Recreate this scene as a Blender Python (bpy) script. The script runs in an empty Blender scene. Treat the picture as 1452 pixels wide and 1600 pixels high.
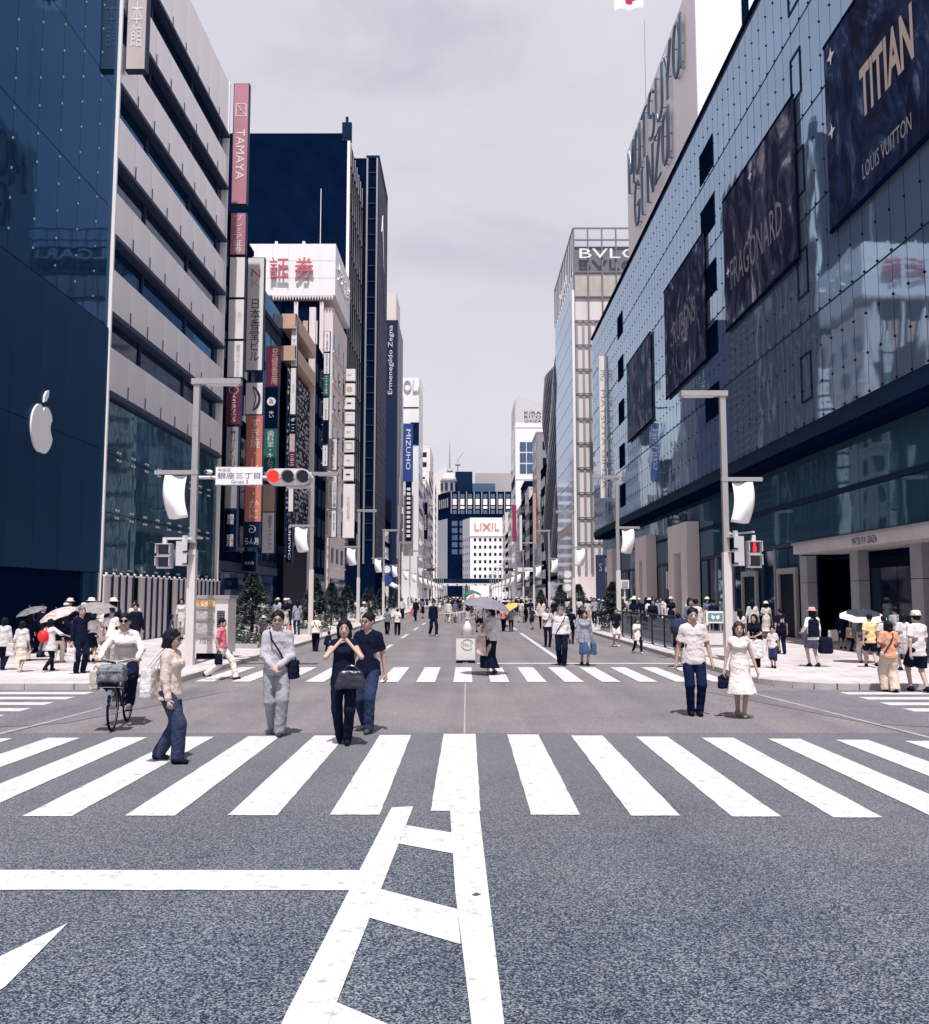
import bpy, bmesh, math, random
import numpy as np
from mathutils import Vector, Matrix

random.seed(7); RNG = np.random.RandomState(7)
SC = bpy.context.scene
COL = SC.collection
PI = math.pi
R = math.radians

# ------------------------------------------------------------------ camera
FPX, CXP, CYP, EYE = 1400.0, 726.0, 800.0, 1.9
PITCH = math.atan(131.0 / FPX); YAW = math.atan(3.0 / FPX)
cam = bpy.data.cameras.new('camera'); cam_o = bpy.data.objects.new('camera', cam); COL.objects.link(cam_o)
cam_o.location = (0, 0, EYE); cam_o.rotation_euler = (PI / 2 + PITCH, 0, YAW)
cam.sensor_fit = 'HORIZONTAL'; cam.sensor_width = 36.0; cam.lens = 36.0 * FPX / 1452.0
cam.clip_start = 0.1; cam.clip_end = 6000.0
SC.camera = cam_o

# ------------------------------------------------------------------ light
SUN_EL, SUN_AZ = 68.0, -2.0
SC.view_settings.view_transform = 'Standard'; SC.view_settings.look = 'None'
SC.view_settings.exposure = 0.22; SC.view_settings.gamma = 1.0; SC.view_settings.use_curve_mapping = False
sun = bpy.data.lights.new('sun', 'SUN'); sun.energy = 5.0; sun.angle = R(0.53); sun.color = (1.0, 0.965, 0.945)
sun_o = bpy.data.objects.new('sun', sun); COL.objects.link(sun_o)
sun_o.location = (-10, -30, 80); sun_o.rotation_euler = (R(90 - SUN_EL), 0, -R(SUN_AZ))
SC.world = bpy.data.worlds.new('World'); SC.world.use_nodes = True
wn, wl = SC.world.node_tree.nodes, SC.world.node_tree.links
wn.clear()
w_out = wn.new('ShaderNodeOutputWorld'); w_bg = wn.new('ShaderNodeBackground')
w_sky = wn.new('ShaderNodeTexSky'); w_sky.sky_type = 'NISHITA'; w_sky.sun_disc = False
w_sky.sun_elevation = R(SUN_EL); w_sky.sun_rotation = R(180 + SUN_AZ); w_sky.air_density = 1.3; w_sky.dust_density = 2.0
w_bg.inputs['Strength'].default_value = 0.1
w_tc = wn.new('ShaderNodeTexCoord'); w_map = wn.new('ShaderNodeMapping')
w_map.inputs['Scale'].default_value = (1.0, 1.0, 2.4); w_map.inputs['Location'].default_value = (3.1, 0.4, 0.2)
w_n1 = wn.new('ShaderNodeTexNoise'); w_n1.inputs['Scale'].default_value = 2.6; w_n1.inputs['Detail'].default_value = 9; w_n1.inputs['Roughness'].default_value = 0.55; w_n1.inputs['Distortion'].default_value = 0.35
w_r1 = wn.new('ShaderNodeValToRGB')
w_r1.color_ramp.elements[0].position = 0.30; w_r1.color_ramp.elements[0].color = (5.7, 5.5, 6.3, 1)
w_r1.color_ramp.elements[1].position = 0.72; w_r1.color_ramp.elements[1].color = (6.8, 6.65, 7.25, 1)
w_r2 = wn.new('ShaderNodeValToRGB')
w_r2.color_ramp.elements[0].position = 0.22; w_r2.color_ramp.elements[0].color = (0.72, 0.72, 0.72, 1)
w_r2.color_ramp.elements[1].position = 0.45; w_r2.color_ramp.elements[1].color = (0.96, 0.96, 0.96, 1)
w_mix = wn.new('ShaderNodeMix'); w_mix.data_type = 'RGBA'
wl.new(w_tc.outputs['Generated'], w_map.inputs['Vector']); wl.new(w_map.outputs['Vector'], w_n1.inputs['Vector'])
wl.new(w_n1.outputs['Fac'], w_r1.inputs['Fac']); wl.new(w_n1.outputs['Fac'], w_r2.inputs['Fac'])
wl.new(w_r2.outputs['Color'], w_mix.inputs[0]); wl.new(w_sky.outputs['Color'], w_mix.inputs[6]); wl.new(w_r1.outputs['Color'], w_mix.inputs[7])
wl.new(w_mix.outputs[2], w_bg.inputs['Color']); wl.new(w_bg.outputs['Background'], w_out.inputs['Surface'])

# ------------------------------------------------------------------ pixel -> place
_c, _s = math.cos(PITCH), math.sin(PITCH)
def ray(px, py):
    u, v = (px - CXP) / FPX, -(py - CYP) / FPX
    fx, fy, fz = u, _c - _s * v, _s + _c * v
    cy, sy = math.cos(YAW), math.sin(YAW)
    return (fx * cy - fy * sy, fx * sy + fy * cy, fz)
def ony(px, py, Y):
    d = ray(px, py); t = Y / d[1]; return d[0] * t, EYE + d[2] * t
def onx(px, py, X):
    d = ray(px, py); t = X / d[0]; return d[1] * t, EYE + d[2] * t
def ong(px, py, z=0.0):
    d = ray(px, py); t = (z - EYE) / d[2]; return d[0] * t, d[1] * t

# ------------------------------------------------------------------ materials
def S(r, g, b):
    f = lambda c: ((c / 255.0) / 12.92 if c <= 10 else (((c / 255.0) + 0.055) / 1.055) ** 2.4)
    return (f(r), f(g), f(b))
MATS = {}
def M(name, col=None, rough=0.6, metal=0.0, var=0.10, scale=2.0, bump=0.0, bscale=40.0, ior=1.5, emit=0.0, streak=0.0, coat=0.0, detail=5, bdist=0.02):
    if name in MATS: return MATS[name]
    m = bpy.data.materials.new(name); m.use_nodes = True; MATS[name] = m
    nt = m.node_tree; n, l = nt.nodes, nt.links
    b = n['Principled BSDF']
    b.inputs['Roughness'].default_value = rough; b.inputs['Metallic'].default_value = metal; b.inputs['IOR'].default_value = ior
    b.inputs['Base Color'].default_value = (*col, 1)
    if coat: b.inputs['Coat Weight'].default_value = coat
    tc = n.new('ShaderNodeTexCoord')
    if var or streak:
        nz = n.new('ShaderNodeTexNoise'); nz.inputs['Scale'].default_value = scale; nz.inputs['Detail'].default_value = detail
        mp = n.new('ShaderNodeMapping'); mp.inputs['Scale'].default_value = (1, 1, 0.25 if streak else 1)
        l.new(tc.outputs['Object'], mp.inputs['Vector']); l.new(mp.outputs['Vector'], nz.inputs['Vector'])
        rp = n.new('ShaderNodeValToRGB')
        k = max(var, streak)
        rp.color_ramp.elements[0].position = 0.3; rp.color_ramp.elements[1].position = 0.7
        rp.color_ramp.elements[0].color = (*[c * (1 - k) for c in col], 1)
        rp.color_ramp.elements[1].color = (*[min(1, c * (1 + k * 0.7)) for c in col], 1)
        l.new(nz.outputs['Fac'], rp.inputs['Fac']); l.new(rp.outputs['Color'], b.inputs['Base Color'])
    if bump:
        nb = n.new('ShaderNodeTexNoise'); nb.inputs['Scale'].default_value = bscale; nb.inputs['Detail'].default_value = 4
        bp = n.new('ShaderNodeBump'); bp.inputs['Strength'].default_value = bump; bp.inputs['Distance'].default_value = bdist
        l.new(tc.outputs['Object'], nb.inputs['Vector']); l.new(nb.outputs['Fac'], bp.inputs['Height']); l.new(bp.outputs['Normal'], b.inputs['Normal'])
    if emit:
        b.inputs['Emission Color'].default_value = (*col, 1); b.inputs['Emission Strength'].default_value = emit
    return m
def glass(name, col, metal, rough=0.03, wave=0.10, wscale=0.8, ior=1.5, tint=(0.62, 0.80, 1.0)):
    """Coated facade glass: reflects the street with a slight waviness from pane to pane."""
    if name in MATS: return MATS[name]
    m = M(name, col, rough, metal, var=0.12, scale=0.6, ior=ior)
    n, l = m.node_tree.nodes, m.node_tree.links
    b = n['Principled BSDF']; b.inputs['Specular Tint'].default_value = (*tint, 1)
    tc = n.new('ShaderNodeTexCoord'); oi = n.new('ShaderNodeObjectInfo')
    ad = n.new('ShaderNodeVectorMath'); ad.operation = 'ADD'
    ml = n.new('ShaderNodeMath'); ml.operation = 'MULTIPLY'; ml.inputs[1].default_value = 37.0
    geo = n.new('ShaderNodeNewGeometry')
    nb = n.new('ShaderNodeTexNoise'); nb.inputs['Scale'].default_value = wscale; nb.inputs['Detail'].default_value = 1
    bp = n.new('ShaderNodeBump'); bp.inputs['Strength'].default_value = wave; bp.inputs['Distance'].default_value = 0.05
    l.new(oi.outputs['Random'], ml.inputs[0]); l.new(geo.outputs['Position'], ad.inputs[0]); l.new(ml.outputs[0], ad.inputs[1])
    l.new(ad.outputs[0], nb.inputs['Vector']); l.new(nb.outputs['Fac'], bp.inputs['Height']); l.new(bp.outputs['Normal'], b.inputs['Normal'])
    return m

# ------------------------------------------------------------------ mesh collector
W = {}                      # object -> its rest world matrix
def put(o, parent=None, mtx=None, local=False):
    COL.objects.link(o)
    mtx = mtx or Matrix.Identity(4)
    if mtx is not None: o.matrix_basis = mtx
    if parent is not None:
        o.parent = parent
        if local:
            W[o.name] = W[parent.name] @ mtx
        else:
            o.matrix_parent_inverse = W[parent.name].inverted(); W[o.name] = mtx
    else: W[o.name] = mtx
    return o
def tag(o, label=None, cat=None, group=None, kind=None):
    if label: o['label'] = label
    if cat: o['category'] = cat
    if group: o['group'] = group
    if kind: o['kind'] = kind
    return o
def thing(name, label, cat, loc=(0, 0, 0), rz=0.0, group=None, kind=None):
    o = bpy.data.objects.new(name, None); o.empty_display_size = 0.2
    put(o, None, Matrix.Translation(loc) @ Matrix.Rotation(rz, 4, 'Z'))
    return tag(o, label, cat, group, kind)
class MB:
    def __init__(s): s.v = []; s.f = []; s.m = []; s.k = 0
    def add(s, vs, fs):
        o = len(s.v); s.v += [tuple(p) for p in vs]; s.f += [tuple(i + o for i in q) for q in fs]; s.m += [s.k] * len(fs); return s
    def box(s, x0, x1, y0, y1, z0, z1):
        return s.add([(x0, y0, z0), (x1, y0, z0), (x1, y1, z0), (x0, y1, z0), (x0, y0, z1), (x1, y0, z1), (x1, y1, z1), (x0, y1, z1)],
                     [(0, 3, 2, 1), (4, 5, 6, 7), (0, 1, 5, 4), (1, 2, 6, 5), (2, 3, 7, 6), (3, 0, 4, 7)])
    def cbox(s, c, d, rz=0.0):
        ca, sa = math.cos(rz), math.sin(rz); vs = []
        for z in (-.5, .5):
            for x, y in ((-.5, -.5), (.5, -.5), (.5, .5), (-.5, .5)):
                X, Y = x * d[0], y * d[1]; vs.append((c[0] + X * ca - Y * sa, c[1] + X * sa + Y * ca, c[2] + z * d[2]))
        return s.add(vs, [(0, 3, 2, 1), (4, 5, 6, 7), (0, 1, 5, 4), (1, 2, 6, 5), (2, 3, 7, 6), (3, 0, 4, 7)])
    def tube(s, pts, r, n=8, closed=False):
        pts = [Vector(p) for p in pts]; rs = r if isinstance(r, (list, tuple)) else [r] * len(pts)
        rings = []; N = len(pts); up = None
        for i, p in enumerate(pts):
            a = pts[(i - 1) % N] if (closed or i > 0) else p; b = pts[(i + 1) % N] if (closed or i < N - 1) else p
            t = (b - a).normalized()
            if up is None or abs(up.dot(t)) > .95: up = Vector((0, 0, 1)) if abs(t.z) < .9 else Vector((0, 1, 0))
            x = t.cross(up).normalized(); y = x.cross(t).normalized()
            rings.append([p + (x * math.cos(2 * PI * j / n) + y * math.sin(2 * PI * j / n)) * rs[i] for j in range(n)])
        vs = [q for g in rings for q in g]; fs = []
        for i in range(N if closed else N - 1):
            i2 = (i + 1) % N
            for j in range(n): fs.append((i * n + j, i2 * n + j, i2 * n + (j + 1) % n, i * n + (j + 1) % n))
        if not closed: fs += [tuple(range(n)), tuple(reversed(range((N - 1) * n, N * n)))]
        return s.add(vs, fs)
    def lathe(s, prof, c=(0, 0, 0), n=16, sx=1.0, sy=1.0):
        vs = []; fs = []
        for r, z in prof: vs += [(c[0] + sx * r * math.cos(2 * PI * j / n), c[1] + sy * r * math.sin(2 * PI * j / n), c[2] + z) for j in range(n)]
        for i in range(len(prof) - 1):
            for j in range(n): fs.append((i * n + j, i * n + (j + 1) % n, (i + 1) * n + (j + 1) % n, (i + 1) * n + j))
        if prof[0][0] > 1e-4: fs.append(tuple(reversed(range(n))))
        if prof[-1][0] > 1e-4: fs.append(tuple(range((len(prof) - 1) * n, len(prof) * n)))
        return s.add(vs, fs)
    def ell(s, c, r, n=8, m=5):
        prof = [(math.sin(PI * i / m), -math.cos(PI * i / m)) for i in range(m + 1)]
        vs = []; fs = []
        for q, z in prof: vs += [(c[0] + r[0] * q * math.cos(2 * PI * j / n), c[1] + r[1] * q * math.sin(2 * PI * j / n), c[2] + r[2] * z) for j in range(n)]
        for i in range(m):
            for j in range(n): fs.append((i * n + j, i * n + (j + 1) % n, (i + 1) * n + (j + 1) % n, (i + 1) * n + j))
        return s.add(vs, fs)
    def prism(s, poly, a, b, axis='y'):
        n = len(poly); mk = {'y': lambda p, t: (p[0], t, p[1]), 'x': lambda p, t: (t, p[0], p[1]), 'z': lambda p, t: (p[0], p[1], t)}[axis]
        vs = [mk(p, a) for p in poly] + [mk(p, b) for p in poly]
        fs = [tuple(range(n)), tuple(reversed(range(n, 2 * n)))] + [(i, n + i, n + (i + 1) % n, (i + 1) % n) for i in range(n)]
        return s.add(vs, fs)
    def mesh(s, name, mats, smooth=False):
        me = bpy.data.meshes.new(name); me.from_pydata(s.v, [], s.f)
        for m in (mats if isinstance(mats, (list, tuple)) else [mats]): me.materials.append(m)
        if any(s.m): me.polygons.foreach_set('material_index', s.m)
        bm = bmesh.new(); bm.from_mesh(me); bmesh.ops.recalc_face_normals(bm, faces=bm.faces); bm.to_mesh(me); bm.free()
        if smooth: me.polygons.foreach_set('use_smooth', [True] * len(me.polygons))
        me.update(); return me
    def build(s, name, mats, parent=None, smooth=False, local=False, mtx=None):
        return put(bpy.data.objects.new(name, s.mesh(name, mats, smooth)), parent, mtx, local)
CUBES = {}
def piece(name, x0, x1, y0, y1, z0, z1, mat, parent, bev=True):
    """One plate, pane or panel: a shared unit box, placed and scaled."""
    if mat.name not in CUBES:
        b = MB(); b.box(-.5, .5, -.5, .5, -.5, .5); CUBES[mat.name] = b.mesh('plate', mat)
    o = bpy.data.objects.new(name, CUBES[mat.name])
    mt = Matrix.Translation(((x0 + x1) / 2, (y0 + y1) / 2, (z0 + z1) / 2)) @ Matrix.Diagonal((x1 - x0, y1 - y0, z1 - z0, 1))
    return put(o, parent, mt)
def inst(me, name, parent, mtx, local=False):
    return put(bpy.data.objects.new(name, me), parent, mtx, local)
def copy_tree(o, mtx):
    """A thing and its parts and sub-parts, copied; mesh data is shared."""
    def rec(a, par):
        c = a.copy(); COL.objects.link(c); c.parent = par
        for ch in KIDS.get(a.name, []): rec(ch, c)
        return c
    KIDS = {}
    for x in list(COL.objects):
        if x.parent: KIDS.setdefault(x.parent.name, []).append(x)
    c = rec(o, None); c.matrix_basis = mtx; return c
TXT = {}
def text(body, mat, parent, c, w, h, vertical=False, face='-y', name='lettering', roll=0, local=False, thick=0.0, keep=False, bold=0.0):
    """Flat lettering fitted into w x h metres round point c, on a face looking -y, +x or -x."""
    key = (body, vertical, bold)
    if key not in TXT:
        cu = bpy.data.curves.new('lettering', 'FONT'); cu.body = '\n'.join(body) if vertical else body
        cu.resolution_u = 2; cu.align_x = 'CENTER'; cu.space_line = 0.92; cu.offset = bold
        o = bpy.data.objects.new('lettering', cu); TXT[key] = bpy.data.meshes.new_from_object(o)
        bpy.data.objects.remove(o)
    src = TXT[key]; me = src.copy(); me.materials.clear(); me.materials.append(mat)
    n = len(me.vertices); co = np.empty(n * 3); me.vertices.foreach_get('co', co); co = co.reshape(-1, 3)[:, :2]
    lo, hi = co.min(0), co.max(0); co = (co - (lo + hi) / 2)
    if roll:
        a = R(roll); co = np.stack([co[:, 0] * math.cos(a) - co[:, 1] * math.sin(a), co[:, 0] * math.sin(a) + co[:, 1] * math.cos(a)], 1)
    ext = co.max(0) - co.min(0); sx, sy = w / max(ext[0], 1e-6), h / max(ext[1], 1e-6)
    if keep: sx = sy = min(sx, sy)
    co = co * np.array([sx, sy])
    z = np.zeros(n)
    P = {'-y': (co[:, 0], z, co[:, 1]), '+x': (z, co[:, 0], co[:, 1]), '-x': (z, -co[:, 0], co[:, 1])}[face]
    P = np.stack(P, 1)
    me.vertices.foreach_set('co', P.ravel()); me.update()
    if thick:
        bm = bmesh.new(); bm.from_mesh(me)
        g = bmesh.ops.extrude_face_region(bm, geom=list(bm.faces)); d = {'-y': (0, -thick, 0), '+x': (thick, 0, 0), '-x': (-thick, 0, 0)}[face]
        bmesh.ops.translate(bm, verts=[v for v in g['geom'] if isinstance(v, bmesh.types.BMVert)], vec=d)
        bmesh.ops.recalc_face_normals(bm, faces=bm.faces); bm.to_mesh(me); bm.free()
    return put(bpy.data.objects.new(name, me), parent, Matrix.Translation(c), local)

# palette
NAVY = M('navy_cladding', (0.0024, 0.0082, 0.031), 0.5, var=0.25, scale=0.4)
NAVY2 = M('blue_black_steel', (0.007, 0.021, 0.054), 0.55, 0.0, var=0.25, scale=0.5)
PALE = M('pale_stone', (0.70, 0.63, 0.625), 0.7, var=0.06, streak=0.10, scale=0.5, bump=0.1)
WHITE = M('white_panel', (0.80, 0.79, 0.79), 0.5, var=0.03, streak=0.05, scale=0.6)
GREY = M('grey_metal', (0.34, 0.33, 0.35), 0.45, 0.3, var=0.10, scale=1.5)
DGREY = M('slate_metal', (0.034, 0.048, 0.092), 0.5, 0.0, var=0.15)
BLACK = M('blue_black_rubber', (0.0035, 0.0065, 0.020), 0.5, var=0.1)
INK = M('sign_ink', (0.006, 0.010, 0.035), 0.6, var=0)
SIGNW = M('sign_white', (0.76, 0.73, 0.72), 0.4, var=0.03, streak=0.04, scale=0.8)
REDINK = M('sign_red', (0.52, 0.13, 0.17), 0.5, var=0.05)
PINK = M('sign_pink', (0.46, 0.20, 0.25), 0.4, var=0.08, scale=0.5)
PLUM = M('sign_plum', (0.12, 0.016, 0.05), 0.4, var=0.1)
ORNG = M('sign_orange', (0.62, 0.20, 0.14), 0.4, var=0.1, scale=0.5)
GREEN = M('sign_green', (0.02, 0.13, 0.11), 0.4, var=0.1)
BLUE = M('sign_blue', (0.02, 0.055, 0.24), 0.4, var=0.1)
TAN = M('sign_tan', (0.55, 0.36, 0.28), 0.5, var=0.05)
CREAM = M('cream_wall', (0.72, 0.66, 0.64), 0.7, var=0.05, streak=0.08, scale=0.4)
GLS = glass('street_glass', (0.09, 0.145, 0.24), 0.5, 0.04, 0.12)
GLD = glass('dark_window_glass', (0.008, 0.019, 0.06), 0.3, 0.05, 0.10)
for _m, _k in ((NAVY, 0), (NAVY2, .04), (BLACK, .05), (DGREY, .1)):      # anodised blue: its sheen is blue too
    _m.node_tree.nodes['Principled BSDF'].inputs['Specular IOR Level'].default_value = _k
    _m.node_tree.nodes['Principled BSDF'].inputs['Specular Tint'].default_value = (0.2, 0.5, 0.9, 1)
WPAINT = M('steel_white', (0.74, 0.72, 0.71), 0.4, var=0.05)
# ================================================================== ground, road, pavements
def asphalt(name, lo, mid, hi, gs=55.0, bump=0.5, far_tone=None):
    m = bpy.data.materials.new(name); m.use_nodes = True; MATS[name] = m
    n, l = m.node_tree.nodes, m.node_tree.links; b = n['Principled BSDF']; b.inputs['Roughness'].default_value = 0.92
    b.inputs['Specular IOR Level'].default_value = 0.2
    tc = n.new('ShaderNodeTexCoord')
    g = n.new('ShaderNodeTexNoise'); g.inputs['Scale'].default_value = gs; g.inputs['Detail'].default_value = 3; g.inputs['Roughness'].default_value = 0.7
    rp = n.new('ShaderNodeValToRGB'); e = rp.color_ramp.elements
    e[0].position = 0.38; e[0].color = (*lo, 1); e[1].position = 0.64; e[1].color = (*hi, 1)
    k = e.new(0.5); k.color = (*mid, 1)
    big = n.new('ShaderNodeTexNoise'); big.inputs['Scale'].default_value = 0.45; big.inputs['Detail'].default_value = 7; big.inputs['Roughness'].default_value = 0.6
    r2 = n.new('ShaderNodeValToRGB'); r2.color_ramp.elements[0].position = 0.3; r2.color_ramp.elements[0].color = (0.82, 0.84, 0.88, 1)
    r2.color_ramp.elements[1].position = 0.72; r2.color_ramp.elements[1].color = (1.16, 1.12, 1.10, 1)
    # faint tyre tracks along the street
    mp = n.new('ShaderNodeMapping'); mp.inputs['Scale'].default_value = (1.1, 0.05, 1)
    tr = n.new('ShaderNodeTexNoise'); tr.inputs['Scale'].default_value = 1.3; tr.inputs['Detail'].default_value = 4
    r3 = n.new('ShaderNodeValToRGB'); r3.color_ramp.elements[0].position = 0.35; r3.color_ramp.elements[0].color = (0.86, 0.86, 0.88, 1)
    r3.color_ramp.elements[1].position = 0.65; r3.color_ramp.elements[1].color = (1.1, 1.1, 1.1, 1)
    x1 = n.new('ShaderNodeMix'); x1.data_type = 'RGBA'; x1.blend_type = 'MULTIPLY'; x1.inputs[0].default_value = 1
    x2 = n.new('ShaderNodeMix'); x2.data_type = 'RGBA'; x2.blend_type = 'MULTIPLY'; x2.inputs[0].default_value = 1
    bp = n.new('ShaderNodeBump'); bp.inputs['Strength'].default_value = bump; bp.inputs['Distance'].default_value = 0.01
    l.new(tc.outputs['Object'], g.inputs['Vector']); l.new(tc.outputs['Object'], big.inputs['Vector']); l.new(tc.outputs['Object'], mp.inputs['Vector'])
    l.new(mp.outputs['Vector'], tr.inputs['Vector'])
    g2 = n.new('ShaderNodeTexVoronoi'); g2.inputs['Scale'].default_value = gs * 1.5; g2.feature = 'F1'
    g3 = n.new('ShaderNodeTexNoise'); g3.inputs['Scale'].default_value = gs * 3.1; g3.inputs['Detail'].default_value = 2
    a1 = n.new('ShaderNodeMath'); a1.operation = 'MULTIPLY_ADD'; a1.inputs[1].default_value = .45
    a2 = n.new('ShaderNodeMath'); a2.operation = 'MULTIPLY_ADD'; a2.inputs[1].default_value = .42; a2.inputs[2].default_value = 0
    a3 = n.new('ShaderNodeMath'); a3.operation = 'MULTIPLY_ADD'; a3.inputs[1].default_value = .28
    sx = n.new('ShaderNodeSeparateColor')
    l.new(tc.outputs['Object'], g2.inputs['Vector']); l.new(tc.outputs['Object'], g3.inputs['Vector']); l.new(g2.outputs['Color'], sx.inputs['Color'])
    l.new(g3.outputs['Fac'], a2.inputs[0]); l.new(g.outputs['Fac'], a1.inputs[0]); l.new(a2.outputs[0], a1.inputs[2]); l.new(sx.outputs['Red'], a3.inputs[0]); l.new(a1.outputs[0], a3.inputs[2])
    sb2 = n.new('ShaderNodeMath'); sb2.operation = 'SUBTRACT'; sb2.inputs[1].default_value = .075; l.new(a3.outputs[0], sb2.inputs[0])
    l.new(sb2.outputs[0], rp.inputs['Fac']); l.new(big.outputs['Fac'], r2.inputs['Fac']); l.new(tr.outputs['Fac'], r3.inputs['Fac'])
    l.new(rp.outputs['Color'], x1.inputs[6]); l.new(r2.outputs['Color'], x1.inputs[7])
    l.new(x1.outputs[2], x2.inputs[6]); l.new(r3.outputs['Color'], x2.inputs[7]); 
    last = x2.outputs[2]
    if far_tone:                                  # blends to a paler, flatter colour toward the junction, broken up by noise
        sp = n.new('ShaderNodeSeparateXYZ'); mr = n.new('ShaderNodeMapRange'); mr.interpolation_type = 'SMOOTHSTEP'
        mr.inputs['From Min'].default_value = 4.0; mr.inputs['From Max'].default_value = 12.0; mr.inputs['To Max'].default_value = .62
        ad = n.new('ShaderNodeMath'); ad.operation = 'MULTIPLY_ADD'; ad.inputs[1].default_value = 5.0
        l.new(tc.outputs['Object'], sp.inputs[0]); l.new(big.outputs['Fac'], ad.inputs[0]); l.new(sp.outputs['Y'], ad.inputs[2])
        sb = n.new('ShaderNodeMath'); sb.operation = 'SUBTRACT'; sb.inputs[1].default_value = 2.5; l.new(ad.outputs[0], sb.inputs[0]); l.new(sb.outputs[0], mr.inputs['Value'])
        x3 = n.new('ShaderNodeMix'); x3.data_type = 'RGBA'; x3.inputs[7].default_value = (*far_tone, 1)
        l.new(mr.outputs['Result'], x3.inputs[0]); l.new(last, x3.inputs[6]); last = x3.outputs[2]
    l.new(last, b.inputs['Base Color'])
    l.new(g.outputs['Fac'], bp.inputs['Height']); l.new(bp.outputs['Normal'], b.inputs['Normal'])
    return m
ASPH = asphalt('asphalt_worn', (0.100, 0.096, 0.106), (0.172, 0.158, 0.163), (0.245, 0.225, 0.225), 60)
ASPH_N = asphalt('asphalt_coarse', (0.004, 0.014, 0.034), (0.040, 0.062, 0.092), (0.25, 0.255, 0.268), 74, 0.9, (0.150, 0.143, 0.153))
ASPH_S = asphalt('asphalt_side', (0.095, 0.095, 0.112), (0.14, 0.136, 0.152), (0.19, 0.183, 0.195), 45)
def paint_mat():
    m = M('road_paint', (0.50, 0.50, 0.505), 0.6, var=0.06, scale=1.2)
    n, l = m.node_tree.nodes, m.node_tree.links; b = n['Principled BSDF']
    tc = n.new('ShaderNodeTexCoord'); nz = n.new('ShaderNodeTexNoise'); nz.inputs['Scale'].default_value = 9; nz.inputs['Detail'].default_value = 10; nz.inputs['Roughness'].default_value = 0.75
    rp = n.new('ShaderNodeValToRGB'); rp.color_ramp.elements[0].position = 0.33; rp.color_ramp.elements[0].color = (0.22, 0.265, 0.27, 1)
    rp.color_ramp.elements[1].position = 0.46; rp.color_ramp.elements[1].color = (0.50, 0.495, 0.50, 1)
    l.new(tc.outputs['Object'], nz.inputs['Vector']); l.new(nz.outputs['Fac'], rp.inputs['Fac']); l.new(rp.outputs['Color'], b.inputs['Base Color'])
    bp = n.new('ShaderNodeBump'); bp.inputs['Strength'].default_value = 0.25; bp.inputs['Distance'].default_value = 0.01
    n2 = n.new('ShaderNodeTexNoise'); n2.inputs['Scale'].default_value = 70
    l.new(tc.outputs['Object'], n2.inputs['Vector']); l.new(n2.outputs['Fac'], bp.inputs['Height']); l.new(bp.outputs['Normal'], b.inputs['Normal'])
    return m
RPAINT = paint_mat()
def paving():
    m = bpy.data.materials.new('paving'); m.use_nodes = True; MATS['paving'] = m
    n, l = m.node_tree.nodes, m.node_tree.links; b = n['Principled BSDF']; b.inputs['Roughness'].default_value = 0.75
    tc = n.new('ShaderNodeTexCoord'); br = n.new('ShaderNodeTexBrick')
    br.inputs['Color1'].default_value = (0.50, 0.46, 0.455, 1); br.inputs['Color2'].default_value = (0.40, 0.365, 0.365, 1); br.inputs['Mortar'].default_value = (0.26, 0.23, 0.24, 1)
    br.inputs['Scale'].default_value = 1.0; br.inputs['Mortar Size'].default_value = 0.014; br.inputs['Brick Width'].default_value = 0.9; br.inputs['Row Height'].default_value = 0.6
    br.inputs['Bias'].default_value = -0.4
    nz = n.new('ShaderNodeTexNoise'); nz.inputs['Scale'].default_value = 0.7; nz.inputs['Detail'].default_value = 6
    rp = n.new('ShaderNodeValToRGB'); rp.color_ramp.elements[0].position = 0.3; rp.color_ramp.elements[0].color = (0.82, 0.8, 0.82, 1); rp.color_ramp.elements[1].position = 0.65; rp.color_ramp.elements[1].color = (1.12, 1.1, 1.1, 1)
    mx = n.new('ShaderNodeMix'); mx.data_type = 'RGBA'; mx.blend_type = 'MULTIPLY'; mx.inputs[0].default_value = 1
    l.new(tc.outputs['Object'], br.inputs['Vector']); l.new(tc.outputs['Object'], nz.inputs['Vector']); l.new(nz.outputs['Fac'], rp.inputs['Fac'])
    l.new(br.outputs['Color'], mx.inputs[6]); l.new(rp.outputs['Color'], mx.inputs[7]); l.new(mx.outputs[2], b.inputs['Base Color'])
    return m
PAVE = paving()
KERB = M('kerb_granite', (0.40, 0.37, 0.37), 0.8, var=0.15, scale=3)

def sheet(name, poly, z, mat, parent=None):
    b = MB(); b.add([(x, y, z) for x, y in poly], [tuple(range(len(poly)))]); return b.build(name, mat, parent)
g = sheet('ground', [(-3000, -400), (3000, -400), (3000, 4000), (-3000, 4000)], -0.05, M('city_ground', (0.2, 0.19, 0.195), 0.9, var=0.2, scale=0.05)); tag(g, kind='structure')
XK = 6.35                                   # kerb line either side of the street
road = sheet('road', [(-60, -60), (60, -60), (60, 700), (-60, 700)], 0.0, ASPH); tag(road, kind='structure')
near = sheet('road_approach', [(-30, -40), (30, -40), (30, 12.75), (-30, 12.6)], 0.004, ASPH_N); tag(near, kind='structure')
for sd in (-1, 1):
    e = [(sd * 4.75, 18.0), (sd * 6.0, 13.6), (sd * 7.4, 12.9), (sd * 60, 12.85), (sd * 60, 18.35), (sd * 6.9, 18.35)]
    s_ = sheet('side_street', e if sd > 0 else e[::-1], 0.006, ASPH_S); tag(s_, kind='structure')
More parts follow.
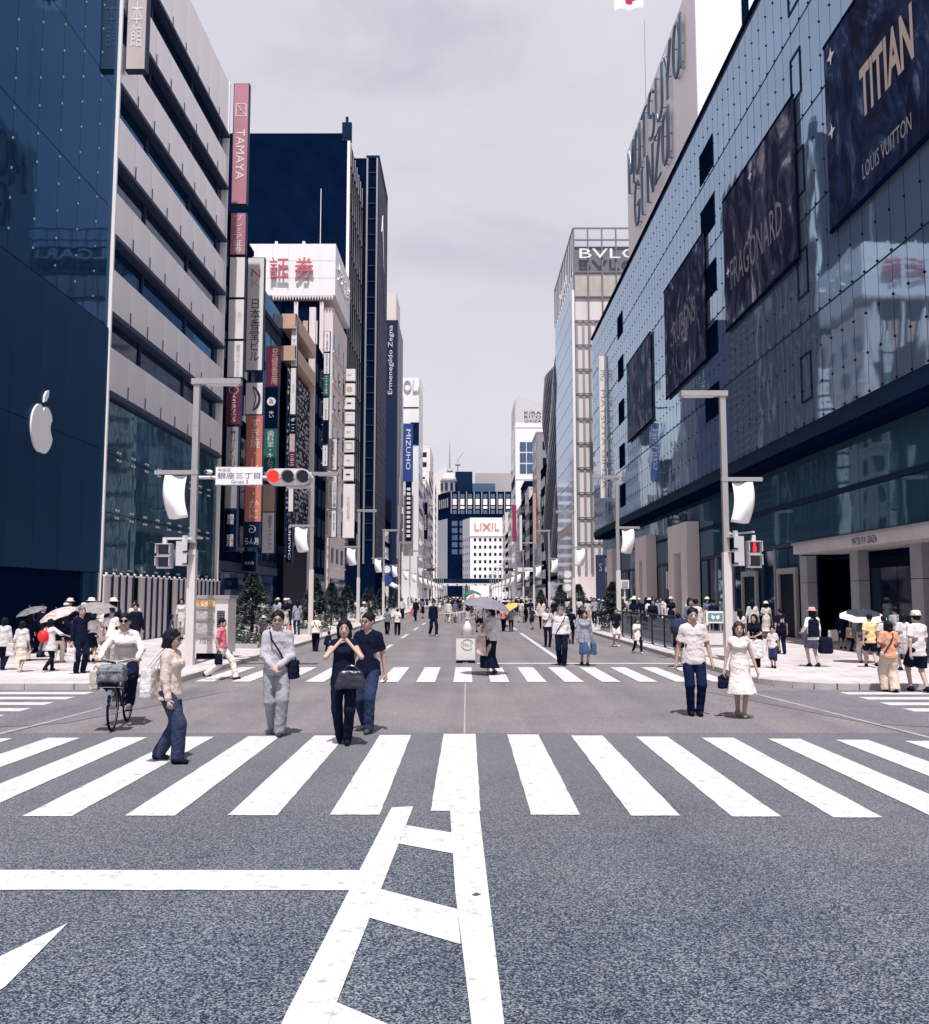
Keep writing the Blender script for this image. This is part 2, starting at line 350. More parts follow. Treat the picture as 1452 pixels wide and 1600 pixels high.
def pavement(sd):
    r = 1.6; pts = []
    y0 = 18.45
    for k in range(7):
        a = PI + (PI / 2) * 0 + k * (PI / 2) / 6
        pts.append((XK + r + r * math.cos(a), y0 + r + r * math.sin(a)))
    out = [(XK, 700)] + pts + [(60, y0), (60, 700)]
    out = [(sd * x, y) for x, y in out]
    if sd < 0: out = out[::-1]
    b = MB(); b.prism(out, -0.03, 0.11, 'z'); o = b.build('pavement', PAVE); tag(o, kind='structure')
    # granite kerb, stones of 1 m following the edge
    line = [(XK, y) for y in np.arange(72, y0 + r, -1.0)] + pts + [(x, y0) for x in np.arange(XK + r + 1, 22, 1.0)]
    stones = 0
    for (ax, ay), (bx, by) in zip(line[:-1], line[1:]):
        d = Vector((bx - ax, by - ay, 0)); L = d.length
        if L < 0.05: continue
        q = MB(); q.cbox((0, 0, 0), (L - 0.012, 0.16, 0.16))
        if stones == 0 or abs(L - 1.0) > 0.01: km = q.mesh('kerb_stone', KERB)
        if abs(L - 1.0) <= 0.01: kk = CUBES.setdefault('kerb1', km)
        else: kk = km
        an = math.atan2(sd * 0 + (by - ay), sd * (bx - ax))
        nx, ny = (by - ay) / L, -(bx - ax) / L
        mt = Matrix.Translation((sd * ((ax + bx) / 2), (ay + by) / 2, 0.045)) @ Matrix.Rotation(an, 4, 'Z')
        inst(kk, 'kerb_stone', o, mt); stones += 1
    b = MB(); b.box(sd * XK - 0.08, sd * XK + 0.08, 73, 650, -0.03, 0.125); k = b.build('kerb_run', KERB, o); k['kind'] = 'stuff'
    return o
PAV = {sd: pavement(sd) for sd in (-1, 1)}
b = MB(); b.box(6.6, 60, -40, 5.6, -0.03, 0.11); o = b.build('pavement', PAVE); tag(o, kind='structure')
b = MB(); b.box(-60, -6.6, -40, 5.6, -0.03, 0.11); o = b.build('pavement', PAVE); tag(o, kind='structure')

# ---- painted markings, each a sheet of its own lying on the asphalt
def mark(name, poly, z=0.0105): return sheet(name, poly, z, RPAINT, road)
def ragged(x0, x1, y0, y1, n=22, a=0.004):
    """A painted bar with slightly uneven edges."""
    p = [(x0 + (x1 - x0) * i / n, y0 + random.uniform(-a, a) * 1.6) for i in range(n + 1)]
    p += [(x1 + random.uniform(-a, a), y0 + (y1 - y0) * i / n) for i in range(1, n)]
    p += [(x1 - (x1 - x0) * i / n, y1 + random.uniform(-a, a)) for i in range(n + 1)]
    p += [(x0 + random.uniform(-a, a), y1 - (y1 - y0) * i / n) for i in range(1, n)]
    return p
mark('crosswalk_stripe', ragged(-0.315, 0.125, 8.12, 12.55))
for k in range(7):
    mark('crosswalk_stripe', ragged(0.56 + .862 * k, 0.985 + .862 * k, 7.98 - 0.03 * k, 12.5 - 0.09 * k))
    mark('crosswalk_stripe', ragged(-1.185 - .882 * k, -0.755 - .882 * k, 7.98 - 0.02 * k, 12.45 - 0.05 * k))
for k in range(-7, 8):
    x = -0.08 + 0.82 * k
    if abs(x) < 6.0: mark('crosswalk_stripe', ragged(x - .21, x + .21, 19.95 + 0.02 * abs(k), 24.1))
for sd in (-1, 1):
    for k in range(6):
        y = 13.25 + 0.85 * k; xs = sorted((sd * (7.35 + 0.0 * k), sd * 11.2)); mark('crosswalk_stripe', ragged(xs[0], xs[1], y, y + 0.42))
mark('stop_line', ragged(-6.3, -0.60, 5.98, 6.40, 24))
mark('stop_line', ragged(0.3, 6.2, 25.3, 25.62, 24), 0.009)
P_ = lambda *pts: [ong(*q) for q in pts]
mark('channel_line', P_((612, 1264), (446, 1590), (436, 1612), (510, 1612), (646, 1262)), 0.0125)
mark('channel_line', P_((703, 1262), (712, 1400), (722, 1480), (738, 1612), (789, 1612), (764, 1400), (748, 1262)), 0.0125)
mark('channel_bar', P_((628, 1290), (708, 1303), (711, 1336), (612, 1318)), 0.0090)
mark('channel_bar', P_((590, 1390), (715, 1423), (720, 1478), (566, 1433)), 0.0090)
mark('channel_bar', P_((510, 1562), (640, 1618), (640, 1680), (480, 1620)), 0.0090)
mark('direction_arrow', P_((106, 1445), (-70, 1532), (-100, 1612), (8, 1545)))
mark('lane_line', ragged(2.68, 2.84, 26.0, 46.0, 30, 0.004))
for k in range(26):
    y = 31 + 9.5 * k; mark('lane_dash', ragged(-2.98, -2.83, y, y + 4.2, 4, 0.003))
    if k > 1: mark('lane_dash', ragged(2.72, 2.86, y, y + 4.2, 4, 0.003))
# thin drifts of old paint and a seam of the resurfaced lane
seam = M('tar_seam', (0.30, 0.27, 0.26), 0.8, var=0.2)
for pts in (((1180, 1084), (1250, 1101), (1452, 1152), (1452, 1154.5), (1250, 1103), (1180, 1085.5)),
            ((0, 1146), (80, 1127), (160, 1106), (160, 1107.5), (80, 1129), (0, 1149)),):
    sheet('road_seam', P_(*pts), 0.0100, seam, road)
sheet('road_seam', [(-0.04, 12.6), (-0.015, 12.6), (-0.015, 19.9), (-0.04, 19.9)], 0.0045, seam, road)
# ================================================================== buildings, left side of the street
XL = -13.5
def grid_x(par, X, sgn, ys, zs, name, mat, t=0.06, gy=0.03, gz=0.03, skip=None):
    """Panels on a wall that faces +x (sgn 1) or -x (sgn -1)."""
    out = []
    for i in range(len(ys) - 1):
        for j in range(len(zs) - 1):
            if skip and skip(i, j): continue
            x0, x1 = sorted((X, X + sgn * t))
            out.append(piece(name, x0, x1, ys[i] + gy / 2, ys[i + 1] - gy / 2, zs[j] + gz / 2, zs[j + 1] - gz / 2, mat, par))
    return out
def grid_y(par, Y, xs, zs, name, mat, t=0.06, gx=0.03, gz=0.03, skip=None):
    """Panels on a wall that faces the camera (-y)."""
    for i in range(len(xs) - 1):
        for j in range(len(zs) - 1):
            if skip and skip(i, j): continue
            piece(name, xs[i] + gx / 2, xs[i + 1] - gx / 2, Y - t, Y, zs[j] + gz / 2, zs[j + 1] - gz / 2, mat, par)
lin = lambda a, b, n: [a + (b - a) * i / n for i in range(n + 1)]
def core(par, x0, x1, y0, y1, h, mat, name='wall', z0=0.0):
    b = MB(); b.box(min(x0, x1), max(x0, x1), y0, y1, z0, h); return b.build(name, mat, par)

# ---- flagship shop of steel and dark glass, nearest on the left
STEEL = M('brushed_steel', (0.026, 0.066, 0.124), 0.42, 0.75, var=0.10, scale=0.5); STEEL.node_tree.nodes['Principled BSDF'].inputs['Specular Tint'].default_value = (.24, .5, .8, 1)
t = thing('steel_clad_shop', 'nearest left building with blue steel panels below and dark glass above', 'building', (XL - 6, 28, 0))
core(t, XL - .12, XL - 16, 22.5, 32.95, 31.0, NAVY)
ysA = [22.5, 24.0, 25.5, 27.0, 28.5, 30.0, 31.5, 32.9]
APG = glass('deep_blue_glass', (0.019, 0.060, 0.122), 0.70, 0.03, 0.06, tint=(.28, .55, .85))
grid_x(t, XL - .12, 1, ysA, [12.0, 16.6, 21.3, 26.0, 30.9], 'glass_panel', APG, 0.10, 0.02, 0.03)
grid_x(t, XL - .12, 1, lin(22.5, 32.9, 6), [2.75, 7.3, 11.95], 'steel_panel', STEEL, 0.16, 0.012, 0.02)
b = MB()
for y in ysA[1:-1]:
    for z in np.arange(12.7, 30.5, 0.93): b.box(XL - .02, XL + .015, y - .022, y + .022, z - .035, z + .035)
b.build('glass_fixing', GREY, t)['kind'] = 'stuff'
core(t, XL - .9, XL - 2, 22.6, 32.8, 2.72, BLACK, 'entrance_recess')
for y in (23.6, 25.6, 27.6, 29.6): piece('door_pane', XL - .6, XL - .55, y + .05, y + 1.9, .12, 2.6, GLD, t)
for y in (23.5, 25.55, 27.55, 29.55, 31.55): piece('door_post', XL - .62, XL - .5, y - .04, y + .04, .11, 2.72, STEEL, t)
piece('corner_pier', XL - .9, XL - .02, 31.65, 32.9, .11, 2.72, STEEL, t)
# white fruit-shaped emblem with a leaf, on the steel
ey, ez = onx(62, 668, XL)
ol = []
for k in range(40):
    a = PI / 2 + 2 * PI * k / 40
    r = 0.80 * (1 - 0.16 * math.exp(-((a - PI / 2) % (2 * PI) / .28) ** 2) - 0.16 * math.exp(-(((PI / 2 - a) % (2 * PI)) / .28) ** 2) - 0.07 * math.exp(-((a - 3 * PI / 2) / .22) ** 2))
    y, z = r * .92 * math.cos(a), r * math.sin(a) * (0.98 if math.sin(a) > 0 else 1.06)
    if y > 0:
        d = math.hypot(y - .88, z - .1)
        if d < .36: y = .88 - math.sqrt(max(.36 ** 2 - (z - .1) ** 2, 0))
    ol.append((ey + y, ez + z))
LOGOW = M('emblem_white', (0.80, 0.79, 0.80), 0.3, var=0.02)
b = MB(); b.prism(ol, XL + .045, XL + .10, 'x')
b.prism([(ey + .02, ez + .82), (ey + .04, ez + 1.02), (ey + .17, ez + 1.2), (ey + .33, ez + 1.27), (ey + .31, ez + 1.07), (ey + .19, ez + .89)], XL + .045, XL + .10, 'x')
b.build('emblem', LOGOW, t)

# ---- banded office building
t = thing('banded_office', 'pale banded office block with ribbon windows and a teal glass base', 'building', (XL - 6, 41.5, 0))
core(t, XL - .35, XL - 16, 33.0, 48.5, 30.9, NAVY2)
ysB = lin(33.05, 48.45, 8)
F0, FH = 9.55, 3.05
BAND = M('band_stone', (0.93, 0.875, 0.865), 0.42, 0.65, var=0.04, streak=0.07, scale=0.5)
for f in range(7):
    z = F0 + f * FH; top = z + 1.75 if f < 6 else 30.95
    for i in range(8):
        p = piece('spandrel_panel', XL - .3, XL + .0, ysB[i] + .012, ysB[i + 1] - .012, z, top, BAND, t)
    for i in range(8):
        piece('spandrel_trim', XL - .0, XL + .035, ysB[i] + .10, ysB[i + 1] - .10, z + .02, z + .10, DGREY, t)
        piece('spandrel_trim', XL - .0, XL + .02, ysB[i] + .10, ysB[i] + .15, z + .10, z + .62, DGREY, t)
    b = MB(); b.box(XL - .3, XL + .12, 33.02, 48.48, z - .16, z - .005); b.build('window_hood', DGREY, t)
    if f < 6:
        grid_x(t, XL - .345, 1, ysB, [z + 1.76, z + 2.9], 'window_pane', APG if f % 2 else GLD, 0.06, 0.03)
        for y in (ysB[2], ysB[5], 47.6): piece('window_mullion', XL - .3, XL - .2, y - .05, y + .05, z + 1.76, z + 2.88, DGREY, t)
piece('edge_pier', XL - .4, XL + .10, 32.93, 33.03, 0.1, 31.0, WHITE, t); piece('edge_pier', XL - .4, XL + .06, 48.47, 48.62, 0.1, 31.0, WHITE, t)
TEAL = glass('teal_glass', (0.022, 0.085, 0.125), 0.5, 0.03, 0.14, 0.9)
ysG = lin(33.1, 48.4, 10)
grid_x(t, XL - .34, 1, ysG, [2.75, 5.05, 7.3, 9.38], 'glass_panel', TEAL, 0.24, 0.025, 0.03)
b = MB()
for y in ysG[1:-1]:
    for z in (2.9, 4.9, 5.2, 7.15, 7.45):
        b.box(XL - .1, XL - .05, y - .16, y - .10, z - .04, z + .04); b.box(XL - .1, XL - .05, y + .10, y + .16, z - .04, z + .04)
b.build('glass_fixing', WHITE, t)['kind'] = 'stuff'
piece('shop_recess', XL - .34, XL - .2, 33.1, 48.4, .11, 2.74, BLACK, t)
# site hoarding in front of it
t = thing('site_hoarding', 'pale ribbed hoarding panels along the foot of the banded block', 'fence', (XL + .35, 39, .11))
HOARD = M('hoarding_panel', (0.60, 0.54, 0.53), 0.55, var=0.10, streak=0.10, scale=0.9)
y = 32.6; k = 0
while y < 47.8:
    gap = k in (4, 10)
    if not gap:
        piece('panel', XL + .30, XL + .36, y, y + .60, .14, 2.62, HOARD, t)
        piece('post', XL + .27, XL + .42, y + .60, y + .70, .11, 2.70, NAVY2, t)
    else: piece('gate_panel', XL + .1, XL + .14, y, y + .66, .12, 2.6, NAVY2, t)
    y += .70; k += 1
b = MB(); b.box(XL + .28, XL + .40, 32.6, 47.8, 2.62, 2.68); b.build('top_rail', WHITE, t)
b = MB()
for y in np.arange(32.8, 47.6, .7): b.box(XL + .31, XL + .37, y - .06, y + .06, 2.68, 2.76)
b.build('lamp_clip', WHITE, t)['kind'] = 'stuff'

# ---- narrow fronts beyond
def plain(name, label, x, y0, y1, h, mat, back=14, wmat=None, floors=0, bays=0, front_bays=0, z0=4.0, frac=(.62, .6), base=True, winname='window', proud=.05):
    sd = 1 if x < 0 else -1
    t = thing(name, label, 'building', (x - sd * back / 2, (y0 + y1) / 2, 0))
    core(t, x, x - sd * back, y0, y1, h, mat)
    if floors and bays:
        fh = (h - z0 - .8) / floors
        for f in range(floors):
            for i in range(bays):
                bw = (y1 - y0) / bays; yc = y0 + bw * (i + .5); zc = z0 + fh * (f + .5)
                xs = sorted((x - sd * .05, x + sd * proud))
                piece(winname, xs[0], xs[1], yc - bw * frac[0] / 2, yc + bw * frac[0] / 2, zc - fh * frac[1] / 2, zc + fh * frac[1] / 2, wmat or GLD, t)
            for i in range(front_bays):
                bw = back / front_bays * .96; xc = x - sd * (bw * (i + .5)); zc = z0 + fh * (f + .5)
                piece(winname, xc - bw * frac[0] / 2, xc + bw * frac[0] / 2, y0 - proud, y0 + .05, zc - fh * frac[1] / 2, zc + fh * frac[1] / 2, wmat or GLD, t)
    if base:
        xs = sorted((x - sd * .05, x + sd * .06)); piece('shopfront', xs[0], xs[1], y0 + .4, y1 - .4, .12, 3.3, GLD, t)
        piece('fascia', xs[0] - .04, xs[1] + .04, y0 + .2, y1 - .2, 3.35, 3.9, DGREY, t)
    b = MB(); b.box(min(x - sd * back, x + sd * .1), max(x - sd * back, x + sd * .1), y0 - .05, y1 + .02, h, h + .35); b.build('parapet', mat, t)
    return t
t = plain('narrow_building', 'narrow blue black building behind the pink topped sign stack', XL - .5, 48.8, 56.8, 24.0, NAVY, 12, GLD, 7, 3, 0)
t = plain('narrow_building', 'glass fronted building behind the sign with large black characters', XL - .5, 56.9, 66.2, 21.3, NAVY2, 12, APG, 6, 5, 0, frac=(.86, .78))
b = MB(); b.box(XL - 8, XL - .4, 56.9, 66.2, 21.66, 22.9); b.build('roof_rail_screen', APG, t)
# balconies + pierced metal screen
t = thing('screen_fronted_building', 'building with beige balconies above a pierced pale metal screen', 'building', (XL - 6, 71.5, 0))
core(t, XL - .6, XL - 13, 66.3, 76.2, 24.0, NAVY)
for z in (19.9, 22.4):
    b = MB(); b.box(XL - .7, XL + .5, 66.8, 75.6, z - .15, z); b.box(XL + .44, XL + .5, 66.8, 75.6, z, z + 1.0); b.box(XL - .6, XL + .5, 66.8, 66.86, z, z + 1.0)
    bb = b.build('balcony', TAN, t)
core(t, XL - .05, XL - .6, 66.4, 76.1, 5.6, BLACK, 'shop_base')
b = MB(); random.seed(5)
SCR = M('pierced_screen', (0.50, 0.48, 0.50), 0.5, 0.3, var=0.1)
for y in np.arange(66.6, 75.9, .42):
    for z in np.arange(5.9, 19.2, .42):
        if random.random() < .62:
            a = random.uniform(-.5, .5)
            b.cbox((XL + .05, y + random.uniform(-.1, .1), z + random.uniform(-.1, .1)), (.05, random.uniform(.12, .38), random.uniform(.10, .3)))
b.build('screen_piercing', SCR, t)['kind'] = 'stuff'
piece('screen_backing', XL - .08, XL, 66.5, 76.0, 5.7, 19.4, NAVY2, t)
piece('side_column', XL - .2, XL + .35, 76.2, 76.6, .1, 27.0, PALE, t)
t = plain('narrow_building', 'dark building set back between the pierced screen and the broker block', XL - .3, 76.7, 87.2, 24.5, NAVY, 12, NAVY2, 7, 4, 0)
# securities broker with its white roof billboard
t = thing('broker_block', 'pinkish building carrying a white roof box with red characters', 'building', (XL - 6, 90.5, 0))
PKW = M('pinkish_render', (0.74, 0.65, 0.64), 0.75, var=0.05, streak=0.08, scale=0.4, bump=0.1)
core(t, XL, XL - 12, 88.4, 99.3, 31.0, PKW); piece('dark_front', XL - 11.8, XL - .9, 88.3, 88.42, 20, 31.6, NAVY, t)
for k in range(4): piece('front_column', XL - 1.3 - 2.6 * k, XL - .9 - 2.6 * k, 88.1, 88.29, 20, 31.5, PKW, t)
for k in range(9): piece('front_louvre', XL - 9.6 + .95 * k, XL - 9.1 + .95 * k, 88.0, 88.1, 26.5, 29.5, TAN if k % 2 else PALE, t)
for f in range(8):
    z = 5.2 + 3.1 * f
    for i in range(3): piece('window', XL - .02, XL + .05, 89.3 + 3.4 * i, 90.7 + 3.4 * i, z, z + 1.5, GLD, t)
    piece('ledge', XL - .02, XL + .16, 88.5, 99.2, z - .5, z - .36, PKW, t)
piece('shopfront', XL - .05, XL + .1, 88.8, 98.8, .12, 3.6, GLD, t)
x0, zt = ony(378, 381, 88.0); x1, zb = ony(516, 462, 88.0); _, zb2 = ony(537, 482, 98)
bx = core(t, x0, XL + .25, 88.0, 99.2, zt, WHITE, 'roof_billboard', zb)
grid_y(bx, 88.0, lin(x0, XL + .25, 6), lin(zb + .02, zt, 3), 'billboard_panel', WHITE, .06, .05, .05)
b = MB(); n = 22
for k in range(n):
    xa = x0 + 3.2 + (XL + .1 - x0 - 3.2) * k / n; w = (XL + .1 - x0 - 3.2) / n
    b.prism([(xa, zb), (xa + w, zb), (xa + w / 2, zb - .5)], 87.9, 88.1, 'y')
b.build('corrugated_edge', PALE, t)
xa, za = ony(437, 420, 87.9); xb, _ = ony(476, 420, 87.9); ww = 40 / 1400 * 88
text('証', REDINK, t, (xa, 87.72, za), 1.9, 2.2, thick=.16); text('券', REDINK, t, (xb, 87.72, za), 1.9, 2.2, thick=.16)
for k, chs in enumerate('大和証券'):
    text(chs, WHITE, t, (XL + .27, 90.2 + 2.4 * k, zt - 2.4), 1.9, 2.0, face='+x', thick=.15)
b = MB()
for dx in (3.3, 6.1): b.box(x0 + dx, x0 + dx + .25, 88.3, 88.6, zt, zt + .4)
b.tube([(x0 + 7.9, 88.4, zt), (x0 + 7.9, 88.4, zt + 6)], .04, 5); b.build('roof_light', WHITE, t)

# ---- tall black tower with vertical fins
t = thing('finned_tower', 'tall blue black tower with pale vertical fins and a blank front', 'building', (XL - 7, 107, 0))
zt = ony(460, 208, 100.0)[1]
core(t, XL - .3, XL - 16, 100.0, 115.0, zt, NAVY)
b = MB(); b.box(XL - 1.0, XL + .1, 99.9, 100.4, zt - 1.0, zt + 1.3); b.box(XL - .6, XL - .3, 99.95, 100.2, zt + 1.3, zt + 2.0); b.build('corner_cap', NAVY2, t)
FIN = M('pale_fin', (0.42, 0.42, 0.46), 0.4, 0.4, var=0.05)
for k in range(8): piece('fin', XL - .30, XL - .22, 100.6 + 1.9 * k, 100.78 + 1.9 * k, 11.0, zt - .1, FIN, t)
for z in np.arange(11.0, zt - 2, 5.2): piece('floor_line', XL - .32, XL - .2, 100.2, 114.9, z, z + .12, DGREY, t)
for k in range(7): piece('shop_window', XL - .32, XL - .2, 100.6 + 2.05 * k, 102.4 + 2.05 * k, .12, 9.6, GLD, t)
piece('front_edge', XL - .35, XL - .02, 99.86, 99.99, 33.0, zt - 1.0, WHITE, t)

# ---- latticed tower behind it
t = thing('latticed_tower', 'second blue black tower with a woven street face, just behind the finned one', 'building', (XL - 5, 121, 0))
zt = ony(575, 247, 115.6)[1]; XT = ony(588, 700, 115.6)[0]
core(t, XT, XL - 14, 115.6, 128.5, zt, NAVY)
for z in np.arange(9.0, zt - .5, 2.15):
    piece('louvre', XL + .15, XT - .35, 115.5, 115.62, z, z + .12, DGREY, t)
for x in (XL + .1, XT - .3): piece('upright', x, x + .22, 115.42, 115.62, 6.0, zt - .05, GREY, t)
b = MB()
LAT = M('lattice_metal', (0.045, 0.058, 0.10), 0.5, 0.0, var=0.15)
for z in np.arange(7, zt - 1.2, 1.05):
    b.add([(XT + .05, 115.7, z), (XT + .05, 128.4, z - 2.5 * 0), (XT + .07, 128.4, z + .30), (XT + .07, 115.7, z + .30)], [(0, 1, 2, 3)])
for y in np.arange(115.7, 128.3, .62): b.box(XT + .03, XT + .09, y, y + .10, 7, zt - .2)
b.build('lattice', LAT, t)['kind'] = 'stuff'
b = MB(); b.box(XL + .05, XT + .1, 115.5, 128.5, zt, zt + .35); b.build('parapet', NAVY2, t)
e = MB(); e.prism([(118.5, zt - 9), (119.7, zt - 6.2), (120.9, zt - 9.2), (121.7, zt - 12.4), (122.6, zt - 13.4), (121.3, zt - 12.6), (120.2, zt - 9.9), (119.4, zt - 8.3)], XT + .16, XT + .24, 'x'); e.build('emblem', WHITE, t)
# low glassy podium with awning between tower and next fronts
t = plain('awning_shop', 'low blue black shop with white framed windows and a pale awning', XL + 1.4, 128.9, 142.0, 13.0, NAVY, 10, GLD, 3, 4, 1, z0=4.4, frac=(.8, .7))
b = MB(); b.prism([(XL + 1.4, 4.3), (XL + 3.2, 3.3), (XL + 3.2, 3.0), (XL + 1.4, 3.9)], 129.5, 141, 'y'); b.build('awning', WHITE, t)
# ---- fashion house: navy block with a vertical name
t = thing('navy_fashion_house', 'navy block with long white vertical lettering under a cream roof box', 'building', (XL - 4, 158, 0))
ZB = 146.0; x0, zt = ony(600, 500, ZB); x1, _ = ony(622, 500, ZB)
ZNAVY = M('navy_front', (0.006, 0.014, 0.062), 0.4, var=0.1)
core(t, XL - 12, x1, ZB, ZB + 12, zt, ZNAVY)
core(t, XL - 12, x1 - .35, ZB + .6, ZB + 9, ony(612, 455, ZB)[1], CREAM, 'roof_box', zt)
xm, zm = ony(611, 562, ZB); text('Ermenegildo Zegna', SIGNW, t, (xm, ZB - .06, zm), .95, 112 / 1400 * ZB, roll=90)
for k in range(6): piece('street_fin', x1, x1 + .25, ZB + .6 + k * 1.9, ZB + 1.0 + k * 1.9, 8 + 2 * k, 12 + 5.0 * k, FIN, t)
# ---- white cosmetics tower with blue bank sign
t = thing('white_corner_tower', 'white tower with pale grey roof letters beyond the navy block', 'building', (XL - 4, 192, 0))
ZB = 186.0; x0, zt = ony(625, 590, ZB); x1, _ = ony(655, 590, ZB); zc = ony(640, 636, ZB)[1]; zd = ony(640, 660, ZB)[1]; ze = ony(640, 695, ZB)[1]
core(t, XL - 9, x1, ZB, ZB + 17, zt, WHITE)
piece('shadow_gap', XL - 3, x1 - .05, ZB - .06, ZB - .01, zc - .25, zc, NAVY, t)
piece('corner_glass', x1 - 1.75, x1 + .05, ZB - .12, ZB + 3, ze, zd, GLD, t)
LG = M('pale_grey_letter', (0.50, 0.49, 0.51), 0.5, var=0.05)
text('POLA', LG, t, (ony(643, 602, ZB)[0], ZB - .1, ony(643, 603, ZB)[1]), 42 / 1400 * ZB, 20 / 1400 * ZB, thick=.2)
for k in range(9): piece('window', x1 - .02, x1 + .06, ZB + 1.2, ZB + 15.5, 6 + 3.4 * k, 7.4 + 3.4 * k, GLS, t)
# ---- the row that closes toward the bridge
rows = [(142.2, 146, 20, CREAM, 'cream'), (158.3, 165, 27, PALE, 'pale stone'), (165.2, 172, 31, CREAM, 'cream'), (172.2, 179, 24, GREY, 'grey'), (179.2, 185.6, 29, NAVY, 'blue black'),
        (203.4, 214, 31, WHITE, 'white'), (214.3, 226, 27, CREAM, 'cream'), (226.3, 240, 30, GREY, 'grey'), (240.4, 258, 33, PALE, 'pale stone'), (258.5, 276, 38, CREAM, 'tall cream'), (276.4, 300, 28, PALE, 'pale stone'), (300.4, 330, 52, CREAM, 'very tall cream')]
wh = ['after the awning shop', 'beyond the navy block', 'second beyond the navy block', 'third beyond the navy block', 'just before the white tower',
      'just beyond the white tower', 'second beyond the white tower', 'third beyond the white tower', 'fourth beyond the white tower', 'fifth beyond the white tower', 'last low one before the bridge on the left', 'closing the left row by the bridge']
for (y0, y1, h, m, c), wtx in zip(rows, wh):
    dx = 2.6 if 203 < y0 < 260 else (1.2 if y0 > 260 else 0)
    plain('street_building', f'{c} street building {wtx}', XL + dx, y0, y1, h, m, 12, GLD if m is not NAVY else NAVY2, max(4, int(h / 3.6)), 3, 2, proud=.04, frac=(.6, .5))
# ================================================================== buildings, right side of the street
XR = 13.3
zR = lambda px: XR * FPX / (px - 728.0)
t = thing('department_store', 'long glass clad department store filling the right side', 'building', (XR + 8, 59, 0))
STORE = t
MG = glass('store_glass', (0.265, 0.385, 0.515), 0.64, 0.03, 0.16, 0.55, tint=(.78, .9, 1))
HT = 28.9; YN, YF = 22.4, 93.0
core(t, XR + .15, XR + 26, YN, YF, HT - .1, NAVY2, 'wall', 8.1)
core(t, XR + 2.4, XR + 25, YN + 1.0, YF - .5, 8.2, NAVY, 'ground_floor_wall')
cols = list(np.arange(YN, YF + .01, (YF - YN) / 74)); lv = [8.55, 12.6, 16.7, 20.75, 24.8, HT]
extra = MB(); cnt = 0
for i in range(len(cols) - 1):
    for j in range(5):
        if i < 60: piece('glass_panel', XR, XR + .12, cols[i] + .012, cols[i + 1] - .012, lv[j] + .015, lv[j + 1] - .015, MG, t)
        else: extra.box(XR, XR + .12, cols[i] + .012, cols[i + 1] - .012, lv[j] + .015, lv[j + 1] - .015)
extra.build('glass_panel_run', MG, t)['kind'] = 'stuff'
b = MB()
for y in cols[1:-1]:
    for j in range(5):
        for fz in (0.02, .34, .67): 
            z = lv[j] + (lv[j + 1] - lv[j]) * fz; b.box(XR - .04, XR, y - .027, y + .027, z - .034, z + .034)
    for j in range(5): b.box(XR - .004, XR + .001, y - .007, y + .007, lv[j], lv[j + 1])
b.build('glass_fixing', NAVY, t)['kind'] = 'stuff'
for z in lv[1:-1]: piece('joint_rail', XR - .02, XR - .004, YN, YF, z - .02, z + .02, NAVY2, t)
piece('roof_coping', XR - .12, XR + .3, YN, YF, HT, HT + .18, NAVY, t)
piece('edge_fascia', XR - .05, XR + .3, YN, YF, 7.95, 8.5, NAVY2, t)
piece('soffit', XR + .02, XR + 2.5, YN, YF, 7.7, 7.95, NAVY, t)
for px0, px1, zc, hh, mm in [(1108, 1130, (25.9, 22.6, 19.0, 15.6, 12.3), 1.75, NAVY), (970, 978, (25.2, 21.4, 17.6, 13.8, 10.4), 1.9, NAVY)]:
    for z in zc: piece('dark_window', XR - .04, XR - .008, zR(px1), zR(px0), z - hh / 2, z + hh / 2, mm, t)
for y0 in (24.1, 34.4,):
    for z in (10.4, 14.6, 18.7, 22.8, 26.6):
        if y0 > 30 or z < 12:
            b = MB(); w, h = .55, .95
            for a0, a1, c0, c1 in ((-w, w, -h, -h + .09), (-w, w, h - .09, h), (-w, -w + .09, -h + .09, h - .09), (w - .09, w, -h + .09, h - .09)): b.box(XR - .035, XR - .007, y0 + a0, y0 + a1, z + c0, z + c1)
            b.build('access_frame', NAVY2, t)
# upper street-level glazing behind the overhang
XS = XR + .9
ysS = lin(YN + .5, YF, 46)
SG = glass('shop_glass', (0.055, 0.135, 0.20), 0.5, 0.03, 0.12, 0.7)
grid_x(t, XS, -1, ysS, [4.2, 5.75], 'shop_pane', SG, .06, .03, .03)
grid_x(t, XS, -1, lin(YN + .5, YF, 23), [5.95, 7.68], 'shop_pane', SG, .06, .03, .03)
piece('transom', XS - .12, XS + .05, YN + .5, YF, 5.75, 5.95, NAVY2, t)
piece('transom', XS - .10, XS + .05, YN + .5, YF, 4.02, 4.2, DGREY, t)
core(t, XS + .02, XS + .6, YN + 1.2, YF, 7.7, NAVY, 'backing_wall', 4.0)
# entrance with canopy
c0, c1 = 22.0, 34.0
b = MB(); b.box(XR - .9, XR + .95, c0, c1, 3.46, 3.82); cp = b.build('canopy', M('canopy_stone', (0.48, 0.45, 0.455), 0.6, var=0.08), t)
b = MB(); b.box(XR - .95, XR - .9, c0, c1 + .05, 3.80, 3.88); b.build('canopy_drip', GREY, cp)
yc, zc = onx(1350, 847, XR - .92); text('MATSUYA GINZA', INK, t, (XR - .915, yc, 3.63), 1.75, .22, face='-x')
PIL = M('pillar_stone', (0.26, 0.265, 0.295), 0.6, var=0.12, scale=1.5)
for ya, yb in ((35.2, 35.9), (30.6, 31.25), (26.3, 27.0), (22.45, 23.0)):
    b = MB(); b.box(XR + .05, XR + .42, ya, yb, .11, 2.4); b.box(XR + .05, XR + .42, ya, yb, 2.42, 3.46); b.build('pillar', PIL, t)
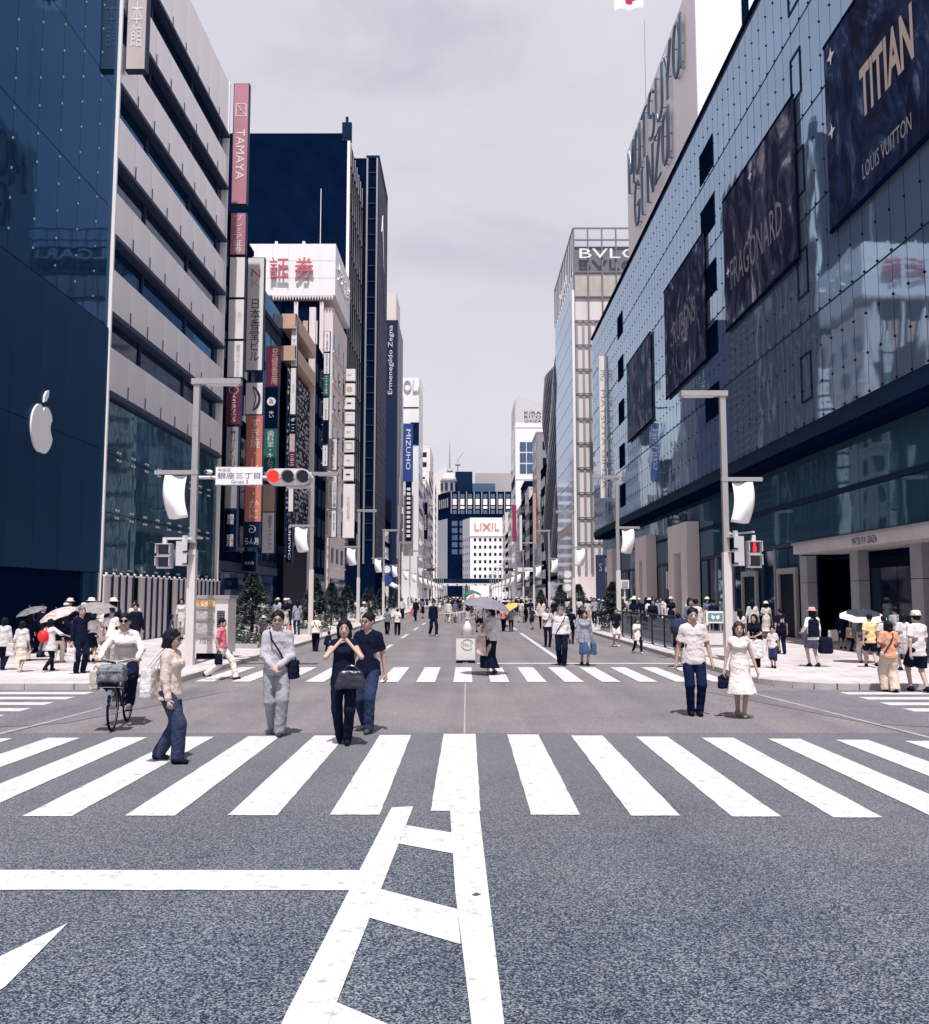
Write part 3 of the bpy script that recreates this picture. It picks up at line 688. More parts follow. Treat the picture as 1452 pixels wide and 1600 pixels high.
piece('end_wall', XR + .5, XR + 25.8, YN - .1, YN + .25, .1, 8.0, NAVY2, t); piece('entrance_ceiling', XR + .96, XR + 2.35, c0 + .5, c1 + 2, 3.3, 3.4, NAVY, t)
piece('entrance_recess', XR + 1.6, XR + 2.3, c0 + 1, c1, .1, 3.45, BLACK, t)
for y in np.arange(23.4, 33, 1.25): piece('entrance_door', XR + 1.5, XR + 1.56, y, y + 1.2, .12, 2.9, GLD, t)
# stone portals and shop windows farther along
for ya, yb, h in ((54.2, 59.2, 6.4), (66.5, 70.8, 6.4), (82, 85, 6.2)):
    b = MB(); b.box(XR + .02, XS - .1, ya, ya + 1.5, .1, h); b.box(XR + .02, XS - .1, yb - 1.5, yb, .1, h); b.box(XR + .02, XS - .1, ya + 1.5, yb - 1.5, 4.6, h); b.build('stone_portal', PALE, t)
    piece('portal_door', XS - .25, XS - .2, ya + 1.5, yb - 1.5, .1, 4.6, BLACK, t)
spans = [(36.2, 54.0), (59.4, 66.3), (71, 81.8), (85.2, 92.8)]
for ya, yb in spans:
    n = max(2, int((yb - ya) / 1.55)); w = (yb - ya) / n
    for k in range(n):
        y = ya + k * w
        piece('shop_pane', XS - .06, XS, y + .05, y + w - .05, .55, 3.98, SG if k % 3 else GLD, t)
        piece('window_post', XS - .14, XS - .02, y - .05, y + .05, .1, 4.02, GREY if k % 2 else DGREY, t)
    piece('plinth', XS - .16, XS, ya, yb, .1, .53, PIL, t)
for y0 in (38.0, 43.2):       # doorways with pale surrounds
    b = MB(); b.box(XS - .3, XS - .16, y0, y0 + .22, .1, 3.1); b.box(XS - .3, XS - .16, y0 + 2.1, y0 + 2.32, .1, 3.1); b.box(XS - .3, XS - .16, y0 + .22, y0 + 2.1, 2.85, 3.1); b.build('door_frame', GREY, t)
    piece('door_leaf', XS - .2, XS - .165, y0 + .24, y0 + 2.08, .12, 2.84, BLACK, t)
yM = zR(1065); 
for k in range(4): piece('lit_display', XS - .12, XS - .08, 61.3 + .55 * k, 61.7 + .55 * k, 2.3 + .1 * (k % 2), 3.6, WHITE, t)
# roof signboard tower
XB = XR + 2.75
ya, _ = onx(1093, 300, XB); yb, _ = onx(981, 300, XB); zt = onx(985, 225, XB)[1]
sb = thing('roof_signboard', 'huge pink grey roof sign box with thin silver outline letters', 'sign', (XB + 2, 70, HT + .18))
PKS = M('signboard_pink_grey', (0.86, 0.78, 0.775), 0.5, var=0.03, streak=0.05, scale=0.3)
core(sb, XB, XB + 9.5, ya, yb, zt, PKS, 'sign_box', HT + .18)
piece('white_end', XB + .01, XB + 9.49, ya - .10, ya - .002, HT + .2, zt, M('signboard_white', (0.82, 0.82, 0.82), 0.5, var=0.02), sb)
piece('vent_slot', XB + 3.25, XB + 3.75, ya - .16, ya - .11, onx(1150, 47, XB)[1] - 3, zt, NAVY, sb)
GL = {
 'M': [[(0, 0), (0, 1), (.5, .35), (1, 1), (1, 0)]], 'T': [[(0, .97), (1, .97)], [(.5, .97), (.5, 0)]], 'I': [[(.5, 0), (.5, 1)]],
 'N': [[(0, 0), (0, 1), (1, 0), (1, 1)]], 'Z': [[(0, .97), (1, .97), (0, .03), (1, .03)]], 'Y': [[(0, 1), (.5, .45), (1, 1)], [(.5, .45), (.5, 0)]],
 'U': [[(0, 1), (0, .3)] + [(.5 - .5 * math.cos(a), .3 - .3 * math.sin(a)) for a in np.linspace(0.2, PI - .2, 8)] + [(1, .3), (1, 1)]],
 'A': [[(.45 + .45 * math.cos(a), .5 + .5 * math.sin(a)) for a in np.linspace(0, 2 * PI, 19)], [(1, 0), (1, 1)]],
 'G': [[(.5 + .5 * math.cos(a), .5 + .5 * math.sin(a)) for a in np.linspace(.7, 2 * PI - .05, 16)] + [(1, .45), (.55, .45)]],
 'S': [[(.5 + .48 * math.cos(a), .74 + .26 * math.sin(a)) for a in np.linspace(.5, 1.5 * PI, 10)] + [(.5 + .48 * math.cos(a), .25 + .25 * math.sin(a)) for a in np.linspace(.5 * PI, -.85 * PI, 10)]]}
SILV = M('silver_trough', (0.13, 0.18, 0.25), 0.35, 0.5, var=0.1)
def letters(word, y0, y1, z0, z1):
    n = len(word); pitch = (y1 - y0) / n
    for k, ch in enumerate(word):
        top = y1 - pitch * k; w = pitch * (.72 if ch != 'I' else .3); b = MB()
        for st in GL[ch]:
            pts = [(top - pitch * .12 - u * w, z0 + v * (z1 - z0)) for u, v in st]
            b.tube([(XB - .34, p, q) for p, q in pts], .085, 6); b.tube([(XB - .30, p - .22, q) for p, q in pts], .07, 6)
            for p, q in pts[::4]: b.box(XB - .3, XB, p - .04, p + .04, q - .04, q + .04)
        b.build('letter', SILV, sb)
letters('MATSUYA', onx(1073, 100, XB)[0], onx(987, 250, XB)[0], 40.5, 44.7)
letters('GINZA', onx(1053, 200, XB)[0], onx(996, 300, XB)[0], 35.8, 40.0)
# flag and its pole
xf, zf = ony(1022, 104, 89.0)
fl = thing('roof_flag', 'white flag with a red disc on a thin roof pole', 'flag', (XR + 5.55, 89.4, HT + .18))
b = MB(); b.tube([(XR + 5.5, 89.4, HT + .2), (XR + 5.5, 89.4, 62.5)], [.07, .04], 6); b.build('pole', GREY, fl)
fx, fz = ony(1022, 12, 89.4)
nx_, nz_ = 16, 10; b = MB(); vs = []
for j in range(nz_ + 1):
    for i in range(nx_ + 1):
        u, v = i / nx_, j / nz_; vs.append((XR + 5.45 - 3.1 * u, 89.4 + .35 * math.sin(u * 6 + v) * u, fz + 2.3 - 3.1 * (1 - v) - .9 * u * u * .6 + .14 * math.sin(u * 9 + v * 2) + .8))
b.add(vs, [(j * (nx_ + 1) + i, j * (nx_ + 1) + i + 1, (j + 1) * (nx_ + 1) + i + 1, (j + 1) * (nx_ + 1) + i) for j in range(nz_) for i in range(nx_)])
for q, (i, j) in enumerate([(i, j) for j in range(nz_) for i in range(nx_)]):
    if ((i + .5) / nx_ - .5) ** 2 * 1.0 + ((j + .5) / nz_ - .5) ** 2 < .075: b.m[q] = 1
b.build('cloth', [SIGNW, M('flag_red', (0.42, 0.02, 0.07), 0.7, var=0.1)], fl, smooth=True)
# hanging posters
def poster_mat(name, sx, sc, cols):
    m = bpy.data.materials.new(name); m.use_nodes = True; MATS[name] = m
    n, l = m.node_tree.nodes, m.node_tree.links; b = n['Principled BSDF']; b.inputs['Roughness'].default_value = 0.6; b.inputs['Specular IOR Level'].default_value = .03
    g = n.new('ShaderNodeNewGeometry'); mp = n.new('ShaderNodeMapping'); mp.inputs['Location'].default_value = (0, sx, sx * .7); mp.inputs['Scale'].default_value = (1, sc, sc * .55); mp.inputs['Rotation'].default_value = (.5, 0, 0)
    nz = n.new('ShaderNodeTexNoise'); nz.inputs['Scale'].default_value = 1.3; nz.inputs['Detail'].default_value = 9; nz.inputs['Roughness'].default_value = .62; nz.inputs['Distortion'].default_value = 2.2
    rp = n.new('ShaderNodeValToRGB'); e = rp.color_ramp.elements
    e[0].position = 0.44; e[0].color = (*cols[0], 1); e[1].position = 0.68; e[1].color = (*cols[2], 1); k = e.new(.58); k.color = (*cols[1], 1)
    l.new(g.outputs['Position'], mp.inputs['Vector']); l.new(mp.outputs['Vector'], nz.inputs['Vector']); l.new(nz.outputs['Fac'], rp.inputs['Fac']); l.new(rp.outputs['Color'], b.inputs['Base Color'])
    return m
def poster(label, corners, m):
    (pl, tl, bl), (pr, tr_, br_) = corners
    X = XR - .12
    y0, z1 = onx(pl, tl, X); _, z0 = onx(pl, bl, X)
    y1 = onx(pr, tr_, X)[0]
    p = thing('facade_banner', label, 'banner', (X, (y0 + y1) / 2, z0), group='banners on the department store')
    bb = MB(); bb.box(X - .03, X + .02, y1, y0, z0, z1); bb.build('printed_sheet', m, p)
    piece('top_rail', X - .06, X + .05, y1 - .02, y0 + .02, z1, z1 + .1, NAVY, p); piece('bottom_rail', X - .06, X + .05, y1 - .02, y0 + .02, z0 - .1, z0, NAVY, p)
    return p, X - .035
D0 = (0.003, 0.007, 0.035)
p, X = poster('nearest dark banner with big cream capitals on the glass store', ((1288, 78, 372), (1478, 0, 200)), poster_mat('poster_deep', 3.0, .42, [D0, (0.018, 0.040, 0.105), (0.17, 0.21, 0.29)]))
PGR = M('poster_grey', (0.20, 0.20, 0.235), 0.6, var=0.2)
CRL = M('poster_cream', (0.55, 0.43, 0.36), 0.6, var=0.05)
ya, _ = onx(1344, 140, X); yb, _ = onx(1429, 90, X); zc = onx(1387, 95, X)[1]
text('TITIAN', CRL, p, (X - .004, (ya + yb) / 2, zc), ya - yb, 1.75, face='-x', bold=.028)
ya, _ = onx(1348, 260, X); yb, _ = onx(1425, 200, X); zc = onx(1387, 228, X)[1]
text('LOUIS VUITTON', GREY, p, (X - .004, (ya + yb) / 2, zc), ya - yb, .55, face='-x')
def star(Xc, px, py, s):
    y, z = onx(px, py, Xc); b = MB(); pts = []
    for k in range(8): r = s if k % 2 == 0 else s * .38; pts.append((y + r * math.cos(k * PI / 4), z + r * math.sin(k * PI / 4)))
    b.prism(pts, Xc - .006, Xc - .003, 'x'); b.build('flower_mark', SIGNW, p)
star(X, 1298, 88, .34); star(X, 1300, 205, .3)
p, X = poster('second banner with pale painted clouds, beside the dark square windows', ((1130, 318, 522), (1240, 160, 432)), poster_mat('poster_figure', 11.0, .34, [(0.005, 0.010, 0.042), (0.07, 0.085, 0.14), (0.50, 0.48, 0.50)]))
ya, _ = onx(1142, 430, X); yb, _ = onx(1222, 330, X); zc = onx(1180, 385, X)[1]
text('FRAGONARD', PGR, p, (X - .004, (ya + yb) / 2, zc), ya - yb, 1.5, face='-x'); star(X, 1172, 275, .3); star(X, 1138, 425, .3)
p, X = poster('third banner in mottled blue black, behind the street lamp arm', ((1038, 458, 626), (1100, 382, 590)), poster_mat('poster_blue', 23.0, .5, [(0.004, 0.009, 0.042), (0.05, 0.075, 0.14), (0.45, 0.47, 0.52)]))
ya, _ = onx(1052, 510, X); yb, _ = onx(1086, 470, X); zc = onx(1070, 500, X)[1]
text('RUBENS', PGR, p, (X - .004, (ya + yb) / 2, zc), ya - yb, 1.5, face='-x')
p, X = poster('farthest banner in pale grey blue on the glass store', ((980, 572, 692), (1016, 500, 650)), poster_mat('poster_pale', 31.0, .4, [(0.03, 0.05, 0.12), (0.14, 0.17, 0.24), (0.40, 0.40, 0.42)]))
# vertical white blade sign on the store
ys_ = zR(951); x0, z1 = ony(936, 556, ys_); x1, z0 = ony(951, 778, ys_)
bs = thing('blade_sign', 'tall white blade sign with thin vertical lettering on the glass store', 'sign', (x1, ys_, z0))
b = MB(); b.box(x0, XR - .06, ys_, ys_ + .35, z0, z1); b.build('board', SIGNW, bs)
text('MATSUYA GINZA', GREY, bs, ((x0 + x1) / 2, ys_ - .01, (z0 + z1) / 2 - 1.2), .42, 9.4, roll=-90)
text('MG', GREY, bs, ((x0 + x1) / 2, ys_ - .01, z1 - 1.9), .5, 1.0, roll=-90)

# ---- jeweller's tower beyond the cross street
YB = 108.0
t = thing('jeweller_tower', 'beige tower with an open lattice roof screen beyond the department store', 'building', (XR + 8, 118, 0))
x0, zt = ony(895, 357, YB); XJ = x0
core(t, XJ + .1, XJ + 18, YB + .1, 131.0, zt - 5.6, PALE)
z5 = ony(940, 478, YB)[1]
BEIGE = M('beige_panel', (0.50, 0.455, 0.42), 0.35, 0.2, var=0.12)
zs = [zt - 5.7 - 3.05 * k for k in range(0, 12)][::-1]
xs = [XJ + .1 + 1.75 * k for k in range(11)]
grid_y(t, YB + .1, xs, [z for z in zs if z > z5 - 1.5], 'beige_panel', BEIGE, .10, .22, .22)
for k in range(22): piece('louvre', XJ + .2 + .82 * k, XJ + .5 + .82 * k, YB - .02, YB + .1, 4.5, z5 - 1.9, GREY, t)
b = MB()
for x in xs: b.box(x - .09, x + .09, YB - .12, YB + .02, 5.0, zt)
for z in zs: b.box(XJ, XJ + 17.6, YB - .11, YB + .02, z - .07, z + .07)
for z in (zt, zt - 1.5, zt - 5.6): b.box(XJ, XJ + 17.6, YB - .13, YB + .03, z - .09, z + .09)
for y in lin(YB, 131, 12): b.box(XJ - .05, XJ + .08, y - .05, y + .05, zt - 5.6, zt)
b.box(XJ - .06, XJ + .09, YB, 131, zt - .09, zt + .09); b.box(XJ + .1, XJ + 17.6, YB + .3, YB + .4, zt - 5.6, zt - 2.2)
b.build('lattice_screen', M('lattice_grey', (.16, .17, .20), .5, var=.1), t)
x0, zc = ony(905, 397, YB); text('BVLGARI', WHITE, t, (x0 + 6.1, YB - .2, zc), 12.2, 1.25, thick=.12)
xs_ = lin(YB + .3, 130.8, 9); grid_x(t, XJ + .1, -1, xs_, lin(11, zt - 5.7, 12), 'street_panel', glass('pale_glass', (.55, .58, .63), .5, .05, .05), .08, .10, .10)
piece('shopfront', XJ - .02, XJ + .1, YB + .5, 130.5, .12, 9.8, GLD, t)
text('BVLGARI', WHITE, t, (XJ - .05, 119, zt - 4.2), 9.0, 1.2, face='-x', thick=.1)
# white flat tower mast at the corner
piece('corner_mast', XJ - .25, XJ + .05, YB - .4, YB - .15, .1, zt - 8, WHITE, t)
# ---- rippled steel building
t = thing('rippled_building', 'dark rippled metal building leaning over the right pavement', 'building', (XR + 6, 142, 0))
core(t, XR + .6, XR + 14, 131.6, 152.0, 38.0, NAVY)
RIP = M('ripple_steel', (0.20, 0.23, 0.30), 0.25, 0.8, var=0.2)
for k in range(17):
    y = 131.8 + 1.19 * k; ph = .42 * k; b = MB(); pts = []
    for q in range(15): z = 5 + 33 * q / 14; pts.append((XR + .1 + .45 * math.sin(z * .33 + ph) , z))
    prof = pts + [(XR + .75, 38), (XR + .75, 5)]
    b.prism(prof, y, y + .62, 'y'); b.build('rippled_fin', RIP, t)
piece('shopfront', XR + .4, XR + .6, 132, 151.6, .12, 4.4, GLD, t)
# ---- further right side
sp = [(152.4, 161, 24, NAVY, 'blue black'), (161.3, 170, 20, PALE, 'pale stone'), (170.3, 181, 33, GREY, 'grey wedge'), (181.4, 192, 22, NAVY, 'blue black'), (192.3, 205, 25, CREAM, 'cream'), (205.4, 220, 28, NAVY, 'blue black'), (220.4, 238, 24, GREY, 'grey')]
ws = ['next to the rippled one', 'second past the rippled one', 'third past the rippled one', 'fourth past the rippled one', 'fifth past the rippled one', 'sixth past the rippled one', 'just before the pale tower']
for (y0, y1, h, m, c), wtx in zip(sp, ws): plain('street_building', f'{c} street building on the right, {wtx}', XR + .2, y0, y1, h, m, 12, GLD if m is not NAVY else GLS, max(4, int(h / 3.6)), 3, 2, frac=(.6, .5))
YB = 240.0
t = thing('pale_shopping_tower', 'pale far tower with slanted roof screen and stacked letters', 'building', (XR + 8, 252, 0))
x0, z1 = ony(805, 617, YB); z0 = ony(805, 660, YB)[1]; xe = x0 + 15
core(t, x0, xe, YB, YB + 24, z0, WHITE)
b = MB(); b.prism([(x0, z0), (xe, z0), (xe, z0 + 3.2), (x0 + .6, z1)], YB, YB + .4, 'y'); b.box(x0, x0 + .4, YB + .4, YB + 20, z0, z1 - 1); b.build('roof_screen', M('screen_grey', (0.55, 0.54, 0.56), 0.5, var=.05), t)
for k, wd in enumerate(('KIRA', 'RITO', 'GINZA')): text(wd, DGREY, t, (ony(828, 0, YB)[0], YB - .06, ony(828, 645 + 6.5 * k, YB)[1]), 4.6, .85)
for i in range(2):
    for j in range(3): piece('window', x0 + 1.2 + 1.9 * i, x0 + 2.9 + 1.9 * i, YB - .08, YB + .02, z0 - 8 - 3.0 * j, z0 - 5.4 - 3.0 * j, GLS, t)
for j in range(8): piece('street_window', x0 - .06, x0 + .02, YB + 2, YB + 21, 6 + 5.2 * j, 8.6 + 5.2 * j, GLS, t)
piece('floor_band', x0 - .1, xe, YB - .12, YB - .002, z0 - 1.4, z0 - 1.0, WHITE, t); piece('floor_band', x0 - .1, xe, YB - .12, YB - .002, z0 - 15.6, z0 - 15.2, WHITE, t)
sp = [(265, 285, 27, GREY, 'grey'), (285.4, 305, 22, NAVY, 'blue black'), (305.4, 330, 30, CREAM, 'cream')]
ws = ['just past the pale tower', 'second past the pale tower', 'closing the right row by the bridge']
for (y0, y1, h, m, c), wtx in zip(sp, ws): plain('street_building', f'{c} street building on the right, {wtx}', XR, y0, y1, h, m, 12, GLD, 6, 3, 2, frac=(.6, .5))

# ================================================================== the end of the street
YE = 450.0
t = thing('white_office_block', 'white office block with small square windows and red roof lettering', 'building', (10, YE + 10, 0))
x0, zt = ony(735, 809, YE); x1, _ = ony(794, 809, YE); zs_ = ony(735, 838, YE)[1]
xl = ony(723, 812, YE)[0]
core(t, x0 - .0, x1, YE, YE + 26, zs_ - .2, WHITE)
core(t, x0 - .2, x1 + .2, YE - .4, YE + 26, zt, M('lit_sign_white', (0.82, 0.81, 0.81), 0.5, var=0.02), 'roof_sign_box', zs_)
LX = M('brick_red', (0.62, 0.20, 0.18), 0.5, var=0.05)
text('LIXIL', LX, t, (ony(761, 822, YE)[0], YE - .5, ony(761, 823, YE)[1]), 39 / 1400 * YE, 11.5 / 1400 * YE, thick=.3)
for i in range(7):
    for j in range(7):
        px, py = 742.5 + 7.9 * i, 843.5 + 11.4 * j; x, z = ony(px, py, YE)
        piece('window', x - .62, x + .62, YE - .06, YE + .05, z - .8, z + .8, GLD, t)
# left return wall of the block: a separate canted wing
lw = MB(); lw.add([(x0, YE, 0), (xl, YE + 14, 0), (xl, YE + 14, zt), (x0, YE, zt), (x0, YE + 14, 0), (x0, YE + 14, zt)], [(0, 1, 2, 3), (1, 4, 5, 2), (3, 2, 5), (0, 4, 1), (0, 3, 5, 4)]); lw.build('canted_wing', M('wing_grey', (0.42, 0.43, 0.46), 0.7, var=0.06), t)
d = Vector((xl - x0, 14, 0)); L = d.length; an = math.atan2(d.y, d.x)
for i in range(4):
    for j in range(8):
        px, py = 0, 0; f = .14 + .24 * i; z = ony(740, 842 + 11.4 * j, YE)[1]
        p = Vector((x0, YE, 0)) + d * f; nrm = Vector((-d.y, d.x, 0)).normalized() * .05
        q = MB(); q.cbox((p.x + nrm.x, p.y + nrm.y, z), (.9, .12, 1.5), an); q.build('window', GLD, t)
YD = 486.0
t = thing('dark_office_tower', 'broad blue black office building with a silver rooftop dome, end of street', 'building', (4, YD + 15, 0))
xl, zt = ony(683, 768, YD); xc, _ = ony(702, 768, YD); xr, _ = ony(799, 768, YD); zg = ony(690, 810, YD)[1]; zp = ony(740, 800, YD)[1]
b = MB(); b.prism([(xc, YD), (xr, YD), (xr, YD + 40), (xl, YD + 40), (xl, YD + 16)], 0, zt, 'z'); b.build('wall', NAVY, t)
dv = Vector((xl - xc, 16, 0)); nv = Vector((-dv.y, dv.x, 0)).normalized() * .12
b = MB(); p0, p1 = Vector((xc, YD, 0)) + dv * .12 + nv, Vector((xl, YD + 16, 0)) + nv
b.add([(p0.x, p0.y, 2), (p1.x, p1.y, 2), (p1.x, p1.y, zg), (p0.x, p0.y, zg)], [(0, 1, 2, 3)]); b.build('blank_flank', M('flank_grey', (0.30, 0.33, 0.37), .7, var=.08), t)
for i in range(8):
    xa = ony(708.5 + 11.3 * i, 0, YD)[0]
    for j, (ya_, yb_, m) in enumerate([(772, 778, GLS), (779.5, 789, CREAM), (791, 795, GREY), (797, 803, GLS)]):
        piece('window_bay', xa, xa + 2.2, YD - .3, YD + .05, ony(740, yb_, YD)[1], ony(740, ya_, YD)[1], m if (i + j) % 3 or m is GLS else WHITE, t)
    piece('rib', xa - 1.0, xa - .55, YD - .5, YD, zp - 1, zt, GREY, t)
    for j in range(5): piece('window', xa - .4, xa + 2.6, YD - .12, YD + .05, ony(740, 822 + 11 * j, YD)[1], ony(740, 814 + 11 * j, YD)[1], GLS, t)
for i in range(5):
    f = .12 + .18 * i; p = Vector((xc, YD, 0)) + dv * f + nv; q = MB(); q.cbox((p.x, p.y, ony(690, 785, YD)[1]), (1.2, .3, 5), math.atan2(dv.y, dv.x)); q.build('rib', GREY, t)
xd, zd = ony(702, 765, YD + 12)
b = MB(); b.lathe([(4.7, zt), (4.7, ony(702, 748, YD)[1]), (5.2, ony(702, 748, YD)[1]), (5.2, ony(702, 747, YD)[1])], (xd, YD + 12, 0), 16); dr = b.build('dome_drum', GREY, t)
z0 = ony(702, 747, YD)[1]; b = MB(); b.lathe([(4.6 * math.cos(a), z0 + 4.6 * math.sin(a)) for a in np.linspace(0, PI / 2, 7)], (xd, YD + 12, 0), 20); b.build('dome', M('dome_silver', (0.66, 0.65, 0.66), .35, .3, var=.05), t, smooth=True)
for k in range(10):
    a = 2 * PI * k / 10; q = MB(); q.cbox((xd + 4.75 * math.cos(a), YD + 12 + 4.75 * math.sin(a), (zt + z0) / 2), (.15, 1.5, 4.4), a); q.build('drum_window', GLD, dr)
b = MB(); xm = ony(704, 0, YD + 14)[0]; zz = z0 + 4.4; b.tube([(xm, YD + 14, zz), (xm, YD + 14, ony(704, 683, YD)[1])], [.5, .12], 6)
for k in range(7): b.cbox((xm, YD + 14, zz + 2.2 + 1.9 * k), (1.6 - .15 * k, .3, .25))
b.lathe([(1.6, 0), (1.9, .6), (1.2, 1.4)], (xm, YD + 14, zz + 1), 10)
xm = ony(716, 0, YD + 14)[0]; b.tube([(xm, YD + 14, zt), (xm, YD + 14, ony(716, 712, YD)[1])], [.35, .2], 6); b.lathe([(1.3, 0), (1.6, .7), (.6, 1.6)], (xm, YD + 14, ony(716, 722, YD)[1]), 8)
b.tube([(xm, YD + 14, ony(716, 714, YD)[1]), (xm + 3.2, YD + 14, ony(716, 700, YD)[1])], .15, 4); b.build('antenna_mast', GREY, t)
b = MB(); xa, xb = ony(712, 0, YD)[0], ony(740, 0, YD)[0]; b.box(xa, ony(738, 0, YD)[0], YD + 10, YD + 20, zt, ony(0, 733, YD)[1]); b.build('plant_room', NAVY2, t)
b = MB(); b.box(ony(738, 0, YD)[0], ony(772, 0, YD)[0], YD + 4, YD + 14, zt, ony(0, 754, YD)[1]); b.build('roof_terrace', GLS, t)
b = MB(); b.box(ony(742, 0, YD + 40)[0], ony(796, 0, YD + 40)[0], YD + 30, YD + 50, 0, ony(0, 743, YD + 40)[1]); o = b.build('grey_slab_tower', M('far_grey', (.40, .38, .39), .8, var=.05)); tag(o, 'plain grey block rising behind the domed dark office building', 'building')
b = MB(); xa, za = ony(675, 752, 540); b.prism([(xa, 0), (xa + 9, 0), (xa + 9, ony(0, 728, 540)[1]), (xa, ony(0, 742, 540)[1])], 540, 565, 'y'); o = b.build('slant_roof_tower', CREAM); tag(o, 'pale block with a slanting roof behind the silver dome', 'building')
t = plain('far_office', 'pale far office block left of the domed building, past the bridge', ony(682, 0, 400)[0], 400, 420, ony(0, 756, 400)[1], CREAM, 11, GLS, 12, 4, 3, base=False)
# elevated expressway
YO = 345.0
t = thing('expressway_bridge', 'long low elevated expressway crossing the far end of the street', 'bridge', (0, YO + 6, 0))
zt, zb = ony(0, 904, YO)[1], ony(0, 917, YO)[1]
b = MB(); b.box(-60, 60, YO, YO + 13, zb + .7, zb + 1.7); b.build('deck', GREY, t)
b = MB(); b.box(-60, 60, YO - .25, YO, zb + 1.0, zt); b.build('parapet_panel', NAVY2, t)
b = MB(); b.box(-60, 60, YO - .5, YO - .26, zb + .4, zb + 1.35); b.build('girder', PALE, t)
for x in (-30, -9.5, 0, 9.5, 30): piece('pier', x - .6, x + .6, YO + 5, YO + 7, 0, zb + .7, GREY, t)
for k in range(-8, 9): piece('girder_bracket', k * 3.6 - .3, k * 3.6 + .3, YO - .56, YO - .5, zb + .6, zb + 1.0, NAVY, t)
# ================================================================== blade signs on the left fronts
def blade(label, px0, px1, py0, py1, Y, mat, txt=(), frame=DGREY, brackets=True, name='blade_sign', group='blade signs along the left fronts', thick=.34):
    """txt: list of (string, vertical?, u0, u1, v0, v1, material, roll); u,v run 0..1 from the board's upper left."""
    pm = (py0 + py1) / 2; x0, x1 = ony(px0, pm, Y)[0], ony(px1, pm, Y)[0]; z1 = ony(px0, py0, Y)[1]; z0 = ony(px1, py1, Y)[1]
    lim = XL - .38 if 50 < Y < 66 else XL + .12
    if x0 < lim and px0 < 720: x1 += (lim - x0) * .5; x0 = lim
    t = thing(name, label, 'sign', ((x0 + x1) / 2, Y, z0), group=group)
    e = .05
    b = MB(); b.box(x0 - e, x1 + e, Y + .03, Y + thick, z0 - e, z1 + e); b.build('case', frame, t)
    b = MB(); b.box(x0, x1, Y, Y + .04, z0, z1); fc_ = b.build('face', mat, t)
    if brackets:
        sd = -1 if x0 < 0 else 1; wall = XL if sd < 0 else XR
        for f in (.15, .85):
            z = z0 + (z1 - z0) * f
            xa, xb = sorted(((x0 if sd < 0 else x1), wall + sd * .05))
            if xb - xa > .02: piece('bracket', xa, xb, Y + .1, Y + .2, z - .05, z + .05, GREY, t)
    for q in txt:
        s, vert, u0, u1, v0, v1, m = q[:7]; roll = q[7] if len(q) > 7 else 0
        text(s, m, fc_, (x0 + (x1 - x0) * (u0 + u1) / 2, Y - .012, z1 - (z1 - z0) * (v0 + v1) / 2), (x1 - x0) * (u1 - u0), (z1 - z0) * (v1 - v0), vert, roll=roll)
    return t, x0, x1, z0, z1
WT = SIGNW
FAINT = M('faded_ink', (0.50, 0.46, 0.47), .6, var=0)
blade('pink grey sign with white characters hanging beside the dark glass shop', 187, 222, -60, 107, 33.4, M('sign_putty', (.52, .45, .44), .5, var=.05), [('本館', True, .18, .82, .38, .80, WT)], brackets=False)
t, x0, x1, z0, z1 = blade('tall pink sign with outlined square mark, topmost of the nearest stack', 357, 383, 131, 318, 51.0, PINK, [('TAMAYA', False, .22, .80, .38, .80, WT, -90)])
b = MB(); zc, xc = z1 - (z1 - z0) * .22, (x0 + x1) / 2
for a0, a1, c0, c1 in ((-.32, .32, .36, .40), (-.32, .32, -.40, -.36), (-.32, -.28, -.36, .36), (.28, .32, -.36, .36)): b.box(xc + a0, xc + a1, 50.985, 50.998, zc + c0, zc + c1)
b.tube([(xc - .24, 50.99, zc + .3), (xc + .26, 50.99, zc - .32)], .02, 4); b.tube([(xc - .1, 50.99, zc - .1), (xc + .2, 50.99, zc + .1)], .02, 4); b.build('square_mark', WT, t)
blade('small pink sign with white characters under the tall pink one', 354, 380, 333, 397, 51.0, PINK, [('プレミア証券', True, .2, .8, .04, .96, WT)])
blade('blank white board under the small pink sign', 353, 379, 402, 464, 51.0, WT)
blade('white board with barely visible marks, second white one of the stack', 352, 378, 468, 529, 51.0, WT, [('然', True, .6, .85, .3, .6, FAINT)])
blade('white board with thin grey vertical characters above the purple sign', 351, 377, 533, 589, 51.0, WT, [('銀座シロノクリニック', True, .55, .82, .1, .98, GREY)])
t, x0, x1, z0, z1 = blade('purple sign with ring of dots and white characters', 349, 373, 601, 663, 51.0, PLUM, [('AACクリニック', True, .32, .7, .27, .95, WT)])
b = MB(); xc, zc = (x0 + x1) / 2, z1 - .32
for k in range(14): a = 2 * PI * k / 14; b.cbox((xc + .26 * math.cos(a), 50.99, zc + .22 * math.sin(a)), (.05, .012, .05))
b.build('dot_ring', WT, t)
blade('grey weathered board with dark brush strokes below the purple sign', 353, 371, 667, 794, 51.0, GREY, [('竹ノ心', True, .3, .8, .02, .5, INK)])
blade('black board with small white crests at the foot of the nearest stack', 351, 369, 797, 860, 51.0, NAVY, [('銀座', True, .2, .8, .1, .35, WT), ('銀座', True, .2, .8, .6, .9, WT)])
t, x0, x1, z0, z1 = blade('tall white sign with large black vertical characters and a red letter mark', 386, 411, 403, 578, 55.2, WT, [('日本香堂ビル', True, .2, .82, .37, .92, INK), ('N', False, .22, .8, .10, .175, REDINK), ('K', False, .22, .8, .19, .26, FAINT)])
t, x0, x1, z0, z1 = blade('cream board with a black brush crescent above the orange sign', 384, 410, 598, 647, 55.2, WT)
b = MB(); xc, zc = (x0 + x1) / 2, (z0 + z1) / 2
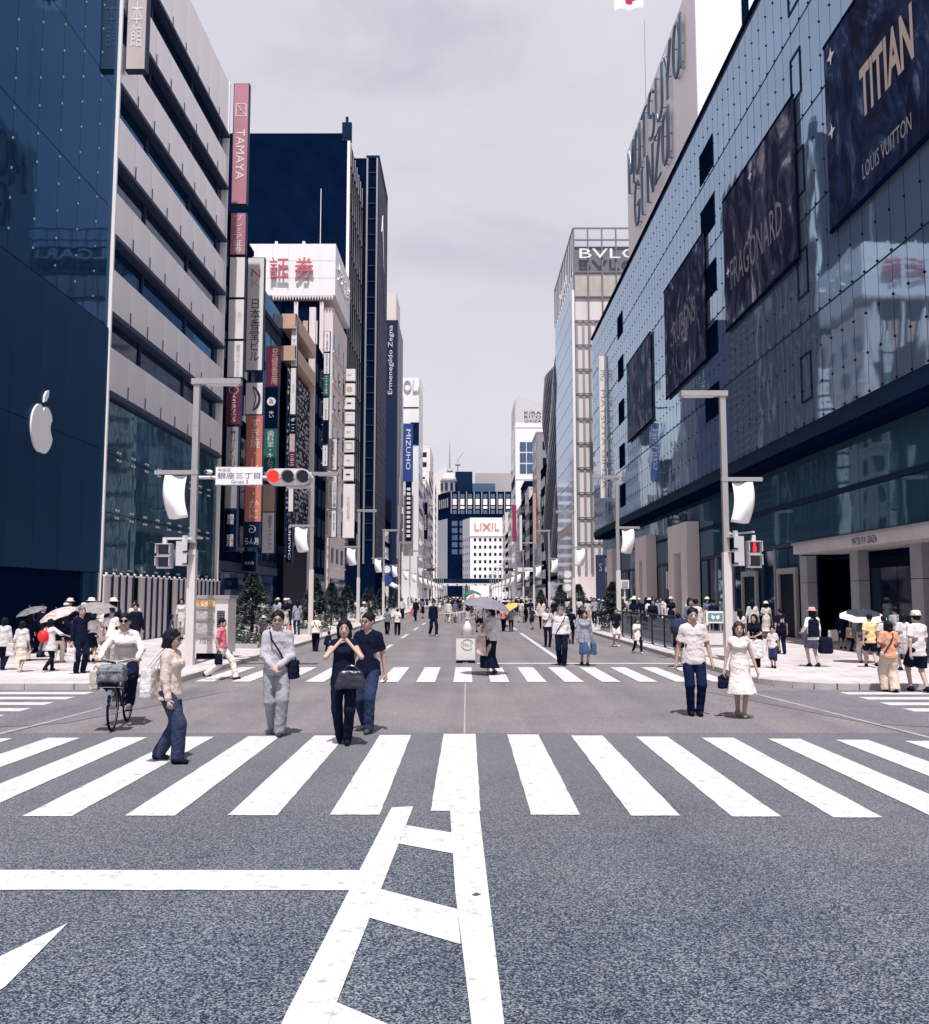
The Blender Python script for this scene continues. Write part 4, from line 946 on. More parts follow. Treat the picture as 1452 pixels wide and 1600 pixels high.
arc = [(xc - .28 + .62 * math.sin(a), 55.185, zc - .02 + .8 * math.cos(a)) for a in np.linspace(.35, 2.75, 12)]
b.tube(arc, [.03 + .05 * math.sin(PI * k / 11) for k in range(12)], 6); b.tube([arc[0], (xc + .02, 55.185, zc + .35), (xc + .12, 55.185, zc), arc[-1]], .025, 5); b.build('crescent', INK, t)
blade('tall orange sign with white brush characters', 384, 409, 649, 815, 55.2, ORNG, [('すき焼・しゃぶ・かに', True, .22, .85, .03, .97, WT)])
t, x0, x1, z0, z1 = blade('navy board with white swirl and characters under the orange sign', 381, 405, 817, 854, 55.2, NAVY2, [('らん月', False, .1, .95, .64, .92, WT)])
b = MB(); b.tube([((x0 + x1) / 2 + (.05 + .022 * k) * math.cos(k * .75), 55.185, z1 - .42 + (.05 + .022 * k) * math.sin(k * .75)) for k in range(12)], .03, 5); b.build('swirl', WT, t)
blade('small blue black menu box on the shop pier', 379, 400, 862, 892, 55.2, NAVY, [('六六六', False, .15, .85, .5, .68, WT)])
blade('small slate box sign low on the shop pier', 380, 399, 904, 920, 55.2, NAVY2, [('W', False, .35, .65, .25, .7, GREY)])
blade('maroon sign with gold outlined characters', 416, 436, 542, 604, 60.4, PLUM, [('足健香庵', True, .42, .92, .05, .95, TAN)])
t, x0, x1, z0, z1 = blade('black sign with a round white emblem under the maroon one', 414, 434, 606, 668, 60.4, NAVY, [('ゆい', True, .35, .7, .58, .75, WT)])
b = MB(); b.prism([((x0 + x1) / 2 + .3 * math.cos(a), z1 - .95 + .3 * math.sin(a)) for a in np.linspace(0, 2 * PI, 19)[:-1]], 60.375, 60.395, 'y'); b.build('round_emblem', WT, t)
text('a', INK, t, ((x0 + x1) / 2, 60.37, z1 - .95), .28, .3)
blade('green sign with white characters over the traffic signal', 412, 433, 670, 735, 60.4, GREEN, [('歯科室・キムラ', True, .25, .75, .04, .97, WT)])
blade('plain tan board below the green sign', 411, 429, 757, 799, 60.4, TAN)
blade('white board with dark vertical characters beneath the tan one', 410, 428, 801, 864, 60.4, WT, [('買取オークション', True, .45, .82, .08, .92, INK)])
blade('slim white sign with black characters in front of the beige balconies', 446, 459, 500, 572, 67.0, WT, [('銀座九八番', True, .4, .6, .06, .36, INK), ('マツザワビル', True, .25, .75, .42, .97, INK)])
blade('slim white board with faint marks left of the pierced screen', 444, 457, 575, 647, 67.0, WT, [('結婚', True, .3, .7, .35, .55, FAINT)])
blade('blue black floor list board reading 4F', 443, 457, 650, 676, 67.0, NAVY, [('4F', False, .15, .85, .12, .34, WT), ('一二', True, .2, .8, .5, .9, WT)])
blade('small pinkish picture board beneath the floor list', 442, 455, 678, 706, 67.0, M('picture_pink', (.6, .42, .40), .5, var=.3, scale=3))
blade('striped plum board above the signal head', 441, 455, 708, 729, 67.0, PLUM, [('三三', True, .15, .85, .1, .9, WT)])
blade('narrow cream board right under the signal head', 441, 453, 760, 799, 67.0, WT, [('心', True, .4, .7, .1, .2, FAINT)])
Y = 82.5
for lab, a, c, m, tx in [('white sign with black characters, topmost of the slim middle stack', 518, 549, WT, [('月上商会', True, .3, .72, .12, .95, INK)]), ('white sign dense with small bold characters, second of the middle stack', 552, 584, WT, [('銀座中央通二丁目', True, .35, .68, .03, .97, INK)]),
                      ('green sign with white characters in the middle stack', 586, 618, GREEN, [('三十年', True, .3, .75, .05, .95, WT)]), ('white sign with thin characters below the green one', 622, 656, WT, [('サロン御用達', True, .35, .66, .05, .95, INK)]),
                      ('blank blue black board in the middle stack', 658, 692, NAVY, []), ('white sign with few characters at the foot of the middle stack', 696, 728, WT, [('私・大・寿', True, .4, .7, .1, .9, INK)])]:
    blade(lab, 497.5, 510.5 - (a - 518) * .012, a, c, Y, m, tx)
blade('white framed sign with four black characters beside the pink wall', 511, 525, 686, 734, 86.0, WT, [('南風ビル', True, .28, .75, .06, .95, INK)])
blade('white sign with red price digits', 509, 524, 744, 794, 86.0, WT, [('2990円', True, .08, .5, .28, .97, PLUM), ('GOMU足と腰', True, .58, .95, .2, .97, INK), ('ろ', False, .15, .8, .03, .15, INK)])
blade('white sign with columns of small characters under the price sign', 508, 523, 798, 839, 86.0, WT, [('肥', True, .2, .5, .15, .3, INK), ('銀座店二階営業中', True, .66, .84, .1, .8, INK)])
for k in range(8):
    a = 577 + 22.3 * k
    wh = ['topmost', 'second', 'third', 'fourth', 'fifth', 'sixth', 'seventh', 'eighth'][k]
    t, x0, x1, z0, z1 = blade(f'white square box sign, {wh} from the top of the tall white stack', 533.5, 552 - k * .2, a, a + 17.5, 96.5, WT, frame=WT)
    mk = [FAINT, TAN, INK, FAINT, FAINT, INK, FAINT, INK][k]; b = MB(); xc, zc = (x0 + x1) / 2, (z0 + z1) / 2
    if k == 1: b.lathe([(.36, 0)], (0, 0, 0), 3) if False else b.prism([(xc + .32 * math.cos(q), zc + .32 * math.sin(q)) for q in np.linspace(0, 2 * PI, 17)[:-1]], 96.48, 96.495, 'y')
    elif k in (3, 5): 
        for a0, a1, c0, c1 in ((-.4, .4, .36, .4), (-.4, .4, -.4, -.36), (-.4, -.36, -.36, .36), (.36, .4, -.36, .36)): b.box(xc + a0, xc + a1, 96.48, 96.495, zc + c0, zc + c1)
    else: b.box(xc - .25, xc + .2, 96.48, 96.495, zc - .05, zc + .12)
    b.build('printed_mark', mk, t)
    b = MB()
    for q in range(5): b.box(x0 + .1 + .25 * q, x0 + .24 + .25 * q, 96.49, 96.6, z0 - .30, z0 - .12)
    b.build('spacer_slot', NAVY, t)
blade('long white sign with pale red vertical characters ending the white stack', 532, 551, 757, 840, 96.5, WT, [('大和証券', True, .34, .66, .22, .68, M('thin_red', (.45, .25, .25), .6, var=0))], frame=WT)
blade('dark sign with white vertical capitals over the jeweller shopfront', 437, 451, 818, 878, 66.5, NAVY, [('CHAUMET', False, .35, .75, .05, .95, WT, 90)])
blade('tall banner with white vertical bank name on blue', 630, 645, 662, 752, 180.0, BLUE, [('MIZUHO', False, .3, .78, .1, .8, WT, -90)])
t, x0, x1, z0, z1 = blade('film strip like sign of white squares on black', 634, 643, 753, 845, 168.0, NAVY)
b = MB()
for k in range(11): zz = z1 - 1.0 - k * (z1 - z0 - 1.4) / 11; b.box(x0 + .2, x1 - .2, 167.97, 167.99, zz - .62, zz - .1)
b.build('white_square', WT, t)
t, x0, x1, z0, z1 = blade('narrow blue black sign high on the far left row', 662, 668, 785, 842, 232.0, NAVY, [('NOBON', False, .3, .75, .35, .75, WT, -90)])
MX = [M('sign_salmon', (.62, .33, .26), .5, var=.1), PINK, WT, WT, GREEN, NAVY, WT, NAVY, GREEN, WT, BLUE]
spec = [(603, 611, 668, 690, 150.5, 0, 'salmon'), (603, 611, 691, 711, 150.5, 1, 'pink'), (602, 610, 712, 746, 150.5, 2, 'white'), (602, 610, 748, 768, 150.5, 4, 'small green'), (601.5, 609.5, 779, 816, 150.5, 5, 'blue black'),
        (612.5, 621, 730, 772, 158.5, 3, 'long white'), (613, 620, 791, 812, 158.5, 7, 'black'), (613, 620, 813, 834, 158.5, 8, 'dark green'), (624, 630, 714, 760, 166.0, 6, 'slim white'), (623.5, 629.5, 762, 792, 166.0, 9, 'pale'), (623, 629, 803, 826, 166.0, 7, 'short black'),
        (623, 629, 830, 862, 166.0, 9, 'low white'), (650, 656, 834, 868, 196.0, 10, 'blue'), (650, 656, 876, 900, 196.0, 10, 'low blue'), (658, 662, 820, 850, 214.0, 2, 'thin white')]
wh2 = ['under the second dark tower', 'below the salmon sign', 'under the pink sign', 'in the stack below the navy block', 'low in the stack below the navy block', 'beside the far green sign', 'below the long white sign', 'below the black board', 'before the film strip sign', 'under the slim white sign', 'below the pale board', 'lowest before the film strip sign', 'on the far left row', 'beneath the far blue sign', 'past the far blue signs']
for (a, c, d, e, Yq, mi, cn), w in zip(spec, wh2): blade(f'{cn} far board {w}', a, c, d, e, Yq, MX[mi])
for a, c, d, e, Yq, m, lab in [(801, 807, 790, 846, 205.0, M('sign_crimson', (.30, .03, .09), .5, var=.1), 'crimson vertical sign far down the right row'), (833, 838, 770, 850, 160.0, M('sign_salmon2', (.60, .36, .30), .5, var=.1), 'salmon vertical sign on the right row'), (812, 816, 805, 860, 195.0, WT, 'slim white sign on the right row'), (842, 846, 775, 800, 155.0, WT, 'small white box sign beside the rippled building'), (842, 846, 812, 835, 155.0, WT, 'lower white box sign beside the rippled building')]:
    blade(lab, a, c, d, e, Yq, m, group='blade signs along the right fronts')
blade('slate upright sign slab at the store front', 933, 945, 868, 950, 80.0, DGREY, [('S', False, .3, .7, .15, .3, GREY)], brackets=False, group='blade signs along the right fronts')

# ================================================================== street lamps with hanging banners
LAMPM = M('lamp_steel', (0.36, 0.345, 0.35), .45, .35, var=.08, streak=.08)
LAMPB = M('lamp_base', (0.60, 0.56, 0.55), .5, .1, var=.06)
BANN = M('banner_cloth', (0.80, 0.79, 0.79), .7, var=.03)
def make_lamp(sd, label, group):
    """sd -1: left kerb, arm reaching right over the road."""
    t = thing('street_lamp', label, 'street lamp', (0, 0, 0), group=group); o = -sd
    b = MB(); b.box(-.105, .105, -.105, .105, .0, 3.0); b.build('lower_column', LAMPB, t, local=True)
    b = MB(); b.box(-.078, .078, -.078, .078, 3.0, 7.42)
    for z in (4.1, 5.2, 6.3): b.box(-.083, .083, -.083, .083, z, z + .025)
    b.build('upper_column', LAMPM, t, local=True)
    b = MB(); xs = sorted((-o * .14, o * 1.18)); b.box(xs[0], xs[1], -.11, .11, 7.42, 7.57); la_ = b.build('lamp_arm', LAMPM, t, local=True)
    b = MB(); xs = sorted((o * .25, o * 1.1)); b.box(xs[0], xs[1], -.08, .08, 7.395, 7.418); b.build('light_strip', M('lamp_lens', (.75, .75, .72), .3, var=.02), la_, local=True)
    b = MB(); xs = sorted((-o * 1.05, o * .10)); b.box(xs[0], xs[1], -.09, -.0, 4.99, 5.10); b.box(-.03, .03, .1, .13, 4.9, 5.1); ba_ = b.build('banner_arm', LAMPM, t, local=True)
    # cloth pushed sideways by the wind
    nx, nz = 8, 12; vs = []
    for j in range(nz + 1):
        for i in range(nx + 1):
            u, v = i / nx, j / nz; bow = .16 * math.sin(PI * v) + .10 * v * v
            vs.append((-o * (.20 + .56 * u - (.18 * v * v * (1 - .3 * u) - .06 * math.sin(3 * v)) * (1 if u > .5 else .6)), -.05 - bow * (1 - .5 * u) + .06 * math.sin(5 * u + 3 * v), 4.96 - 1.12 * v - .05 * math.sin(2.5 * u) * v))
    b = MB(); b.add(vs, [(j * (nx + 1) + i, j * (nx + 1) + i + 1, (j + 1) * (nx + 1) + i + 1, (j + 1) * (nx + 1) + i) for j in range(nz) for i in range(nx)])
    ob = b.build('banner', BANN, ba_, smooth=True, local=True)
    so = ob.modifiers.new('cloth', 'SOLIDIFY'); so.thickness = .006
    return t
nth = ['nearest', 'second', 'third', 'fourth', 'fifth', 'sixth', 'seventh', 'eighth', 'ninth', 'tenth', 'eleventh', 'twelfth', 'thirteenth', 'fourteenth', 'fifteenth']
for sd, side in ((-1, 'left'), (1, 'right')):
    first = make_lamp(sd, '', f'street lamps on the {side} kerb')
    xx = -7.2 if sd < 0 else 7.25
    for k in range(15):
        yy = 23.55 + 18.15 * k if sd < 0 else 25.0 + 17.9 * k; mt = Matrix.Translation((xx, yy, .11))
        o = first if k == 0 else copy_tree(first, mt)
        if k == 0: o.matrix_basis = mt; W[o.name] = mt
        if k: o.rotation_euler.z = random.uniform(-.04, .04)
        o['label'] = f'{nth[k]} square street lamp with white banner along the {side} kerb'
# ---- traffic signal and street name board carried by the left lamp
HOUS = M('signal_housing', (0.58, 0.57, 0.58), .45, .2, var=.06)
LENS = M('dark_lens', (0.012, 0.018, 0.04), .15, var=0)
def disc(b, x, y, z, r, d=.02, n=20): b.prism([(x + r * math.cos(a), z + r * math.sin(a)) for a in np.linspace(0, 2 * PI, n + 1)[:-1]], y - d, y, 'y')
Ys = 23.3
x0, z1 = ony(417, 732, Ys); x1, z0 = ony(485, 758, Ys)
t = thing('traffic_signal', 'horizontal traffic signal with its red lamp lit, on the left mast', 'traffic light', ((x0 + x1) / 2, Ys, z0))
b = MB(); n = 10; hh = (z1 - z0) / 2; zc = (z0 + z1) / 2
pl = [(x0 + hh - hh * math.sin(a), zc + hh * math.cos(a)) for a in np.linspace(0, PI, n)] + [(x1 - hh + hh * math.sin(a), zc - hh * math.cos(a)) for a in np.linspace(0, PI, n)]
b.prism(pl, Ys, Ys + .22, 'y'); b.build('housing', HOUS, t)
REDL = M('red_lamp', (1.0, 0.02, 0.015), .4, var=0, emit=1.3)
for k in range(3):
    xc = x0 + .19 + (x1 - x0 - .38) * k / 2; b = MB(); disc(b, xc, Ys - .005, zc, .155); ln = b.build('red_lens' if k == 0 else 'dark_lens', REDL if k == 0 else LENS, t)
    b = MB(); vs = []; A = np.linspace(-.35, PI + .35, 13)
    for yy in (Ys - .20, Ys):
        for rr in (.165, .185): vs += [(xc + rr * math.cos(a), yy + (0 if yy == Ys else .06 * (1 - math.sin(max(0, min(PI, a))))), zc + rr * math.sin(a)) for a in A]
    m_ = len(A); fs = []
    for i in range(m_ - 1): fs += [(i, i + 1, 2 * m_ + i + 1, 2 * m_ + i), (m_ + i, 3 * m_ + i, 3 * m_ + i + 1, m_ + i + 1), (i, m_ + i, m_ + i + 1, i + 1)]
    b.add(vs, fs); b.build('visor', HOUS, ln)
xa = -7.1
b = MB(); b.tube([(xa, Ys + .28, zc + .02), (x1 + .02, Ys + .28, zc + .02)], .045, 8); b.tube([(x0 + .5, Ys + .15, z0 - .03), (x1, Ys + .15, z0 - .03)], .05, 8)
b.cbox((x1 - .05, Ys + .27, zc), (.1, .12, .3)); b.tube([(x0 + .85, Ys + .1, z0 - .05), (x0 + 1.0, Ys + .05, z0 - .2), (x0 + 1.15, Ys + .1, z0 - .04)], .015, 5); b.build('mast_arm', HOUS, t)
x0, z1 = ony(337, 730, Ys); x1, z0 = ony(409, 757, Ys)
t = thing('street_name_sign', 'white street name board with blue characters beside the traffic signal', 'sign', ((x0 + x1) / 2, Ys, z0))
b = MB(); b.box(x0, x1, Ys + .02, Ys + .10, z0, z1); b.build('board', SIGNW, t)
b = MB(); b.box(x0 - .02, x1 + .02, Ys + .04, Ys + .08, z0 - .02, z0 - .002); b.box(x0 - .02, x1 + .02, Ys + .04, Ys + .08, z1 + .002, z1 + .02); b.build('rim', GREY, t)
NB = M('name_blue', (.03, .06, .17), .5, var=0); H_ = z1 - z0; Wd = x1 - x0
text('中央区', NB, t, (x0 + Wd * .19, Ys + .012, z1 - H_ * .16), Wd * .28, H_ * .2)
text('銀座三丁目', NB, t, (x0 + Wd * .5, Ys + .012, z1 - H_ * .48), Wd * .92, H_ * .36); text('Ginza 3', NB, t, (x0 + Wd * .52, Ys + .012, z1 - H_ * .83), Wd * .36, H_ * .2)
xq, zq = ony(327, 735, 23.2)
t = thing('security_camera', 'small white security camera on the left mast arm by the name board', 'camera', (xq, 23.2, zq - .1)); b = MB(); b.tube([(xq, 23.35, zq - .02), (xq - .03, 23.05, zq - .06)], .055, 8); b.build('housing', SIGNW, t); b = MB(); b.tube([(xq, 23.3, zq - .05), (xq, 23.45, zq - .2)], .02, 6); b.build('bracket', GREY, t); b = MB(); b.tube([(xq - .032, 23.04, zq - .062), (xq - .034, 23.02, zq - .065)], .04, 8); b.build('lens', LENS, t)
# pedestrian signals
def ped(label, px0, px1, py0, py1, Y, rz, lit=None):
    xa, z1 = ony(px0, py0, Y); xb, z0 = ony(px1, py1, Y); xc, zc = (xa + xb) / 2, (z0 + z1) / 2
    t = thing('pedestrian_signal', label, 'traffic light', (xc, Y, zc), rz, group='pedestrian signals on the lamp posts')
    h = (z1 - z0) / 2; w = .19
    b = MB(); b.box(-w, w, 0, .2, -h, h); b.build('housing', HOUS, t, local=True)
    for s in (1, -1):
        b = MB(); b.box(-w + .05, w - .05, -.012, 0, s * h / 2 - h * .38, s * h / 2 + h * .38); ln = b.build('lens', LENS, t, local=True)
        if lit == s:
            b = MB(); b.ell((0, -.016, s * h / 2 + .09), (.04, .008, .045), 8, 5); b.box(-.045, .045, -.02, -.014, s * h / 2 - .12, s * h / 2 + .04); b.build('standing_figure', REDL, ln, local=True)
        b = MB(); b.box(-w, w, -.16, 0, s * h / 2 + h * .42, s * h / 2 + h * .46); b.box(-w, -w + .02, -.14, 0, s * h / 2 - h * .3, s * h / 2 + h * .42); b.box(w - .02, w, -.14, 0, s * h / 2 - h * .3, s * h / 2 + h * .42); b.build('visor', HOUS, t, local=True)
    b = MB(); b.box(-.05, .05, .02, .12, h, h + .16); b.box(-.05, .72 if px0 < 726 else .05, .05, .1, h + .10, h + .16); b.build('hanger', HOUS, t, local=True)
    return t
ped('front facing pedestrian signal left of the left lamp post', 248, 264, 849, 888, 23.4, 0)
ped('side facing pedestrian signal against the left lamp post', 286, 298, 846, 884, 23.4, R(70))
ped('front facing pedestrian signal right of the right lamp post', 1170, 1189, 845, 887, 24.9, 0, 1)
ped('side facing pedestrian signal against the right lamp post', 1141, 1153, 838, 884, 24.9, R(-65))
t = thing('signal_pole', 'thin steel pole carrying the pedestrian signal behind the right lamp', 'pole', (ony(1142, 950, 26.0)[0], 26.0, .11))
b = MB(); xp = ony(1142, 950, 26.0)[0]; b.tube([(xp, 26.0, .1), (xp, 26.0, 3.75)], .07, 8); b.tube([(xp, 26.0, 3.68), (ony(1180, 850, 25)[0], 25.05, 3.68)], .03, 6); b.build('shaft', LAMPB, t); piece('button_box', xp - .12, xp + .12, 25.8, 25.95, 1.1, 1.45, GREY, t)
# far signals
for px, lab in ((795, 'dark far traffic signal over the right lane'), (673, 'dark far traffic signal by the left row')):
    x, z = ony(px, 890, 130.0 if px > 700 else 150.); Yq = 130.0 if px > 700 else 150.
    t = thing('traffic_signal', lab, 'traffic light', (x, Yq, z)); b = MB(); b.box(x - .65, x + .65, Yq, Yq + .2, z - .22, z + .22); b.build('housing', DGREY, t)
    for k in range(3): b = MB(); disc(b, x - .42 + .42 * k, Yq - .01, z, .17, .02, 12); b.build('lens', LENS, t)
    sg = 1 if px > 700 else -1; b = MB(); b.tube([(x, Yq + .25, z), (sg * 7.2, Yq + .25, z)], .06, 6); b.tube([(sg * 7.2, Yq + .25, .1), (sg * 7.2, Yq + .25, z + .3)], .1, 8); b.build('mast', GREY, t)
    xn = x + sg * 2.4; piece('name_plate', xn - 1.1, xn + 1.1, Yq + .1, Yq + .16, z - .3, z + .3, SIGNW, t)
# round prohibition signs on a post, right pavement
xq, yq = 8.1, 72.0
t = thing('round_sign_post', 'thin post with two grey round signs on the right pavement', 'sign post', (xq, yq, .11)); b = MB(); b.tube([(xq, yq, .1), (xq, yq, 3.9)], .05, 8); b.build('post', WPAINT, t)
for z, nm in ((3.6, 'upper_disc'), (2.55, 'lower_disc')):
    b = MB(); disc(b, xq, yq - .06, z, .42, .03); o = b.build(nm, GREY, t); b = MB(); disc(b, xq, yq - .1, z, .30, .012); b.build('disc_face', SIGNW, o)
piece('plate', xq - .3, xq + .3, yq - .09, yq - .06, 2.98, 3.18, SIGNW, t)
xq, yq = ony(612, 0, 92)[0], 92.0
t = thing('round_sign_post', 'post with blue and white round signs at the left kerb', 'sign post', (xq, yq, .11)); b = MB(); b.tube([(xq, yq, .1), (xq, yq, 5.0)], .06, 8); b.build('post', WPAINT, t)
for z, mm, nm in ((4.6, SIGNW, 'upper_disc'), (3.5, BLUE, 'lower_disc')):
    b = MB(); disc(b, xq, yq - .06, z, .55, .03); o = b.build(nm, BLUE, t); b = MB(); disc(b, xq, yq - .1, z, .38, .012); b.build('disc_face', mm, o)
# white square sign on a post
xq, yq = ony(961, 0, 52)[0], 52.0; _, zq = ony(961, 913, 52)
t = thing('square_sign_post', 'small white tilted square sign on a thin post by the right shrub', 'sign post', (xq, yq, .11)); b = MB(); b.tube([(xq, yq, .1), (xq, yq, zq)], .045, 8); b.build('post', WPAINT, t)
b = MB(); b.cbox((xq, yq - .08, zq), (.5, .06, .5), .15); o = b.build('sign_plate', SIGNW, t); b = MB(); b.cbox((xq, yq - .125, zq), (.36, .02, .34), .15); b.build('printed_panel', M('plate_print', (.35, .36, .4), .6, var=.4, scale=9), o)
# ---- lottery kiosk
Yk = 25.6
x0, z1 = ony(304, 930, Yk); x1, _ = ony(357, 930, Yk); z0 = .11
t = thing('lottery_kiosk', 'pale street kiosk with yellow header, posters and side vents by the left lamp', 'kiosk', ((x0 + x1) / 2, Yk + .5, z0))
KW = M('kiosk_cream', (.66, .62, .60), .5, var=.05, streak=.07)
KB = Yk + .9
b = MB(); b.box(x0, x1, Yk, KB, .28, z1 - .1); b.build('body', KW, t)
b = MB(); b.box(x0 - .04, x1 + .05, Yk - .06, KB + .05, z1 - .1, z1); b.build('roof', GREY, t)
b = MB(); b.box(x0 + .06, x1 - .05, Yk + .1, KB - .1, .11, .28); b.build('plinth', BLACK, t)
YEL = M('kiosk_yellow', (.72, .52, .24), .5, var=.05); xm = x0 + (x1 - x0) * .62
piece('header', x0 + .02, xm, Yk - .03, Yk - .002, z1 - .32, z1 - .12, YEL, t); text('宝くじ', REDINK, t, ((x0 + xm) / 2, Yk - .036, z1 - .22), (xm - x0) * .7, .15)
PST = M('kiosk_poster', (.40, .38, .37), .6, var=.45, scale=7)
piece('poster', x0 + .03, xm - .02, Yk - .02, Yk - .002, z1 - .68, z1 - .38, PST, t); piece('poster', x0 + .03, xm - .02, Yk - .02, Yk - .002, z1 - 1.08, z1 - .74, PST, t)
for z in (z1 - .36, z1 - .70, z1 - 1.12): piece('shelf_trim', x0, xm, Yk - .05, Yk - .003, z - .02, z + .012, GREY, t)
text('・3億円', M('kiosk_ink', (.25, .15, .15), .6, var=0), t, ((x0 + xm) / 2, Yk - .008, z1 - 1.28), (xm - x0) * .72, .17)
for k in range(8): piece('vent_slat', xm + .06, xm + .28, Yk - .02, Yk - .002, z1 - .9 + .06 * k, z1 - .865 + .06 * k, INK, t)
# ---- advertising kiosk & low railing on the right
Yk = 31.5; x0, z1 = ony(1104, 955, Yk); x1, _ = ony(1131, 955, Yk)
t = thing('information_stand', 'low stand with teal framed poster of white shapes behind the right couple', 'stand', ((x0 + x1) / 2, Yk, .11))
b = MB(); b.box(x0, x1, Yk, Yk + .4, .11, .68); b.build('base', PIL, t); piece('poster_frame', x0 - .02, x1 + .02, Yk - .02, Yk + .1, .95, z1, SIGNW, t); b = MB(); b.box(x0 + .08, x0 + .14, Yk + .02, Yk + .08, .68, .95); b.box(x1 - .14, x1 - .08, Yk + .02, Yk + .08, .68, .95); b.build('leg_pair', GREY, t)
piece('poster', x0 + .05, x1 - .05, Yk - .03, Yk - .021, 1.02, z1 - .07, M('poster_teal', (.10, .25, .27), .5, var=.05), t)
b = MB(); xc, zc = (x0 + x1) / 2, (.95 + z1) / 2
for s in (-1, 1): b.prism([(xc + s * .01, zc + .03), (xc + s * .13, zc + .09), (xc + s * .15, zc - .02), (xc + s * .08, zc - .09), (xc + s * .03, zc - .05)], Yk - .036, Yk - .032, 'y')
b.build('white_shape', SIGNW, t); piece('base_poster', x0 + .05, x1 - .05, Yk - .012, Yk - .002, .2, .6, KW, t)
t = thing('glass_railing', 'low blue black panel railing along the right kerb', 'railing', (6.95, 37, .11))
for k in range(6):
    y = 29.5 + 2.1 * k; piece('panel', 6.92, 6.97, y + .05, y + 2.05, .16, 1.12, GLD, t); piece('post', 6.9, 6.99, y - .04, y + .04, .11, 1.18, DGREY, t)
piece('hand_rail', 6.89, 7.0, 29.4, 42.2, 1.18, 1.23, DGREY, t)
# ---- white notice board standing in the road
Yc = 25.9; x0, _ = ony(713, 1000, Yc); x1, _ = ony(742.5, 1000, Yc); zt = ony(0, 995, Yc)[1]
t = thing('road_notice_board', 'white freestanding road board with a round grey mark and cone top', 'barrier', ((x0 + x1) / 2, Yc, 0))
NBM = M('notice_white', (.66, .62, .60), .5, var=.05)
b = MB(); b.box(x0, x1, Yc, Yc + .08, .07, zt); b.build('board', NBM, t); b = MB(); b.box(x0 - .02, x1 + .02, Yc - .02, Yc + .1, zt, zt + .035); b.build('cap', GREY, t)
for x in (x0 + .1, x1 - .1): b = MB(); b.box(x - .1, x + .1, Yc - .22, Yc + .3, .008, .065); b.build('foot', BLACK, t)
xc, zc = (x0 + x1) / 2 + .05, zt - .22; b = MB(); b.tube([(xc + .17 * math.cos(a), Yc - .008, zc + .15 * math.sin(a)) for a in np.linspace(.3, 5.6, 16)], .008, 5); b.build('ring_mark', GREY, t); text('No.3', GREY, t, (xc, Yc - .01, zc), .24, .10)
b = MB(); b.lathe([(.19, zt + .03), (.15, zt + .2), (.155, zt + .21), (.05, zt + .42), (.03, zt + .44)], (xc, Yc + .25, 0), 16); b.lathe([(.16, .01), (.16, zt + .03)], (xc, Yc + .25, 0), 16); b.build('cone_top', NBM, t, smooth=True)
# traffic cones and parasols far away
for px, py, lab in ((643, 962, 'small red cone at the far left kerb'), (453, 1003, 'red box at the foot of the second left lamp')):
    x, y = ong(px, py); b = MB(); b.box(x - .2, x + .2, y - .2, y + .2, .005, .04); b.lathe([(.16, .04), (.04, .68)], (x, y, 0), 10); o = b.build('traffic_cone', M('cone_red', (.55, .08, .07), .5, var=.1)); tag(o, lab.replace('red box', 'red cone'), 'cone')
def canopy_parasol(label, x, y, zt, r, mats, cat='parasol'):
    t = thing('parasol', label, cat, (x, y, 0)); b = MB(); b.tube([(x, y, 0), (x, y, zt)], .03, 6); b.build('pole', GREY, t)
    b = MB(); n = 8
    for k in range(n):
        a0, a1 = 2 * PI * k / n, 2 * PI * (k + 1) / n; b.k = k % len(mats)
        b.add([(x, y, zt), (x + r * .55 * math.cos(a0), y + r * .55 * math.sin(a0), zt - .22 * r), (x + r * .55 * math.cos(a1), y + r * .55 * math.sin(a1), zt - .22 * r), (x + r * math.cos(a0), y + r * math.sin(a0), zt - .52 * r), (x + r * math.cos(a1), y + r * math.sin(a1), zt - .52 * r)], [(0, 1, 2), (1, 3, 4, 2)])
    o = b.build('canopy', mats, t); so = o.modifiers.new('cloth', 'SOLIDIFY'); so.thickness = .01
x, y = ony(737, 0, 120)[0], 120.; canopy_parasol('wide dark green cafe parasol far down the road', x, y, 2.7, 1.35, [GREEN])
x, y = ony(741, 0, 96)[0], 96.; canopy_parasol('red and white cafe parasol in the middle distance', x, y, 2.15, 1.05, [SIGNW, M('parasol_red', (.5, .12, .1), .6, var=.05)])
for k, (px, Yq) in enumerate(((702, 61), (713, 62), (722, 66))):
    x = ony(px, 0, Yq)[0]; t = thing('cafe_table', ['round road table by the pushchair', 'second round table of the road group', 'third round table of the road group'][k], 'table', (x, Yq, 0)); b = MB(); b.lathe([(.32, 0), (.32, .03), (.03, .05), (.03, .70)], (x, Yq, 0), 14); b.build('stem', GREY, t); b = MB(); b.lathe([(.38, .70), (.38, .74)], (x, Yq, 0), 18); b.build('table_top', WPAINT, t)
